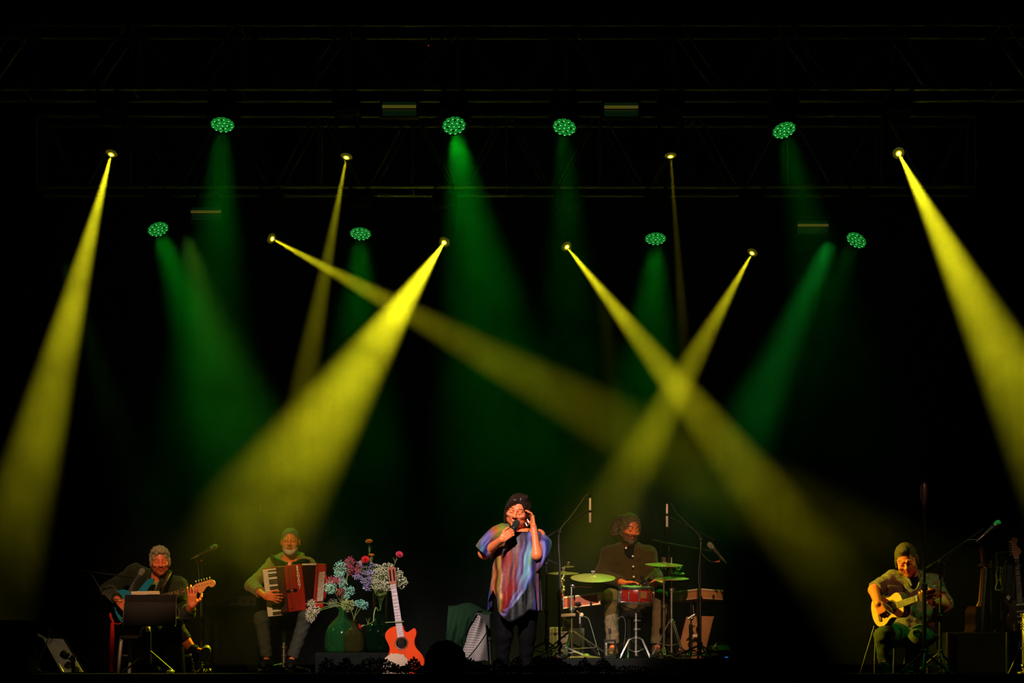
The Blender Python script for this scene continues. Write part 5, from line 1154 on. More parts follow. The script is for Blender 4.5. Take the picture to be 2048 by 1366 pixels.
    # shoulder straps
    for pts in ([P(543, 1113, 1.82), P(548, 1117, 1.72), P(556, 1122, 1.66), P(566, 1127, 1.56), P(574, 1130, 1.50)], [P(618, 1126, 1.80), P(609, 1123, 1.70), P(601, 1124, 1.66), P(592, 1128, 1.56), P(584, 1130, 1.50)]):
        b = MB(); q = spline(pts, 6)
        for i, p in enumerate(q): b._add([p + Vector((-.006, -.012, -.026)), p + Vector((.006, -.012, .026))], [])
        for i in range(len(q) - 1): b.f.append([2 * i, 2 * i + 1, 2 * i + 3, 2 * i + 2])
        b.build('shoulder_strap', mat('black_leather', (.012, .014, .012), .35), root, solid=.014)
accordion()
# stool of the accordion player
t = thing('piano_stool', 'round black stool with a metal post under the accordion player', 'stool', Vector((P(568, 1300, 1.9).x, 1.9, 0)))
x0 = P(568, 1300, 1.9).x; zs = P(568, 1251, 1.9).z
b = MB(); b.lathe([(.06, -.05), (.17, -.045), (.185, -.02), (.18, .005), (.15, .014), (0, .016)], (x0, 1.9, zs), n=28, close=False); b.build('seat', mat('stool_vinyl', (.02, .02, .018), .35), t)
b = MB(); b.tube([(x0, 1.9, .06), (x0, 1.9, zs - .03)], .022, 12); b.build('post', STEEL, t)
for k in range(4):
    a = .5 + k * math.pi / 2; e = Vector((x0 + math.cos(a) * .26, 1.9 + math.sin(a) * .26, .015)); b = MB(); b.tube([(x0, 1.9, .09), e + Vector((0, 0, .01))], .014, 8); lg = b.build('leg', STEEL, t); b = MB(); b.lathe([(.016, -.014), (.02, -.01), (.02, .012)], e, n=10); b.build('rubber_foot', BLACKP, lg)
for dz in (.17, .25): b = MB(); b.lathe([(.026, -.012), (.030, -.008), (.030, .008), (.026, .012)], (x0, 1.9, dz), n=14); b.build('collar', CHROME, t)

# ------------------------------------------------------------------ seats and stands of the other players
def chair(name, label, px, Y, seat_z, half, m, back_h=0, d=.2, tube=.012, legs=True):
    c = P(px, 1340, Y); root = thing(name, label, 'chair', (c.x, Y, 0)); seat_m = BLACKP
    b = MB(); b.box((c.x, Y, seat_z), (half * 2, d * 2, .04)); b.build('seat', seat_m, root, bevel=.012)
    for sx in (-1, 1):
        for sy in (-1, 1):
            b = MB(); top = Vector((c.x + sx * (half - .02), Y + sy * (d - .02), seat_z - .02)); e = Vector((c.x + sx * (half + .0), Y + sy * (d + .02), 0.0)); b.tube([top, e], tube, 10); lg = b.build('leg', m, root)
    for sx in (-1, 1):
        b = MB(); b.tube([(c.x + sx * (half - .01), Y - d, .16), (c.x + sx * (half - .01), Y + d, .16)], tube * .7, 8); b.build('stretcher', m, root)
    if back_h:
        for sx in (-1, 1): b = MB(); b.tube([(c.x + sx * (half - .02), Y + d - .01, seat_z), (c.x + sx * (half - .03), Y + d + .06, seat_z + back_h)], tube, 8); b.build('back_post', m, root)
        b = MB(); b.box((c.x, Y + d + .045, seat_z + back_h * .72), (half * 1.85, .03, back_h * .5), Matrix.Rotation(-.15, 3, 'X')); b.build('backrest', seat_m, root, bevel=.01)
    return root
chair('chair', 'black chair with pale metal legs under the electric guitarist', 312, 1.36, .33, .30, mat('worn_pale_metal', (.35, .35, .30), .5, .5), tube=.018)
chair('chair', 'black chair with green-lit edge under the right guitarist', 1822, .16, .315, .20, BLACKM, back_h=.42)
t = thing('drum_stool', 'round black stool under the drummer', 'stool', (P(1258, 1300, 2.05).x, 2.05, RZ)); x0 = P(1258, 1300, 2.05).x; zs = P(1258, 1226, 2.05).z
b = MB(); b.lathe([(.05, -.06), (.17, -.05), (.18, -.01), (.16, .012), (0, .014)], (x0, 2.05, zs), n=24, close=False); b.build('seat', BLACKP, t)
b = MB(); b.tube([(x0, 2.05, RZ + .1), (x0, 2.05, zs - .03)], .016, 10); b.build('post', CHROME, t)
for k in range(3): a = .4 + k * 2.094; b = MB(); b.tube([(x0, 2.05, RZ + .22), (x0 + math.cos(a) * .25, 2.05 + math.sin(a) * .25, RZ + .01)], .011, 8); b.build('leg', CHROME, t)
# music stand
t = thing('music_stand', 'black music stand with a wide solid desk before the electric guitarist', 'stand', (P(301, 1340, .42).x, .42, 0)); Y = .42
dk = mat('matt_black_desk', (.006, .007, .006), .7, 0, .2, spec=.2)
tp = [P(250, 1190, Y + .05), P(353, 1189, Y + .05)]; bt = [P(247, 1251, Y - .07), P(352, 1250, Y - .07)]
def panel(b, a, c, d, e, th): n_ = Vector((0, th, 0)); b.hexa([a, c, d, e, a + n_, c + n_, d + n_, e + n_])
b = MB(); panel(b, tp[0], tp[1], bt[1], bt[0], .006); b.build('desk', dk, t)
b = MB(); a0_, c0_ = tp[0].lerp(bt[0], .24), tp[1].lerp(bt[1], .26); panel(b, a0_ + Vector((0, -.012, 0)), c0_ + Vector((0, -.012, 0)), bt[1] + Vector((0, -.012, 0)), bt[0] + Vector((0, -.012, 0)), .008); b.build('folder', mat('black_folder', (.006, .007, .006), .5, spec=.3), t)
b = MB(); b.tube([a0_ + Vector((-.003, -.012, 0)), bt[0] + Vector((-.003, -.012, 0))], .0035, 6); b.build('edge', mat('pale_edge', (.25, .25, .22), .4), t)
b = MB(); b.box((bt[0] + bt[1]) / 2 + Vector((0, -.03, -.004)), ((bt[1] - bt[0]).length, .06, .008)); b.build('ledge', dk, t)
b = MB(); b.tube([P(299, 1225, Y + .03), P(299, 1262, Y + .03), (P(299, 1262, Y).x, Y, .28)], .012, 10); b.build('upper_tube', BLACKM, t)
b = MB(); b.lathe([(.018, -.02), (.026, -.014), (.026, .014), (.018, .02)], P(296, 1259, Y + .02), (1, 0, .05), 12); b.build('collar', mat('nickel_collar', (.6, .5, .4), .35, .8), t)
xb = P(299, 1262, Y).x; b = MB(); b.tube([(xb, Y, .09), (xb, Y, .36)], .015, 10); b.build('lower_tube', BLACKM, t)
for k in range(3):
    a = -.35 + k * 2.094 + math.pi / 2 * 0; b = MB(); b.tube([(xb, Y, .20), (xb + math.cos(a) * .25, Y + math.sin(a) * .25, .012)], .009, 8); b.build('leg', BLACKM, t)
t = thing('sheet_music', 'cream sheets of music lying open on top of the music stand', 'sheets', P(290, 1187, .47)); b = MB()
for i in range(4): b.hexa([P(262 + i * .4, 1184 - i * .35, .46 + .004 * i), P(318, 1183 - i * .3, .46 + .004 * i), P(319, 1188.6, .455 + .004 * i), P(263, 1189.4, .455 + .004 * i)] + [q + Vector((0, .003, 0)) for q in (P(262 + i * .4, 1184 - i * .35, .46 + .004 * i), P(318, 1183 - i * .3, .46 + .004 * i), P(319, 1188.6, .455 + .004 * i), P(263, 1189.4, .455 + .004 * i))])
b.build('paper', mat('cream_paper', (.55, .45, .28), .8), t)
# tilted board on the floor at the left
t = thing('floor_monitor', 'tilted grey-fronted floor monitor with dark frame on the left stage edge', 'monitor', P(127, 1345, .35)); Y = .2
A = [P(90, 1276, Y + .22), P(126, 1278, Y + .22), P(166, 1344, Y), P(126, 1345, Y)]; back = Vector((.16, .34, -.02))
b = MB(); b.hexa([A[0] + Vector((-.02, .012, .01)), A[1] + Vector((.02, .012, .012)), A[2] + Vector((.03, .012, -.01)), A[3] + Vector((-.02, .012, -.01)), P(112, 1290, Y + .42), P(132, 1290, Y + .42), P(172, 1345, Y + .42), P(128, 1345, Y + .42)]); b.build('cabinet', BLACKP, t)
b = MB(); panel(b, A[0], A[1], A[2], A[3], .012); pn = b.build('grille', mat('dusty_grey_grille', (.34, .29, .21), .8, 0, .25, 30, bump=.4, bscale=300), t)
b = MB(); b.tube([P(75, 1269, Y + .2), P(88, 1276, Y + .2), P(126, 1345, Y - .02)], .012, 8); b.build('rail', mat('worn_metal_rail', (.45, .42, .2), .45, .6), t)
for i in range(11):
    p = A[0].lerp(A[1], (i + .5) / 11) + Vector((0, 0, .018)); b = MB(); b.box(p, (.011, .02, .016)); b.build('vent_rib', BLACKP, t)
t = thing('clip_lamp', 'small dark clip lamp in front of the tilted floor monitor', 'lamp', P(140, 1345, .05))
b = MB(); b.lathe([(.022, -.03), (.034, -.022), (.037, .014), (.032, .032), (.014, .036)], P(129, 1309, .08), (.9, -.4, -.45), 16); b.build('lamp_head', BLACKM, t); b = MB(); b.tube([P(133, 1314, .08), P(142, 1318, .07), P(146, 1330, .05), P(147, 1345, .05)], .010, 8); b.tube([P(141, 1317, .07), P(150, 1320, .1)], .02, 8); b.build('arm', BLACKM, t); b = MB(); b.tube([P(146, 1310, .02), P(147, 1346, .03)], .017, 10); b.build('post', BLACKM, t)
cable('cable', [P(98, 1257, .3), P(100, 1262, .3), P(98, 1272, .32), P(90, 1295, .34), P(80, 1318, .36), P(77, 1340, .36), P(90, 1344, .3), P(110, 1345, .2)], .004, CABLE, 'thin cable falling behind the tilted floor monitor')
t = thing('front_fill_speaker', 'black loudspeaker cabinet at the lower left corner', 'loudspeaker', P(26, 1345, -.75)); p0, p1 = P(-14, 1240, -.8), P(55, 1347, -.8)
b = MB(); b.box(((p0.x + p1.x) / 2, -.66, p0.z / 2), (p1.x - p0.x, .30, p0.z)); b.build('cabinet', mat('speaker_black', (.003, .003, .003), .95, spec=0), t, bevel=.012); b = MB(); b.box(((p0.x + p1.x) / 2, -.815, p0.z / 2), (p1.x - p0.x - .03, .012, p0.z - .04)); b.build('grille', mat('speaker_grille', (.003, .003, .003), .95, 0, .3, 300, spec=0), t); b = MB(); b.ball(P(58, 1241, -.66), .006, 8, 6); b.build('corner_stud', STEEL, t)
# amplifier behind the electric guitarist
t = thing('amplifier', 'dark guitar amplifier in the shadows behind the straight microphone stand', 'amplifier', (P(468, 1340, 2.6).x, 2.6, 0)); xc = P(468, 1340, 2.6).x
b = MB(); b.box((xc, 2.6, .42), (.55, .30, .80)); b.build('cabinet', mat('amp_vinyl', (.004, .005, .004), .7, 0, .2, 90), t, bevel=.015)
b = MB(); b.box((xc, 2.445, .34), (.49, .012, .56)); b.build('grille_cloth', mat('amp_cloth', (.006, .007, .005), .9, 0, .3, 200), t); b = MB(); b.box((xc, 2.445, .72), (.49, .012, .10)); pn = b.build('control_panel', BLACKM, t)
for i in range(6): b = MB(); b.lathe([(.014, 0), (.012, .018)], (xc - .2 + .08 * i, 2.44, .72), (0, -1, 0), 12); b.build('knob', BLACKP, pn)
for sx in (-1, 1):
    for sy in (-1, 1): b = MB(); b.lathe([(.02, 0), (.02, .022)], (xc + sx * .23, 2.6 + sy * .11, 0), n=10); b.build('rubber_foot', BLACKP, t)
t = thing('water_bottle', 'small clear water bottle on the stage edge below the music stand', 'bottle', P(340, 1346, -.25)); p = P(340, 1346, -.25); p.z = 0
b = MB(); b.lathe([(.028, 0), (.031, .006), (.031, .012), (.028, .015), (.030, .02), (.022, .028), (.011, .034)], p, n=18, close=True); b.build('body', mat('clear_plastic', (.9, .95, .95), .05, trans=.9), t); b = MB(); b.lathe([(.0125, .033), (.0125, .043)], p, n=14); b.build('cap', mat('white_cap', (.7, .75, .75), .4), t)

# ------------------------------------------------------------------ vases and flowers
Yv = .75
t = thing('vase_plinth', 'low black cloth-covered plinth under the green bottles', 'plinth', (P(712, 1340, .85).x, .85, 0)); zp = P(712, 1306, .85).z; pa, pb = P(638, 1306, .85).x, P(786, 1306, .85).x
b = MB(); b.box(((pa + pb) / 2, .85, zp / 2), (pb - pa, .62, zp)); b.build('box', mat('black_cloth', (.008, .009, .008), .9, 0, .3, 30, bump=.3), t, bevel=.01)
def bottle(name, label, px, Y, prof, col, th=.0, rough=.03):
    c = P(px, 1306, Y); t = thing(name, label, 'bottle', (c.x, Y, zp)); b = MB(); s_ = sc(Y)
    pr = [(r / s_, (1306 - y) / s_) for r, y in prof]; pr = [(v.x, v.y) for v in spline([(r, h, 0) for r, h in pr], 5)]
    inner = [(max(.002, r - .004), h + (.004 if i == 0 else 0)) for i, (r, h) in enumerate(pr)]
    b.lathe([(0.0005, 0)] + pr + inner[::-1] + [(.0005, .005)], (c.x, Y, zp), n=40, close=False); b.build('glass', col, t)
    if 'clear' in label and name == 'glass_vase': return t
    rt = pr[-1]; b = MB(); b.lathe([(rt[0] * .98, rt[1] - .022), (rt[0] * 1.32, rt[1] - .018), (rt[0] * 1.35, rt[1] - .003), (rt[0] * .98, rt[1])], (c.x, Y, zp), n=24, close=False); b.build('lip', col, t)
    return t
def glass(name, col, rough=.03, body=.96):
    return mat(name, col, rough, 0, .03, 8, trans=body, ior=1.45)
bottle('demijohn', 'large clear green demijohn holding teal and magenta flowers', 685, .88, [(30, 1306), (34, 1301), (35.5, 1285), (34, 1268), (29, 1254), (20, 1243), (11, 1234), (8, 1226), (7.5, 1214)], glass('green_glass', (.16, .62, .20)))
bottle('demijohn', 'smaller olive brown demijohn in front of the large green one', 708, .68, [(17, 1306), (20.5, 1301), (21, 1284), (19.5, 1269), (14, 1260), (7, 1255), (5, 1249), (4.6, 1240)], glass('olive_glass', (.42, .36, .10)))
bottle('demijohn', 'dark green demijohn next to the orange red guitar', 758, .72, [(26, 1306), (30, 1300), (31, 1285), (30, 1265), (24, 1252), (13, 1245), (8, 1240), (7.5, 1222)], glass('dark_green_glass', (.03, .13, .05)))
bottle('glass_vase', 'tall clear cylinder vase with cream flowers behind the dark demijohn', 761, .98, [(15, 1306), (16, 1303), (16, 1240), (16, 1185)], glass('clear_glass', (.80, .90, .80), body=1.0))
def octs(P_, r, ax=None):
    """many tiny blossoms: an octahedron each, with random size and turn"""
    n = len(P_); base = np.array([(1, 0, 0), (-1, 0, 0), (0, 1, 0), (0, -1, 0), (0, 0, 1), (0, 0, -1)], np.float32); A = np.random.normal(size=(n, 3, 3)); Q = np.linalg.qr(A)[0]
    V = P_[:, None, :] + np.einsum('nij,kj->nki', Q, base) * (r * np.random.uniform(.6, 1.15, (n, 1, 1)))
    f = np.array([(0, 2, 4), (2, 1, 4), (1, 3, 4), (3, 0, 4), (2, 0, 5), (1, 2, 5), (3, 1, 5), (0, 3, 5)]); Fq = f[None] + 6 * np.arange(n)[:, None, None]
    return V.reshape(-1, 3), Fq.reshape(-1, 3)
stem_m = mat('flower_stem', (.16, .20, .05), .6, 0, .3, 50)
def spray(label, col, blobs, mouth, n=130, group=None, colname=None):
    """a bunch of baby's breath: fine stems from the bottle mouth to clouds of tiny blossoms. blobs: (px, py, rx, ry, Y)"""
    m = mat('petals_' + colname, col, .7, 0, .35, 60); mo = P(*mouth); t = thing('flower_spray', label, 'flowers', mo, group); pts = []; ax = []
    b = MB()
    for (px, py, rx, ry, Y) in blobs:
        rx *= 1.15; ry *= 1.15; k = max(14, int(n * (rx * ry) / 130)); c = P(px, py, Y); s_ = sc(Y)
        q = np.random.normal(size=(k, 3)); q /= np.linalg.norm(q, axis=1)[:, None]; q *= np.random.uniform(.25, 1, (k, 1)) ** .5
        w_ = np.array(c) + q * np.array((rx / s_, min(rx, ry) * .8 / s_, ry / s_)); pts.append(w_)
        mid = mo.lerp(c, .55) + Vector((0, 0, .02)); node = c.lerp(mo, .12)
        b.tube(spline([mo + Vector((0, 0, -.16)), mo, mid, node], 5), .0024, 5, False)
        if mouth == m3:   # long stems showing through the clear vase
            for q_ in range(2): g_ = Vector((random.uniform(-.045, .045), random.uniform(-.03, .03), -random.uniform(.22, .36))); b.tube([mo + g_, mo + Vector((g_.x * -.4, g_.y * .4, -.05)), mo.lerp(mid, .6)], .0034, 5, False)
        for i in range(0, k, 3): e = Vector(w_[i]); b.tube([node, node.lerp(e, .5) + Vector((0, 0, .006)), e], .0009, 3, False)
    b.build('stems', stem_m, t, kind='stuff')
    V, Fq = octs(np.concatenate(pts), .0054); V = V - np.array(ORG[t.name]); me = bpy.data.meshes.new('blossoms'); me.from_pydata(V.tolist(), [], Fq.tolist()); me.materials.append(m)
    o = link_mesh('blossoms', me, t); o['kind'] = 'stuff'
    return t
Z = lambda x, y: (610 + x / 6.83, 1060 + y / 6.83)
def bl(x, y, rx, ry, Y): p = Z(x, y); return (p[0], p[1], rx / 6.83, ry / 6.83, Y)
m1 = (685, 1214, .88); m2 = (708, 1240, .68); m3 = (761, 1190, .98); m4 = (758, 1222, .72)
TEAL = (.28, .62, .55); MAG = (.50, .06, .16); PUR = (.40, .30, .62); CRM = (.70, .66, .42); PNK = (.62, .36, .42)
spray('teal flower spray at the top left of the bouquet, above the accordion end', TEAL, [bl(480, 520, 85, 95, .86), bl(470, 610, 70, 45, .84)], m1, colname='teal')
spray('teal flower spray touching the accordion buttons, lower left of the bouquet', TEAL, [bl(345, 790, 85, 75, .84), bl(520, 730, 60, 70, .82)], m1, colname='teal')
spray('teal flower spray low in the middle above the green bottle neck', TEAL, [bl(610, 830, 75, 60, .82), bl(565, 915, 45, 35, .82)], m1, colname='teal')
spray('teal flower spray drooping right of the green bottle neck', TEAL, [bl(745, 1000, 75, 50, .70), bl(810, 1030, 55, 55, .70)], m2, colname='teal')
spray('magenta flower spray at the top of the left bouquet', MAG, [bl(610, 430, 75, 70, .90), bl(600, 540, 60, 80, .90)], m1, colname='magenta')
spray('magenta flower spray on the left beside the accordion', MAG, [bl(385, 690, 90, 55, .85), bl(455, 690, 70, 55, .85)], m1, colname='magenta')
spray('dark red flower spray in the middle of the left bouquet', (.30, .05, .07), [bl(490, 840, 70, 65, .83)], m1, colname='dark_red')
spray('magenta flower spray between the two bouquets', MAG, [bl(720, 545, 75, 60, .95)], m3, colname='magenta')
spray('pink white flower spray below the red carnation', PNK, [bl(745, 465, 40, 45, .95)], m3, colname='pink')
spray('purple flower spray in the middle, below the red carnation', PUR, [bl(850, 475, 95, 42, .93), bl(870, 580, 110, 36, .92), bl(705, 635, 65, 40, .94)], m3, colname='purple')
spray('purple flower spray hanging low at the left of the cream flowers', PUR, [bl(860, 690, 100, 75, .95), bl(850, 790, 65, 45, .95)], m3, colname='purple')
spray('cream flower spray filling the middle of the right bouquet', CRM, [bl(1040, 640, 130, 110, .92), bl(1000, 740, 90, 70, .90), bl(1100, 770, 110, 60, .92)], m3, n=110, colname='cream')
spray('cream flower spray at the top of the right bouquet', CRM, [bl(1130, 500, 75, 60, .95), bl(1000, 520, 75, 55, .95)], m3, n=100, colname='cream')
spray('cream flower spray reaching right over the guitar headstock', CRM, [bl(1245, 580, 70, 60, .90), bl(1300, 690, 85, 110, .88), bl(1372, 715, 35, 35, .88), bl(1220, 790, 60, 40, .86)], m3, n=80, colname='cream')
spray('yellowish cream flower spray just above the green bottle neck', (.45, .42, .18), [bl(590, 1030, 85, 85, .70)], m2, n=150, colname='yellow_cream')
spray('pinkish white flower spray hanging in front of the knee of the accordion player', (.58, .44, .42), [bl(85, 1010, 65, 55, .92), bl(85, 1150, 70, 110, .92), bl(160, 1090, 45, 55, .92)], m1, n=130, colname='pinkish_white')
spray('faded lilac flower spray at the lower left of the bouquet', (.22, .17, .22), [bl(380, 1000, 75, 65, .95)], m1, n=90, colname='lilac')
def carnation(label, px, py, Y, r, col, name, stem, tilt=(0, -.5, 1)):
    c = P(px, py, Y); t = thing('carnation', label, 'flower', c); m = mat('petal_' + name, col, .6, 0, .35, 40); ax = Vector(tilt).normalized(); u, v = ortho(ax)
    k = 0
    for ring, n_, el in ((1.0, 9, .15), (.75, 8, .55), (.45, 6, 1.0)):
        for i in range(n_):
            a = 2 * math.pi * (i + .4 * k) / n_; d = u * math.cos(a) + v * math.sin(a); w_ = ax.cross(d); b = MB(); out = (d * math.cos(el) + ax * math.sin(el)); rr = r * (1.0 if ring == 1 else ring + .2)
            b._add([c, c + out * rr * .6 + w_ * rr * .30, c + out * rr * (.95 + .08 * random.random()) + w_ * rr * .34 + ax * .12 * rr, c + out * rr * 1.05 + ax * .05 * rr, c + out * rr * (.95 + .08 * random.random()) - w_ * rr * .34 + ax * .12 * rr, c + out * rr * .6 - w_ * rr * .30], [(0, 1, 3, 5), (1, 2, 3), (3, 4, 5)]); b.build('petal', m, t, solid=.001)
        k += 1
    b = MB(); b.lathe([(.003, -r * 1.1), (r * .30, -r * .8), (r * .34, -r * .25), (r * .2, 0)], c, ax, 10); b.build('calyx', stem_m, t)
    b = MB(); b.tube(spline([c - ax * r] + [P(*q) for q in stem], 5), .0028, 6); b.build('stem', stem_m, t)
    if len(stem) > 1:
        q = P(*stem[0]); b = MB(); b.tube([q, q + Vector((.012, 0, .05)), q + Vector((.02, 0, .06))], [.003, .002, .0005], 5); b.build('leaf', stem_m, t); b = MB(); b.tube([q, q + Vector((-.010, 0, .04)), q + Vector((-.018, 0, .055))], [.003, .002, .0005], 5); b.build('leaf', stem_m, t)
    return t
carnation('orange carnation highest above the bouquets', 738, 1084, .95, .032, (.85, .20, .02), 'orange', [(739, 1106, .95), (744, 1150, .96), (757, 1195, .97)], (-.05, -.55, 1))
carnation('orange carnation lower, beside the red one above the bouquets', 742.5, 1112, .93, .031, (.80, .22, .015), 'light_orange', [(743, 1126, .93), (748, 1160, .95), (758, 1198, .97)], (.1, -.15, 1))
carnation('deep red carnation over the purple flowers', 731, 1120, .88, .036, (.62, .015, .02), 'red', [(733, 1136, .90), (745, 1165, .95), (757, 1200, .97)], (0, -1.4, .8))
carnation('red and white carnation standing apart above the guitar headstock', 798.6, 1110, .85, .034, (.68, .05, .10), 'crimson', [(790, 1126, .87), (780, 1160, .92), (766, 1200, .97)], (.35, -.9, .8))
carnation('red carnation drooping between the olive and the dark bottle', 722, 1253, .60, .030, (.60, .012, .015), 'red', [(736, 1249, .66), (750, 1240, .70), (756, 1224, .72)], (-.9, -.3, -.35))
for lab, pts in (('pale stem lying across the guitar neck', [P(771, 1245, .52), P(790, 1244, .446), P(806, 1243, .44)]), ('stem with a bud bending down from the dark bottle neck', [P(757, 1224, .7), P(752, 1215, .66), P(748, 1228, .64), P(747, 1242, .64)])):
    t = thing('cut_flower', lab, 'flower', pts[0]); b = MB(); b.tube(spline(pts, 5), .0038, 6); b.build('stem', mat('pale_stem', (.36, .42, .18), .6), t); b = MB(); b.ball(pts[-1], (.008, .008, .008), 8, 6); b.build('bud', stem_m, t)
# frame drum in front of the orange guitar
t = thing('frame_drum', 'round pale skinned frame drum leaning against the orange guitar', 'drum', P(790, 1346, .05)); c = P(792, 1335, .06); ax = Vector((.12, -1, .28)).normalized(); r = 28.5 / sc(.06)
b = MB(); b.lathe([(r * .985, 0), (r, .004), (r * .97, .006), (.0005, .0065)], c, ax, 40, False); b.build('skin', mat('drum_skin', (.58, .40, .27), .7, 0, .15, 9), t)
b = MB(); b.lathe([(r * .95, -.085), (r * 1.0, -.085), (r * 1.015, .0), (r * .99, .003)], c, ax, 40, False); b.build('shell', mat('drum_wood', (.36, .16, .05), .4), t, solid=.006)
for i in range(8): a = i * .785 + .3; u, v = ortho(ax); p = c + (u * math.cos(a) + v * math.sin(a)) * r * 1.03 - ax * .04; b = MB(); b.tube([p, p + ax * .035], .006, 6); b.build('tension_lug', CHROME, t)
# dark leaf garland along the stage edge, cut flowers on the floor
def leafage(name, label, xs, Y0, dy, zmax, n, m, lo=.014, hi=.03, kind='stuff', cat=None):
    root = thing(name, label, cat) if cat else None; b = MB(); rng = random.Random(5)
    for i in range(n):
        px = rng.uniform(*xs); y = Y0 + rng.uniform(-dy, dy); z = rng.uniform(.004, zmax) * (.72 + .28 * math.sin(px * .11 + 2 * math.sin(px * .037))); c = Vector(((px - 1024) / sc(y), y, max(z, .006))); L = rng.uniform(lo, hi)
        d = Vector((rng.uniform(-1, 1), rng.uniform(-1, .4), rng.uniform(-.2, 1))).normalized(); u, v = ortho(d); a = rng.uniform(0, 6.28); wv = u * math.cos(a) + v * math.sin(a)
        b._add([c, c + d * L * .45 + wv * L * .36, c + d * L + wv * .02 * L, c + d * L * .45 - wv * L * .36, c + d * L * .5 + wv.cross(d) * L * .1], [(0, 1, 4), (1, 2, 4), (2, 3, 4), (3, 0, 4)])
    for k in range(5): b.tube(spline([Vector(((xs[0] + (xs[1] - xs[0]) * i / 14 - 1024) / sc(Y0), Y0 + rng.uniform(-dy, dy) * .6, rng.uniform(.005, zmax * .5))) for i in range(15)], 4), .004, 5, False)
    o = b.build(name, m, smooth=False); tag(o, label, None, None, 'stuff'); return o
ivy = mat('dark_ivy_leaf', (.018, .045, .016), .5, 0, .5, 30)
leafage('ivy_foliage', 'dark leaf garland along the stage edge below the singer', (640, 1230), -.72, .16, .125, 5200, ivy)
leafage('ivy_foliage', 'thin dark leaf garland along the stage edge in front of the drums', (1230, 1440), -.72, .12, .06, 500, ivy)
cutm = mat('cut_leaf_yellow_green', (.42, .40, .06), .6, 0, .4, 60)
for i, (px, py, dx, dy_, lab) in enumerate(((538, 1330, 18, -4, 'cut flower stem with leaves at the feet of the accordion player, pointing right'), (520, 1337, 14, 4, 'cut flower stem lying leftmost before the accordion player'), (560, 1338, 20, 3, 'cut flower stem lying between the stool and the stage edge'), (590, 1340, 18, 5, 'cut flower stem lying rightmost before the accordion player'), (401, 1338, 5, -9, 'small yellow cut flower standing below the crossed shoe'), (416, 1344, 10, 1, 'flat cut leaf lying right of the crossed shoe'), (66, 1343, 18, -2, 'cut stem lying beside the black loudspeaker at the left'))):
    Y = -.3; p = P(px, py, Y); p.z = max(p.z, .02); t = thing('cut_flower', lab, 'flower', (p.x, Y, 0), 'cut flowers on the stage floor'); q = p + Vector((dx / sc(Y), -.05, -dy_ / sc(Y) * .9)); q.z = max(q.z, .008); rng = random.Random(i)
    b = MB(); b.tube([Vector((p.x - .04, Y, .006)), p, q], .003, 5); b.build('stem', cutm, t)
    for k in range(9):
        c = Vector((p.x - .04, Y, .006)).lerp(p, k / 8) if k < 4 else p.lerp(q, rng.random()); d = Vector((rng.uniform(-1, 1), rng.uniform(-1, .2), rng.uniform(.1, 1))).normalized(); u, v = ortho(d); L = rng.uniform(.02, .04); b = MB(); b._add([c, c + d * L * .5 + u * L * .3, c + d * L, c + d * L * .5 - u * L * .3], [(0, 1, 2, 3)]); b.build('leaf', cutm, t, solid=.001)
# ------------------------------------------------------------------ draped chair beside the singer
chair('chair', 'dark chair under the shawl and chequered scarf', 945, .62, .30, .17, BLACKM, back_h=.26)
def cloth(name, label, fn, nu, nv, m, cat='cloth', solid=.004, uvs=True):
    vs = [fn(i / nu, j / nv) for i in range(nu + 1) for j in range(nv + 1)]; o0 = sum(vs, Vector()) / len(vs)
    fs = [(i * (nv + 1) + j, i * (nv + 1) + j + 1, (i + 1) * (nv + 1) + j + 1, (i + 1) * (nv + 1) + j) for i in range(nu) for j in range(nv)]
    me = bpy.data.meshes.new(name); me.from_pydata([tuple(v - o0) for v in vs], [], fs); me.materials.append(m); uv = me.uv_layers.new(name='UVMap')
    for p in me.polygons:
        p.use_smooth = True
        for li in p.loop_indices: vi = me.loops[li].vertex_index; uv.data[li].uv = ((vi // (nv + 1)) / nu, (vi % (nv + 1)) / nv)
    o = link_mesh(name, me); o.location = o0; md = o.modifiers.new('thickness', 'SOLIDIFY'); md.thickness = solid; return tag(o, label, cat)
km = bpy.data.materials.new('chequered_cotton'); km.use_nodes = True; nt = km.node_tree; bs = nt.nodes['Principled BSDF']; bs.inputs['Roughness'].default_value = .9
uvn = nt.nodes.new('ShaderNodeUVMap'); sx = nt.nodes.new('ShaderNodeSeparateXYZ'); nt.links.new(uvn.outputs[0], sx.inputs[0])
def mth(op, a, b_=None, c=None):
    n_ = nt.nodes.new('ShaderNodeMath'); n_.operation = op
    for i, q in enumerate((a, b_, c)):
        if q is None: continue
        if isinstance(q, (int, float)): n_.inputs[i].default_value = q
        else: nt.links.new(q, n_.inputs[i])
    return n_.outputs[0]
U, Vv = sx.outputs[0], sx.outputs[1]
# woven fish-net dots: alternating dark stitches on white; lower right border with dark stripes
s1 = mth('SINE', mth('MULTIPLY', mth('ADD', U, Vv), 58)); s2 = mth('SINE', mth('MULTIPLY', mth('SUBTRACT', U, Vv), 58)); dots = mth('GREATER_THAN', mth('MULTIPLY', s1, s2), .36)
bd = mth('ADD', mth('MULTIPLY', U, .9), Vv); st = mth('GREATER_THAN', mth('SINE', mth('MULTIPLY', bd, 105)), .1); inb = mth('GREATER_THAN', bd, 1.18)
wide = mth('MULTIPLY', mth('GREATER_THAN', bd, 1.15), mth('LESS_THAN', bd, 1.20))
pat = mth('MAXIMUM', mth('ADD', mth('MULTIPLY', dots, mth('SUBTRACT', 1, inb)), mth('MULTIPLY', st, inb)), wide)
mx = nt.nodes.new('ShaderNodeMix'); mx.data_type = 'RGBA'; mx.inputs[6].default_value = (.30, .25, .25, 1); mx.inputs[7].default_value = (.008, .008, .009, 1); nt.links.new(pat, mx.inputs[0]); nt.links.new(mx.outputs[2], bs.inputs['Base Color'])
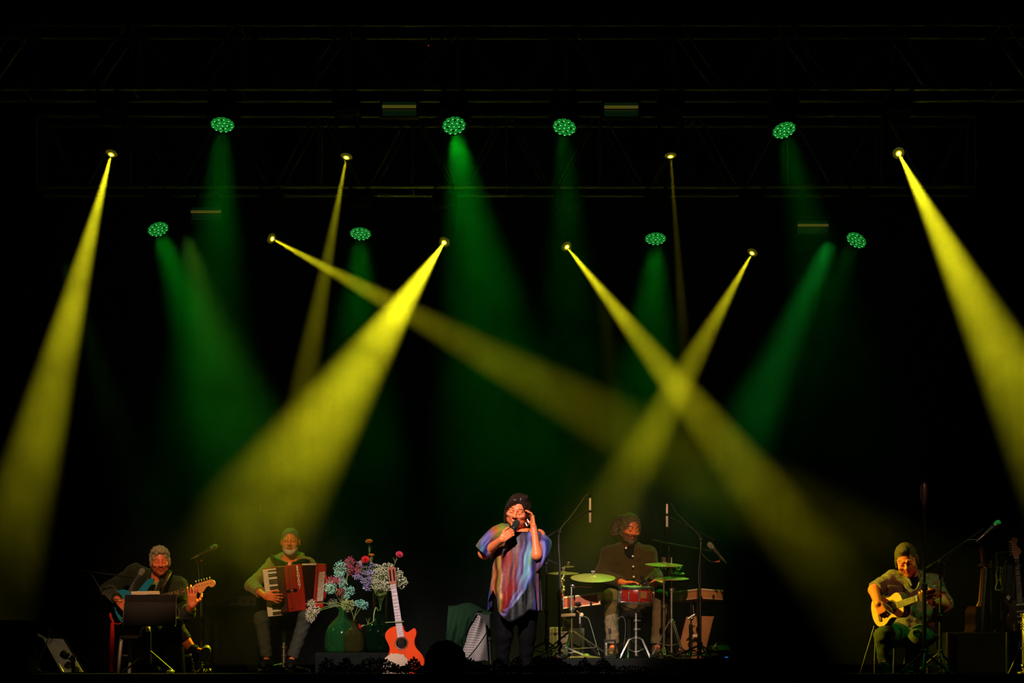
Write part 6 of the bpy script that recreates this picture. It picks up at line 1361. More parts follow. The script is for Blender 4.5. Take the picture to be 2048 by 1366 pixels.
def kef(u, v):
    L = P(951 + (977 - 951) * u, 1230 + 8 * u * u, .30).x; top = 1229 + 14 * u ** 2; bot = 1322
    xl = 953 - 34 * (v ** .75); xr = 968 + 9 * v ** .5; px = xl + (xr - xl) * u; py = top + (bot - top) * v; y = .36 - .10 * math.sin(math.pi * u) + .022 * math.sin(9 * u + 5 * v) - .05 * v
    return P(px, py, y)
cloth('checkered_scarf', 'black and white chequered scarf hanging over the chair beside the singer', kef, 40, 50, km, 'scarf')
shm = mat('dark_green_shawl', (.006, .018, .008), .9, 0, .4, 60, bump=.5, bscale=120)
def shawl(u, v):
    # from the left tip over the chair back and down to the right
    px = 897 + 86 * u; ridge = 1206 + 26 * (abs(u - .32) ** 1.4) + 3 * math.sin(u * 9); drop = (92 - 62 * u) * (1 if u < .45 else max(.22, 1 - (u - .45) * 3.2)); py = ridge + drop * v
    y = .56 - .24 * math.sin(min(1, v * 1.6) * math.pi / 2) + .025 * math.sin(u * 22 + v * 3) - .02 * v
    return P(px - 8 * v * (1 - u), py, y)
cloth('shawl', 'dark green fringed shawl over the top of the draped chair', shawl, 44, 26, shm, 'shawl')
b = MB(); rng = random.Random(3)
for i in range(46):
    u = i / 45 * .46; p = shawl(u, 1.0); q = p + Vector((rng.uniform(-.03, .01), rng.uniform(-.01, .01), -rng.uniform(.05, .12))); q.z = max(q.z, .01); b.tube([p, p.lerp(q, .5) + Vector((rng.uniform(-.01, .01), 0, 0)), q], .0018, 4, False)
t = bpy.data.objects['shawl']; ORG['shawl'] = t.location.copy(); b.build('fringe', shm, t, kind='stuff')
# ------------------------------------------------------------------ drum riser and kit
t = thing('drum_riser', 'low black carpeted riser under the drum kit', 'riser', (P(1285, 1340, 2.3).x, 2.3, 0)); xa, xb = P(1064, 1319, .86).x, P(1494, 1319, .86).x
b = MB(); b.box(((xa + xb) / 2, 2.26, RZ / 2 - .002), (xb - xa, 2.8, RZ - .004)); b.build('frame', mat('riser_black', (.012, .013, .012), .8, 0, .3, 12), t, bevel=.006)
b = MB(); b.box(((xa + xb) / 2, 2.26, RZ), (xb - xa - .01, 2.79, .008)); b.build('carpet', mat('riser_carpet', (.015, .02, .014), .95, 0, .4, 40, bump=.4), t)
brass = mat('brass_cymbal', (.46, .38, .12), .45, .6, .12, 20); 
def cymbal(name, label, px, py, Y, rpx, tip, tilt_side=0.0, dome=.14, both=False, m=None):
    """a bowed disc with bell, hammered grooves as lathe steps; tip tilts the front edge up"""
    c = P(px, py, Y); r = rpx / sc(Y); ax = Vector((math.sin(math.radians(tilt_side)), math.sin(math.radians(tip)), math.cos(math.radians(tip)))).normalized(); t = thing(name, label, 'cymbal', c); h = r * dome
    up = [(r, -.0), (r * .9, h * .14), (r * .7, h * .34), (r * .5, h * .48), (r * .3, h * .58), (r * .2, h * .63), (r * .17, h * .74), (r * .10, h * .98), (.004, h * 1.06)]
    b = MB(); b.lathe([(max(.004, q - .001), z - .003) for q, z in up[::-1]] + up, c - ax * h * .5, ax, 48, False); b.build('bow', m or brass, t)
    b = MB(); b.lathe([(.004, -.03), (.004, h * .6 + .04)], c, ax, 8); b.build('rod', CHROME, t)
    b = MB(); b.lathe([(.014, h * .52), (.017, h * .52 + .006), (.014, h * .52 + .014)], c, ax, 12); b.build('felt', mat('felt', (.12, .11, .09), .95), t)
    b = MB(); b.lathe([(.006, h * .52 + .014), (.009, h * .52 + .02), (.007, h * .52 + .035)], c, ax, 10); b.box(c + ax * (h * .52 + .03), (.03, .004, .012)); b.build('wing_nut', CHROME, t)
    return t
def hardware(name, label, px, Y, ytop, ylegs, spread, arm=None, rot=.3, m=CHROME, r=.0095, legm=None, zlow=.02, double=True):
    top = P(px, ytop, Y); z0 = RZ + .004; base = Vector((top.x, Y, z0)); zl = P(px, ylegs, Y).z; t = thing(name, label, 'stand', base); s_ = sc(Y)
    zm = (top.z + zl) / 2
    b = MB(); b.tube([base + Vector((0, 0, zlow)), Vector((base.x, Y, zm))], r * 1.3, 10); b.build('lower_tube', m, t)
    b = MB(); b.tube([Vector((base.x, Y, zm - .02)), top], r * .9, 10); b.build('upper_tube', m, t)
    for z in (zm, zl): b = MB(); b.lathe([(r * 1.4, -.022), (r * 2.3, -.016), (r * 2.3, .016), (r * 1.4, .022)], (base.x, Y, z), n=12); b.tube([(base.x, Y, z), (base.x + .035, Y - .02, z)], .005, 6); b.build('clamp_collar', m, t)
    for k in range(3):
        a = rot + k * 2.0944; e = base + Vector((math.cos(a) * spread, math.sin(a) * spread, .012)); d = Vector((math.cos(a), math.sin(a), 0)); side = Vector((-d.y, d.x, 0)) * .009
        for sg in ((-1, 1) if double else (0,)):
            b = MB(); b.tube([Vector((base.x, Y, zl)) + d * .02 + side * sg, e + side * sg], .0055 if double else .009, 6); lg = b.build('leg', legm or m, t)
        b = MB(); b.tube([e + Vector((0, 0, .012)) - d * .03, e + d * .02 + Vector((0, 0, .004))], .014, 8); b.build('rubber_foot', BLACKP, lg)
        b = MB(); b.tube([Vector((base.x, Y, z0 + (zl - z0) * .35)), Vector((base.x, Y, zl)).lerp(e, .62)], .005, 6); b.build('leg_brace', m, t)
    if arm:
        q = [P(*p) for p in arm]; b = MB(); b.tube(q, .0085, 8); b.build('arm', m, t); b = MB(); b.ball(q[0], (.03, .022, .018), 12, 8); b.build('arm_clamp', m, t)
    return t
hardware('cymbal_stand', 'chrome boom stand with wide legs carrying the large ride cymbal', 1143, 1.25, 1174, 1262, .40, arm=[(1146, 1171.5, 1.25), (1184, 1173, 1.2), (1186, 1168, 1.2), (1186.5, 1154, 1.2)], rot=.32, r=.011)
cymbal('ride_cymbal', 'large brass ride cymbal, yellow lit, left of the snare drum', 1186, 1152.5, 1.2, 45, -14.5)
cymbal('crash_cymbal', 'medium brass cymbal behind the ride cymbal, by the sleeve of the singer', 1127, 1144.5, 1.75, 31, -8)
cymbal('splash_cymbal', 'small brass cymbal above the medium one, by the sleeve of the singer', 1136, 1132, 1.85, 13, -10)
hardware('cymbal_stand', 'thin chrome stand behind the overhead boom stand, with the two left rear cymbals', 1127, 1.8, 1134, 1262, .30, rot=.9, zlow=.02)
t = thing('shaker_cluster', 'string of metal shakers hanging below the left rear cymbals', 'shaker', P(1126, 1150, 1.55)); rng = random.Random(2)
b = MB(); b.tube([P(1124, 1147, 1.66), P(1124.5, 1152, 1.55), P(1127, 1190, 1.55)], .004, 6); b.build('cord', BLACKP, t)
for i in range(14): p = P(1125 + rng.uniform(-2.5, 3), 1150 + i * 2.7, 1.53 + rng.uniform(-.03, .02)); b = MB(); b.ball(p, (rng.uniform(.011, .017), .012, rng.uniform(.010, .018)), 8, 6); b.build('jingle', mat('yellow_brass', (.55, .48, .15), .3, .9), t)
b = MB(); b.ball(P(1125, 1191, 1.52), (.016, .012, .012), 8, 6); b.build('red_bead', mat('red_bead', (.5, .06, .02), .4), t)
# left percussion tray and right percussion tray: shallow wooden boxes on stands
def tray(name, label, corners, h, woodm, edgem, stand_px, Y, lining=None, towel=None):
    """corners: four points of the upper rim, going round"""
    q = [P(*c) for c in corners]; t = thing(name, label, 'tray', (sum((p.x for p in q)) / 4, Y, RZ)); dn = Vector((0, 0, -h))
    ins = sum(q, Vector()) / 4
    for i in range(4):
        a, c = q[i], q[(i + 1) % 4]; n_ = (ins - (a + c) / 2); n_.z = 0; n_ = n_.normalized() * .018
        b = MB(); b.hexa([a, c, c + dn, a + dn, a + n_, c + n_, c + dn + n_, a + dn + n_]); b.build('side_board', woodm, t, bevel=.003)
        b = MB(); b.hexa([a - n_ * .3 + Vector((0, 0, .008)), c - n_ * .3 + Vector((0, 0, .008)), c - n_ * .3 - Vector((0, 0, .010)), a - n_ * .3 - Vector((0, 0, .010)), a + n_ * 1.2 + Vector((0, 0, .008)), c + n_ * 1.2 + Vector((0, 0, .008)), c + n_ * 1.2 - Vector((0, 0, .010)), a + n_ * 1.2 - Vector((0, 0, .010))]); b.build('rim', edgem, t, bevel=.002)
        b = MB(); d2 = dn + Vector((0, 0, .009)); b.hexa([a + d2 - n_ * .2, c + d2 - n_ * .2, c + dn - n_ * .2, a + dn - n_ * .2, a + d2 + n_, c + d2 + n_, c + dn + n_, a + dn + n_]); b.build('bottom_edge', edgem, t)
    b = MB(); b.hexa([q[0] + dn, q[1] + dn, q[1] + dn + Vector((0, 0, .01)), q[0] + dn + Vector((0, 0, .01)), q[3] + dn, q[2] + dn, q[2] + dn + Vector((0, 0, .01)), q[3] + dn + Vector((0, 0, .01))]); b.build('base_board', woodm, t)
    cx = P(stand_px, 1340, Y).x; zt = ins.z - h
    b = MB(); b.tube([(cx, Y, RZ + .15), (cx, Y, zt + .005)], .014, 10); b.build('post', STEEL, t)
    for k in range(3): a = .6 + k * 2.0944; b = MB(); b.tube([(cx, Y, RZ + .24), (cx + math.cos(a) * .25, Y + math.sin(a) * .25, RZ + .012)], .009, 8); b.build('leg', STEEL, t)
    return t
padouk = mat('padouk_red_wood', (.36, .07, .02), .4, 0, .3, 24); pine = mat('pale_pine', (.62, .50, .24), .55, 0, .2, 24); oakb = mat('oak_brown', (.48, .22, .08), .45, 0, .25, 20)
t = tray('percussion_tray', 'slanted red wooden percussion tray with a pale rim, left of the drummer', [(1127, 1195, 1.40), (1200, 1186, 1.34), (1204, 1190, 1.75), (1134, 1197, 1.82)], .105, padouk, pine, 1160, 1.55)
b = MB(); b.hexa([P(1193, 1186, 1.32), P(1203.5, 1184, 1.33), P(1204, 1196, 1.33), P(1198.5, 1210, 1.33), P(1193, 1186, 1.36), P(1203.5, 1184, 1.40), P(1204, 1196, 1.40), P(1198.5, 1210, 1.38)]); b.build('end_panel', pine, t, bevel=.003)
for px in (1156, 1182): b = MB(); b.ball(P(px, 1207, 1.345), (.03 if px < 1160 else .012, .012, .016), 10, 8); b.build('clip', BLACKP, t)
t = tray('percussion_tray', 'pale and brown wooden percussion tray right of the hi-hat', [(1329, 1187.5, 1.95), (1400, 1178.5, 1.35), (1445.5, 1182, 1.62), (1382, 1189, 2.2)], .085, oakb, mat('pale_wood_edge', (.58, .42, .26), .5, 0, .2, 24), 1395, 1.7)
b = MB(); p = P(1363, 1196, 1.60); b.hexa([P(1362, 1190, 1.60), P(1367.5, 1191, 1.60), P(1363.5, 1203.5, 1.62), P(1358, 1202, 1.62), P(1362, 1190, 1.61), P(1367.5, 1191, 1.61), P(1363.5, 1203.5, 1.63), P(1358, 1202, 1.63)]); b.build('paper_tag', mat('tag_paper', (.62, .45, .36), .8), t)
b = MB(); b.box(P(1427, 1193, 1.49), (.018, .03, .028)); b.build('clip', BLACKP, t, bevel=.003)
# snare drum on its basket stand
def snare():
    Y = 1.20; c = P(1272, 1206, Y); s_ = sc(Y); r = 33 / s_; h = 30 / s_; ax = Vector((.02, -.10, 1)).normalized(); t = thing('snare_drum', 'red snare drum with chrome hoops between the knees of the drummer', 'drum', c)
    b = MB(); b.lathe([(r * .96, .0), (r, .008), (r, h - .008), (r * .96, h)], c, ax, 40); b.build('shell', mat('snare_red', (.24, .012, .008), .25, 0, .2, 20, coat=.5), t)
    for z in (-.004, h - .006): b = MB(); b.lathe([(r * 1.0, -.002), (r * 1.055, .0), (r * 1.065, .016), (r * 1.02, .022), (r * 1.0, .020)], c + ax * z, ax, 40, False); b.build('hoop', CHROME, t)
    b = MB(); b.lathe([(r * .99, h + .010), (.0005, h + .011)], c, ax, 40, False); b.build('drumhead', mat('drumhead_white', (.45, .45, .42), .6), t)
    u, v = ortho(ax)
    for i in range(10):
        a = 2 * math.pi * (i + .37) / 10; d = u * math.cos(a) + v * math.sin(a); p = c + d * r * 1.05
        b = MB(); b.tube([p + ax * .0, p + ax * (h + .01)], .0045, 6); b.build('tension_rod', CHROME, t)
        b = MB(); b.tube([c + d * r * 1.01 + ax * h * .25, c + d * r * 1.07 + ax * h * .30, c + d * r * 1.07 + ax * h * .70, c + d * r * 1.01 + ax * h * .75], .008, 8); b.build('lug', CHROME, t)
    d = Vector((.35, -.94, 0)); w_ = Vector((.94, .35, 0)); p = c + d * r * 1.012 + ax * h * .5; n_ = d * .004
    b = MB(); b.hexa([p - w_ * .035 + ax * .032, p + w_ * .035 + ax * .032, p + w_ * .035 - ax * .032, p - w_ * .035 - ax * .032, p - w_ * .035 + ax * .032 - n_, p + w_ * .035 + ax * .032 - n_, p + w_ * .035 - ax * .032 - n_, p - w_ * .035 - ax * .032 - n_]); b.build('badge', mat('badge_bronze', (.40, .20, .08), .4, .5), t)
    b = MB(); b.tube([c - d * r * .8 - w_ * r * 1.06 + ax * h * .2, c - w_ * r * 1.12 + ax * h * .1, c - w_ * r * 1.12 + ax * h * .8], .012, 8); b.build('strainer', CHROME, t)
    x = c.x; zc = P(1272, 1276, Y).z; t = thing('snare_stand', 'chrome tripod stand under the red snare drum', 'stand', (x, Y, RZ))
    b = MB(); b.tube([(x, Y, RZ + .03), (x, Y, c.z - .06)], .013, 10); b.build('tube', CHROME, t)
    for z in (zc, zc + .08, zc + .16, c.z - .07): b = MB(); b.lathe([(.015, -.014), (.024, -.010), (.024, .010), (.015, .014)], (x, Y, z), n=12); b.tube([(x, Y, z), (x + .04, Y - .02, z)], .006, 6); b.build('collar', CHROME, t)
    for k in range(3):
        a = -1.2 + k * 2.0944; d = Vector((math.cos(a), math.sin(a), 0)); b = MB(); b.tube([Vector((x, Y, c.z - .07)), Vector((x, Y, c.z - .035)) + d * r * .8, Vector((x, Y, c.z - .012)) + d * r * 1.08, Vector((x, Y, c.z + .02)) + d * r * 1.10], .0065, 8); b.build('basket_arm', CHROME, t)
        a += .5; d = Vector((math.cos(a), math.sin(a), 0)); e = Vector((x, Y, RZ + .012)) + d * .16
        for sg in (-1, 1): sd = Vector((-d.y, d.x, 0)) * .008 * sg; b = MB(); b.tube([Vector((x, Y, zc)) + d * .02 + sd, Vector((x, Y, zc)) + d * .07 - Vector((0, 0, .015)) + sd, e + sd], .0055, 6); lg = b.build('leg', mat('dull_chrome', (.22, .22, .21), .35, 1), t)
        b = MB(); b.tube([e - d * .03 + Vector((0, 0, .02)), e + d * .015], .012, 8); b.build('rubber_foot', BLACKP, lg); b = MB(); b.tube([Vector((x, Y, RZ + .06)), Vector((x, Y, zc)).lerp(e, .55)], .005, 6); b.build('leg_brace', CHROME, t)
snare()
t = thing('drum_microphone', 'small black clip microphone over the rim of the red snare', 'microphone', P(1287, 1170, 1.04)); b = MB(); b.lathe([(.013, -.03), (.016, -.02), (.016, .03), (.008, .04)], P(1286, 1160, 1.03), (-.3, .2, .9), 14); b.build('body', BLACKP, t); b = MB(); b.box(P(1289, 1168, 1.04), (.05, .03, .05)); b.tube([P(1284, 1150, 1.04), P(1285, 1158, 1.03)], .005, 6); b.build('clip', BLACKM, t, bevel=.006); b = MB(); b.ball(P(1289, 1167, 1.015), .009, 8, 6); b.build('screw', CHROME, t)
t = thing('brush', 'pale flared brush standing out of the fist of the drummer', 'brush', P(1293, 1158, 1.42)); a_, c_ = P(1290, 1160, 1.42), P(1313, 1141, 1.40); d = (c_ - a_).normalized(); u, v = ortho(d); L = (c_ - a_).length
b = MB(); b.lathe([(.008, 0), (.011, L * .3), (.018, L * .8), (.020, L)], a_, d, 14); b.build('bristles', mat('pale_bristle', (.62, .58, .30), .8, 0, .25, 120, bump=.5, bscale=300), t); b = MB(); b.tube([a_ - d * .10, a_ + d * .01], .007, 8); b.build('handle', BLACKP, t)
# right cymbals
hardware('cymbal_stand', 'slim chrome rod stand with the upper green-lit cymbal on the right', 1327.5, 1.15, 1126, 1300, .16, rot=.5, m=mat('aged_chrome', (.55, .52, .38), .25, 1), zlow=.005)
cymbal('crash_cymbal', 'upper green-lit cymbal on the slim rod stand at the right of the drummer', 1328, 1127, 1.15, 38, -9.0, 1.5)
t = thing('cymbal_mute', 'dark felt mute on top of the upper right cymbal', 'mute', P(1327.5, 1119, 1.15)); b = MB(); b.lathe([(.019, -.018), (.021, -.015), (.021, .014), (.017, .018)], P(1327.5, 1118.5, 1.15), (0, .07, 1), 16); b.build('felt', mat('felt_dark', (.06, .05, .03), .95), t)
hardware('hi_hat_stand', 'chrome tripod stand with the lower cymbal, in front of the right trouser leg', 1343, 1.30, 1115, 1243, .19, rot=1.1)
cymbal('hi_hat', 'lower green-lit cymbal on the hi-hat stand right of the drummer', 1343, 1154.5, 1.30, 35, -7.5, -1, dome=.18)
t = thing('jingle_ring', 'ring of metal jingles between the two right cymbals', 'tambourine', P(1343, 1136, 1.30)); c = P(1343, 1136, 1.30)
b = MB(); b.lathe([(.075, -.006), (.082, -.006), (.082, .006), (.075, .006), (.075, -.006)], c, (0, .1, 1), 28, False); b.tube([c - Vector((.08, 0, 0)), c + Vector((.08, 0, 0))], .006, 6); b.build('frame', BLACKM, t)
for i in range(12): a = i * math.pi / 6; p = c + Vector((math.cos(a) * .078, math.sin(a) * .078, .004 * (-1) ** i)); b = MB(); b.lathe([(.017, -.004), (.020, -.002), (.004, .004), (.020, .006), (.017, .009)], p, (.4 * math.cos(i), .8 * math.sin(i * 2), 1), 12); b.build('jingle', CHROME, t)
for i, (px, py) in enumerate(((1353, 1145), (1364, 1147.5))): t = thing('finger_cymbal', 'tiny green-lit cymbal ' + ('nearer' if i == 0 else 'farther from') + ' the hi-hat rod', 'cymbal', P(px, py, 1.3)); b = MB(); b.lathe([(.0005, .012), (.012, .009), (.024, 0), (.026, -.003), (.0005, .006)], P(px, py, 1.3), (0, .1, 1), 18, False); b.build('bow', brass, t); b = MB(); b.tube([P(px, py, 1.3), P(1343, 1148, 1.3)], .003, 5); b.build('arm', CHROME, t)
# wooden box drum, its stand, electronics
def cajon():
    Y = 1.7; t = thing('box_drum', 'wooden box drum standing askew, green on its left face and brown on its right', 'drum', (P(1388, 1310, Y).x, Y, RZ)); d1 = Vector((-.55, .84, 0)) * .30; d2 = Vector((.80, .60, 0)) * .20; lean = Vector((.10, .03, .40)); o_ = P(1380, 1309, 1.45); o_.z = RZ + .006
    b0 = [o_, o_ + d2 * .9, o_ + d2 * .9 + d1 * .7, o_ + d1 * .7]; top = [p + lean for p in b0]
    w1 = mat('box_drum_wood', (.40, .20, .09), .5, 0, .25, 16)
    for i, nm in ((0, 'front_board'), (1, 'side_board'), (2, 'rear_board'), (3, 'side_board')):
        a, c = b0[i], b0[(i + 1) % 4]; e, f_ = top[(i + 1) % 4], top[i]; ce = sum(b0, Vector()) / 4; n_ = (ce - (a + c) / 2).normalized() * .014; b = MB(); b.hexa([f_, e, c, a, f_ + n_, e + n_, c + n_, a + n_]); b.build(nm, w1, t, bevel=.003)
    b = MB(); b.hexa([top[3], top[2], top[1], top[0]] + [p - Vector((0, 0, .014)) for p in (top[3], top[2], top[1], top[0])]); b.build('top_board', w1, t, bevel=.003)
    p = P(1393, 1271, 1.40); b = MB(); b.box(p, (.075, .03, .024), Matrix.Rotation(-.1, 3, 'Y')); b.build('label_strip', mat('pale_strip', (.6, .48, .36), .6), t)
cajon()
hardware('cymbal_stand', 'small black and chrome stand before the wooden box drum', 1382, 1.22, 1206, 1300, .14, rot=.2, m=BLACKM, r=.008); 
t = thing('mallet_holder', 'chrome clamp on the small stand before the wooden box drum', 'clamp', P(1384, 1232, 1.2)); b = MB(); b.tube([P(1376, 1238, 1.2), P(1390, 1229, 1.2)], .012, 8); b.tube([P(1386, 1210, 1.2), P(1388, 1231, 1.2)], .006, 8); b.build('bar', CHROME, t); b = MB(); b.ball(P(1383.5, 1237, 1.18), .018, 10, 8); b.build('knob', CHROME, t)
t = thing('mixer', 'small electronic box with switches and tiny lamps at the right end of the riser', 'mixer', P(1440, 1318, 1.15)); p0 = P(1440, 1306, 1.15); p0.z = RZ + .06
b = MB(); b.box(p0, (.17, .16, .10), Matrix.Rotation(.35, 3, 'X')); cs = b.build('case', BLACKP, t, bevel=.012)
for i in range(6): b = MB(); b.box(P(1424 + i * 2.4, 1309, 1.04), (.007, .012, .022)); b.build('fader', mat('fader_cream', (.6, .55, .35), .4), cs)
for px, py, cl, nm in ((1426, 1297, (.6, .5, .35), 'cream_knob'), (1432, 1296, (.25, .03, .02), 'dark_red_knob'), (1435, 1297.5, (.6, .03, .03), 'red_knob'), (1452, 1298, (.4, .4, .38), 'grey_knob')): b = MB(); b.lathe([(.010, 0), (.009, .014)], P(px, py, 1.05), (0, -.9, .3), 10); b.build('knob', mat(nm, cl, .4), cs)
b = MB(); b.ball(P(1453, 1314.5, 1.02), (.016, .008, .006), 8, 6); b.build('blue_lamp', mat('blue_pilot', (0, .02, .1), .4, emit=(.02, .18, .6), estr=.6), cs)
b = MB(); b.tube(spline([P(1428, 1297, 1.15), P(1433, 1287, 1.16), P(1445, 1286, 1.18), P(1456, 1292, 1.18), P(1462, 1306, 1.15)], 6), .0045, 6); b.build('handle', STEEL, t)
# trunk, pedal, stray cymbal, bar
t = thing('equipment_trunk', 'pale grey trunk with a dark side behind the left drum stands', 'case', (P(1132, 1340, 1.7).x, 1.7, RZ)); A = [P(1098, 1258, 1.55), P(1106, 1254, 1.45), P(1139, 1254, 1.42), P(1169, 1256, 1.72)]; z1 = A[1].z
gm = mat('trunk_grey', (.46, .45, .43), .6, 0, .15, 14, bump=.15); dm_ = mat('trunk_dark', (.04, .055, .035), .7, 0, .2, 14); x0, x1, x2 = P(1099, 1340, 1.45).x, P(1140, 1340, 1.45).x, P(1169, 1340, 1.45).x; zb_ = RZ + .008
b = MB(); b.box(((x0 + x1) / 2, 1.65, (z1 + zb_) / 2), (x1 - x0, .40, z1 - zb_)); b.build('case_body', gm, t, bevel=.012)
b = MB(); b.box(((x1 + x2) / 2 + .002, 1.66, (z1 + zb_) / 2 - .004), (x2 - x1, .38, z1 - zb_ - .012)); b.build('case_dark_part', dm_, t, bevel=.010)  # right part of the trunk in a darker greenish tone
for x in (x0 + .025, x1 - .012): b = MB(); b.box((x, 1.445, (z1 + zb_) / 2), (.012, .012, z1 - zb_ - .03)); b.build('edge_strip', mat('trunk_strip', (.20, .20, .18), .5), t)
b = MB(); b.box(((x0 + x1) / 2, 1.445, z1 - .055), (x1 - x0 - .02, .01, .010)); b.build('lid_seam', mat('trunk_strip', (.20, .20, .18), .5), t)
b = MB(); b.box(((x0 + x1) / 2 + .03, 1.44, z1 - .08), (.06, .012, .020)); b.build('latch', STEEL, t)
t = thing('percussion_bar', 'short pinkish metal bar clamped across the ride cymbal stand', 'bar', P(1136, 1231, 1.22)); b = MB(); b.hexa([P(1120, 1228, 1.20), P(1151, 1226.5, 1.20), P(1151, 1232.5, 1.20), P(1120, 1234.5, 1.20), P(1120, 1228, 1.28), P(1151, 1226.5, 1.28), P(1151, 1232.5, 1.28), P(1120, 1234.5, 1.28)]); b.build('bar', mat('pinkish_steel', (.42, .34, .30), .4, .6, .3, 60), t, bevel=.004)
for px, py, nm in ((1136, 1244, 'lower, left'), (1163, 1230, 'upper, right')): t = thing('mallet', 'cream headed mallet under the red percussion tray, ' + nm, 'mallet', P(px, py, 1.35)); b = MB(); b.ball(P(px, py, 1.35), .022, 12, 8); b.build('mallet_head', mat('cream_felt', (.5, .42, .26), .95), t); b = MB(); b.tube([P(px, py, 1.35), P(px - 9, py - 8, 1.30)], .005, 6); b.build('handle', oakb, t)
t = thing('foot_pedal', 'black foot pedal with a coil spring under the left shoe of the drummer', 'pedal', P(1220, 1316, 1.30)); c = P(1219, 1318, 1.36); c.z = RZ + .01
b = MB(); b.box(c + Vector((0, .03, .006)), (.11, .26, .012)); b.build('base_plate', BLACKM, t, bevel=.003); b = MB(); b.box(c + Vector((0, .08, .045)), (.085, .22, .012), Matrix.Rotation(.25, 3, 'X')); b.build('footboard', BLACKM, t, bevel=.003)
for sx in (-1, 1): b = MB(); b.tube([c + Vector((sx * .048, -.07, 0)), c + Vector((sx * .048, -.07, .17))], .008, 8); b.build('post', BLACKM, t)
b = MB(); b.tube([c + Vector((-.055, -.07, .165)), c + Vector((.055, -.07, .165))], .009, 8); b.tube([c + Vector((0, -.07, .165)), c + Vector((0, -.05, .24))], .006, 6); b.build('axle', BLACKM, t); b = MB(); b.tube([c + Vector((0, -.05, .225)), c + Vector((0, -.05, .275))], .014, 10); b.build('beater', BLACKP, t)
pts = [c + Vector((-.035 + .011 * math.cos(i * .7), -.085 + .011 * math.sin(i * .7), .02 + .13 * i / 72)) for i in range(73)]; b = MB(); b.tube(pts, .0026, 5); b.build('spring', mat('bright_spring', (.8, .65, .62), .3, .8), t)
cable('cable', [P(1219, 1278, 1.29), P(1221, 1250, 1.29), P(1227, 1240, 1.28), P(1238, 1236, 1.27), P(1246, 1234, 1.26), P(1251, 1250, 1.26), P(1248, 1290, 1.27), P(1240, 1317.5, 1.3)], .0028, CABLE, 'thin cable arching past the left shin of the drummer')
t = thing('spare_cymbal', 'yellow cymbal lying flat on the front of the riser', 'cymbal', P(1172, 1316, 1.0)); c = P(1172, 1316, 1.02); c.z = RZ + .012; b = MB(); b.lathe([(.14, 0), (.10, .010), (.05, .018), (.035, .022), (.02, .036), (.004, .038)], c, (0, -.02, 1), 40); b.build('bow', mat('yellow_cymbal', (.55, .45, .10), .4, .6), t)
t = thing('folded_cloth', 'flat yellow cloth folded on the riser beside the spare cymbal', 'cloth', P(1150, 1318, 1.05)); b = MB(); c = P(1152, 1318, 1.12); c.z = RZ + .014; b.box(c, (.22, .14, .02)); b.build('cloth', mat('ochre_cloth', (.30, .24, .05), .9, 0, .3, 40, bump=.5), t, bevel=.008)
cable('cable', [P(1320, 1317, 1.0), P(1340, 1311, 1.02), P(1352, 1316, .98), P(1375, 1314, .97), P(1398, 1311, 1.0), P(1425, 1317, .99)], .006, mat('green_cable', (.06, .12, .05), .5), 'thick cable lying along the front of the riser')
cable('cable', [P(1158, 1232, 1.55), P(1167, 1233, 1.5), P(1176, 1237, 1.48), P(1182, 1252, 1.46), P(1190, 1280, 1.42), P(1199, 1310, 1.38)], .0035, mat('green_cable', (.06, .12, .05), .5), 'cable arching down from the red percussion tray')
# bass end of things on the floor behind the kit
# ------------------------------------------------------------------ far right: black box, rack, towel, frame, yellow-lit stand
t = thing('black_case', 'large black case under the leaning guitars at the far right', 'case', (P(1962, 1340, .9).x, 1.05, 0)); xa, xb = P(1893, 1340, .75).x, P(2016, 1340, .75).x; zt = P(1960, 1264.5, .75).z
b = MB(); b.box(((xa + xb) / 2, 1.15, zt / 2), (xb - xa, .8, zt)); b.build('case_body', mat('case_black', (.005, .005, .005), .9, 0, .2, 10, spec=.1), t, bevel=.012)
for x in (xa + .01, xb - .01): b = MB(); b.box((x, .745, zt / 2), (.022, .022, zt)); b.build('corner_rail', mat('case_rail', (.02, .02, .02), .4, .5), t, bevel=.004)
t = thing('capo', 'small bent wire clip lying on the black case at the far right', 'clip', P(2000, 1264, .85)); b = MB(); q = [P(1988, 1264, .85), P(1990, 1261, .85), P(1998, 1260.5, .85), P(2001, 1262.5, .85), P(2008, 1260.5, .85)]; b.tube(q, .0045, 6); b.build('wire', STEEL, t)
t = thing('guitar_rack', 'black guitar rack with an upper crossbar at the far right', 'rack', (P(2000, 1340, 1.55).x, 1.55, 0)); Y = 1.50; zb_ = P(2000, 1133, Y).z
b = MB(); b.tube([P(1953, 1132.5, Y), P(1981, 1135, Y), P(2000, 1135.5, Y), P(2030, 1133.5, Y), P(2058, 1129.5, Y)], .013, 10); b.build('crossbar', mat('rack_black', (.02, .025, .02), .35), t)
for px in (1983, 2004, 2056): b = MB(); p = P(px, 1134, Y + .03); b.tube([(p.x, Y + .03, .0), (p.x, Y + .03, p.z)], .013, 10); b.build('upright', BLACKM, t)
for px in (1957, 1975, 1987, 2004, 2027, 2045): p = P(px, 1131, Y); b = MB(); b.tube([p, p + Vector((0, -.10, .0)), p + Vector((0, -.12, .035))], .010, 8); b.build('yoke_peg', mat('foam_peg', (.10, .09, .05), .8), t)
b = MB(); p = P(1957, 1340, Y); b.tube([(P(1945, 1340, Y).x, Y - .25, .014), (P(2060, 1340, Y).x, Y - .25, .014)], .014, 8); b.build('base_rail', BLACKM, t)
for px in (1983, 2056): p = P(px, 1340, Y); b = MB(); b.tube([(p.x, Y + .03, .014), (p.x, Y - .25, .014)], .013, 8); b.build('base_foot', BLACKM, t)
t = thing('picture_frame', 'thin pale rectangular frame standing behind the towel at the far right', 'frame', P(2012, 1160, 1.9)); q = [P(1992.5, 1105.5, 1.9), P(2032, 1101.5, 1.9), P(2032, 1159, 1.9), P(1993, 1160, 1.9)]
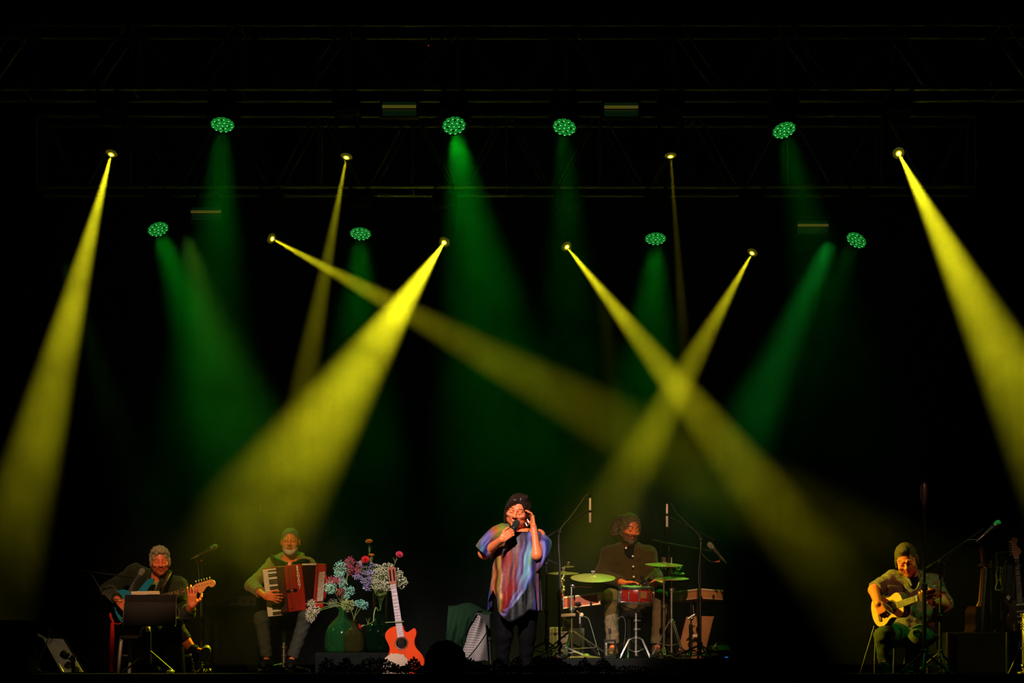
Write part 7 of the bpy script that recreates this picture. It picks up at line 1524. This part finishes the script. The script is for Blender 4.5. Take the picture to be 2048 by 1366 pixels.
for i in range(4): b = MB(); b.tube([q[i], q[(i + 1) % 4]], .006, 6); b.build('frame_bar', mat('olive_frame', (.30, .30, .12), .5), t)
b = MB(); b.quad(*[p + Vector((0, .012, 0)) for p in q]); b.build('panel', mat('dark_panel', (.015, .018, .015), .6), t, solid=.006); b = MB(); b.tube([P(2012, 1158, 1.92), (P(2012, 1158, 1.92).x, 1.95, .0)], .012, 8); b.build('post', BLACKM, t)
twm = mat('grey_towel', (.050, .058, .045), .95, 0, .3, 60, bump=.6, bscale=160)
def towel(u, v):
    px = 2003 + 25 * u + 2.5 * math.sin(v * 3) * u; py = 1133 - 3 * math.sin(u * 3.1) + (66 - 12 * (1 - u)) * v; return P(px, py, 1.36 - .02 * math.sin(u * 14 + v * 3) - .03 * math.sin(min(1, v * 5) * 1.57))
o = cloth('towel', 'dark grey towel with a pale tag hanging from the guitar rack', towel, 26, 30, twm, 'towel'); ORG[o.name] = o.location.copy()
b = MB(); c = P(2017, 1195, 1.29); b.hexa([c + Vector((-.024, 0, .004)), c + Vector((0, 0, .022)), c + Vector((.022, 0, -.002)), c + Vector((.002, 0, -.026)), c + Vector((-.024, .003, .004)), c + Vector((0, .003, .022)), c + Vector((.022, .003, -.002)), c + Vector((.002, .003, -.026))]); b.build('tag', mat('towel_tag', (.55, .48, .46), .7), o)
b = MB(); q = spline([P(1992, 1150, 1.36), P(1994, 1165, 1.35), P(1991, 1178, 1.34), P(1998, 1180, 1.33), P(2004, 1178, 1.33), P(2001, 1160, 1.34), P(2001, 1150, 1.36)], 5); b.tube(q, .006, 6); b.tube([P(1992, 1150, 1.36), P(1995, 1134, 1.48)], .005, 6); b.tube([P(2001, 1150, 1.36), P(2001, 1134, 1.48)], .005, 6); t = thing('strap_loop', 'pale olive strap looped over the rack left of the towel', 'strap', P(1996, 1180, 1.35)); b.build('band', mat('olive_strap', (.26, .26, .09), .7), t)
t = thing('yellow_lit_stand', 'yellow-lit metal stand with fittings at the extreme right edge', 'stand', (P(2052, 1340, .55).x, .55, 0)); x_ = P(2051, 1340, .55).x; zt = P(2046, 1227, .55).z
yellow_lit = mat('yellow_lit_metal', (.45, .36, .10), .4, .7, .25, 20); b = MB(); b.tube([(x_, .55, .02), (x_, .55, zt)], .030, 14); b.build('tube', yellow_lit, t); b = MB(); b.lathe([(.08, 0), (.08, .012), (.04, .02)], (x_, .55, .0), n=20); b.build('base', yellow_lit, t)  # yellow stage light is mixed into the metal colours of this stand
for py in (1229, 1233, 1247, 1252, 1258, 1297, 1330): p = P(2043.5, py, .52); b = MB(); b.ball(p, .011, 8, 6); b.build('rivet', mat('yellow_lit_fitting', (.8, .65, .15), .25, 1), t)
b = MB(); b.ball((x_ - .02, .52, .06), (.03, .03, .03), 10, 8); b.build('foot_knob', mat('yellow_lit_fitting', (.8, .65, .15), .25, 1), t)
cable('cable', [P(2039, 1283, .8), P(2036, 1300, .78), P(2028, 1322, .75), P(2019, 1342, .7), P(2016, 1346, .65)], .004, mat('pale_cable', (.30, .28, .12), .5), 'pale cable slanting down at the far right')
cable('cable', [P(1748, 1252, -.2), P(1741, 1277, -.18), P(1731, 1310, -.14), P(1722, 1340, -.1), P(1720, 1346, -.05)], .0035, mat('pale_cable', (.30, .28, .12), .5), 'left of two pale cables hanging from the small guitar')
cable('cable', [P(1751, 1258, -.2), P(1750, 1290, -.16), P(1749, 1320, -.13), P(1749, 1346, -.1)], .0032, mat('pale_cable', (.30, .28, .12), .5), 'right of two pale cables hanging from the small guitar')
cable('cable', [P(1751, 1277, -.42), P(1755, 1300, -.44), P(1764, 1325, -.46), P(1770, 1345, -.5)], .0035, mat('pale_cable', (.30, .28, .12), .5), 'pale cable along the shin of the right guitarist')
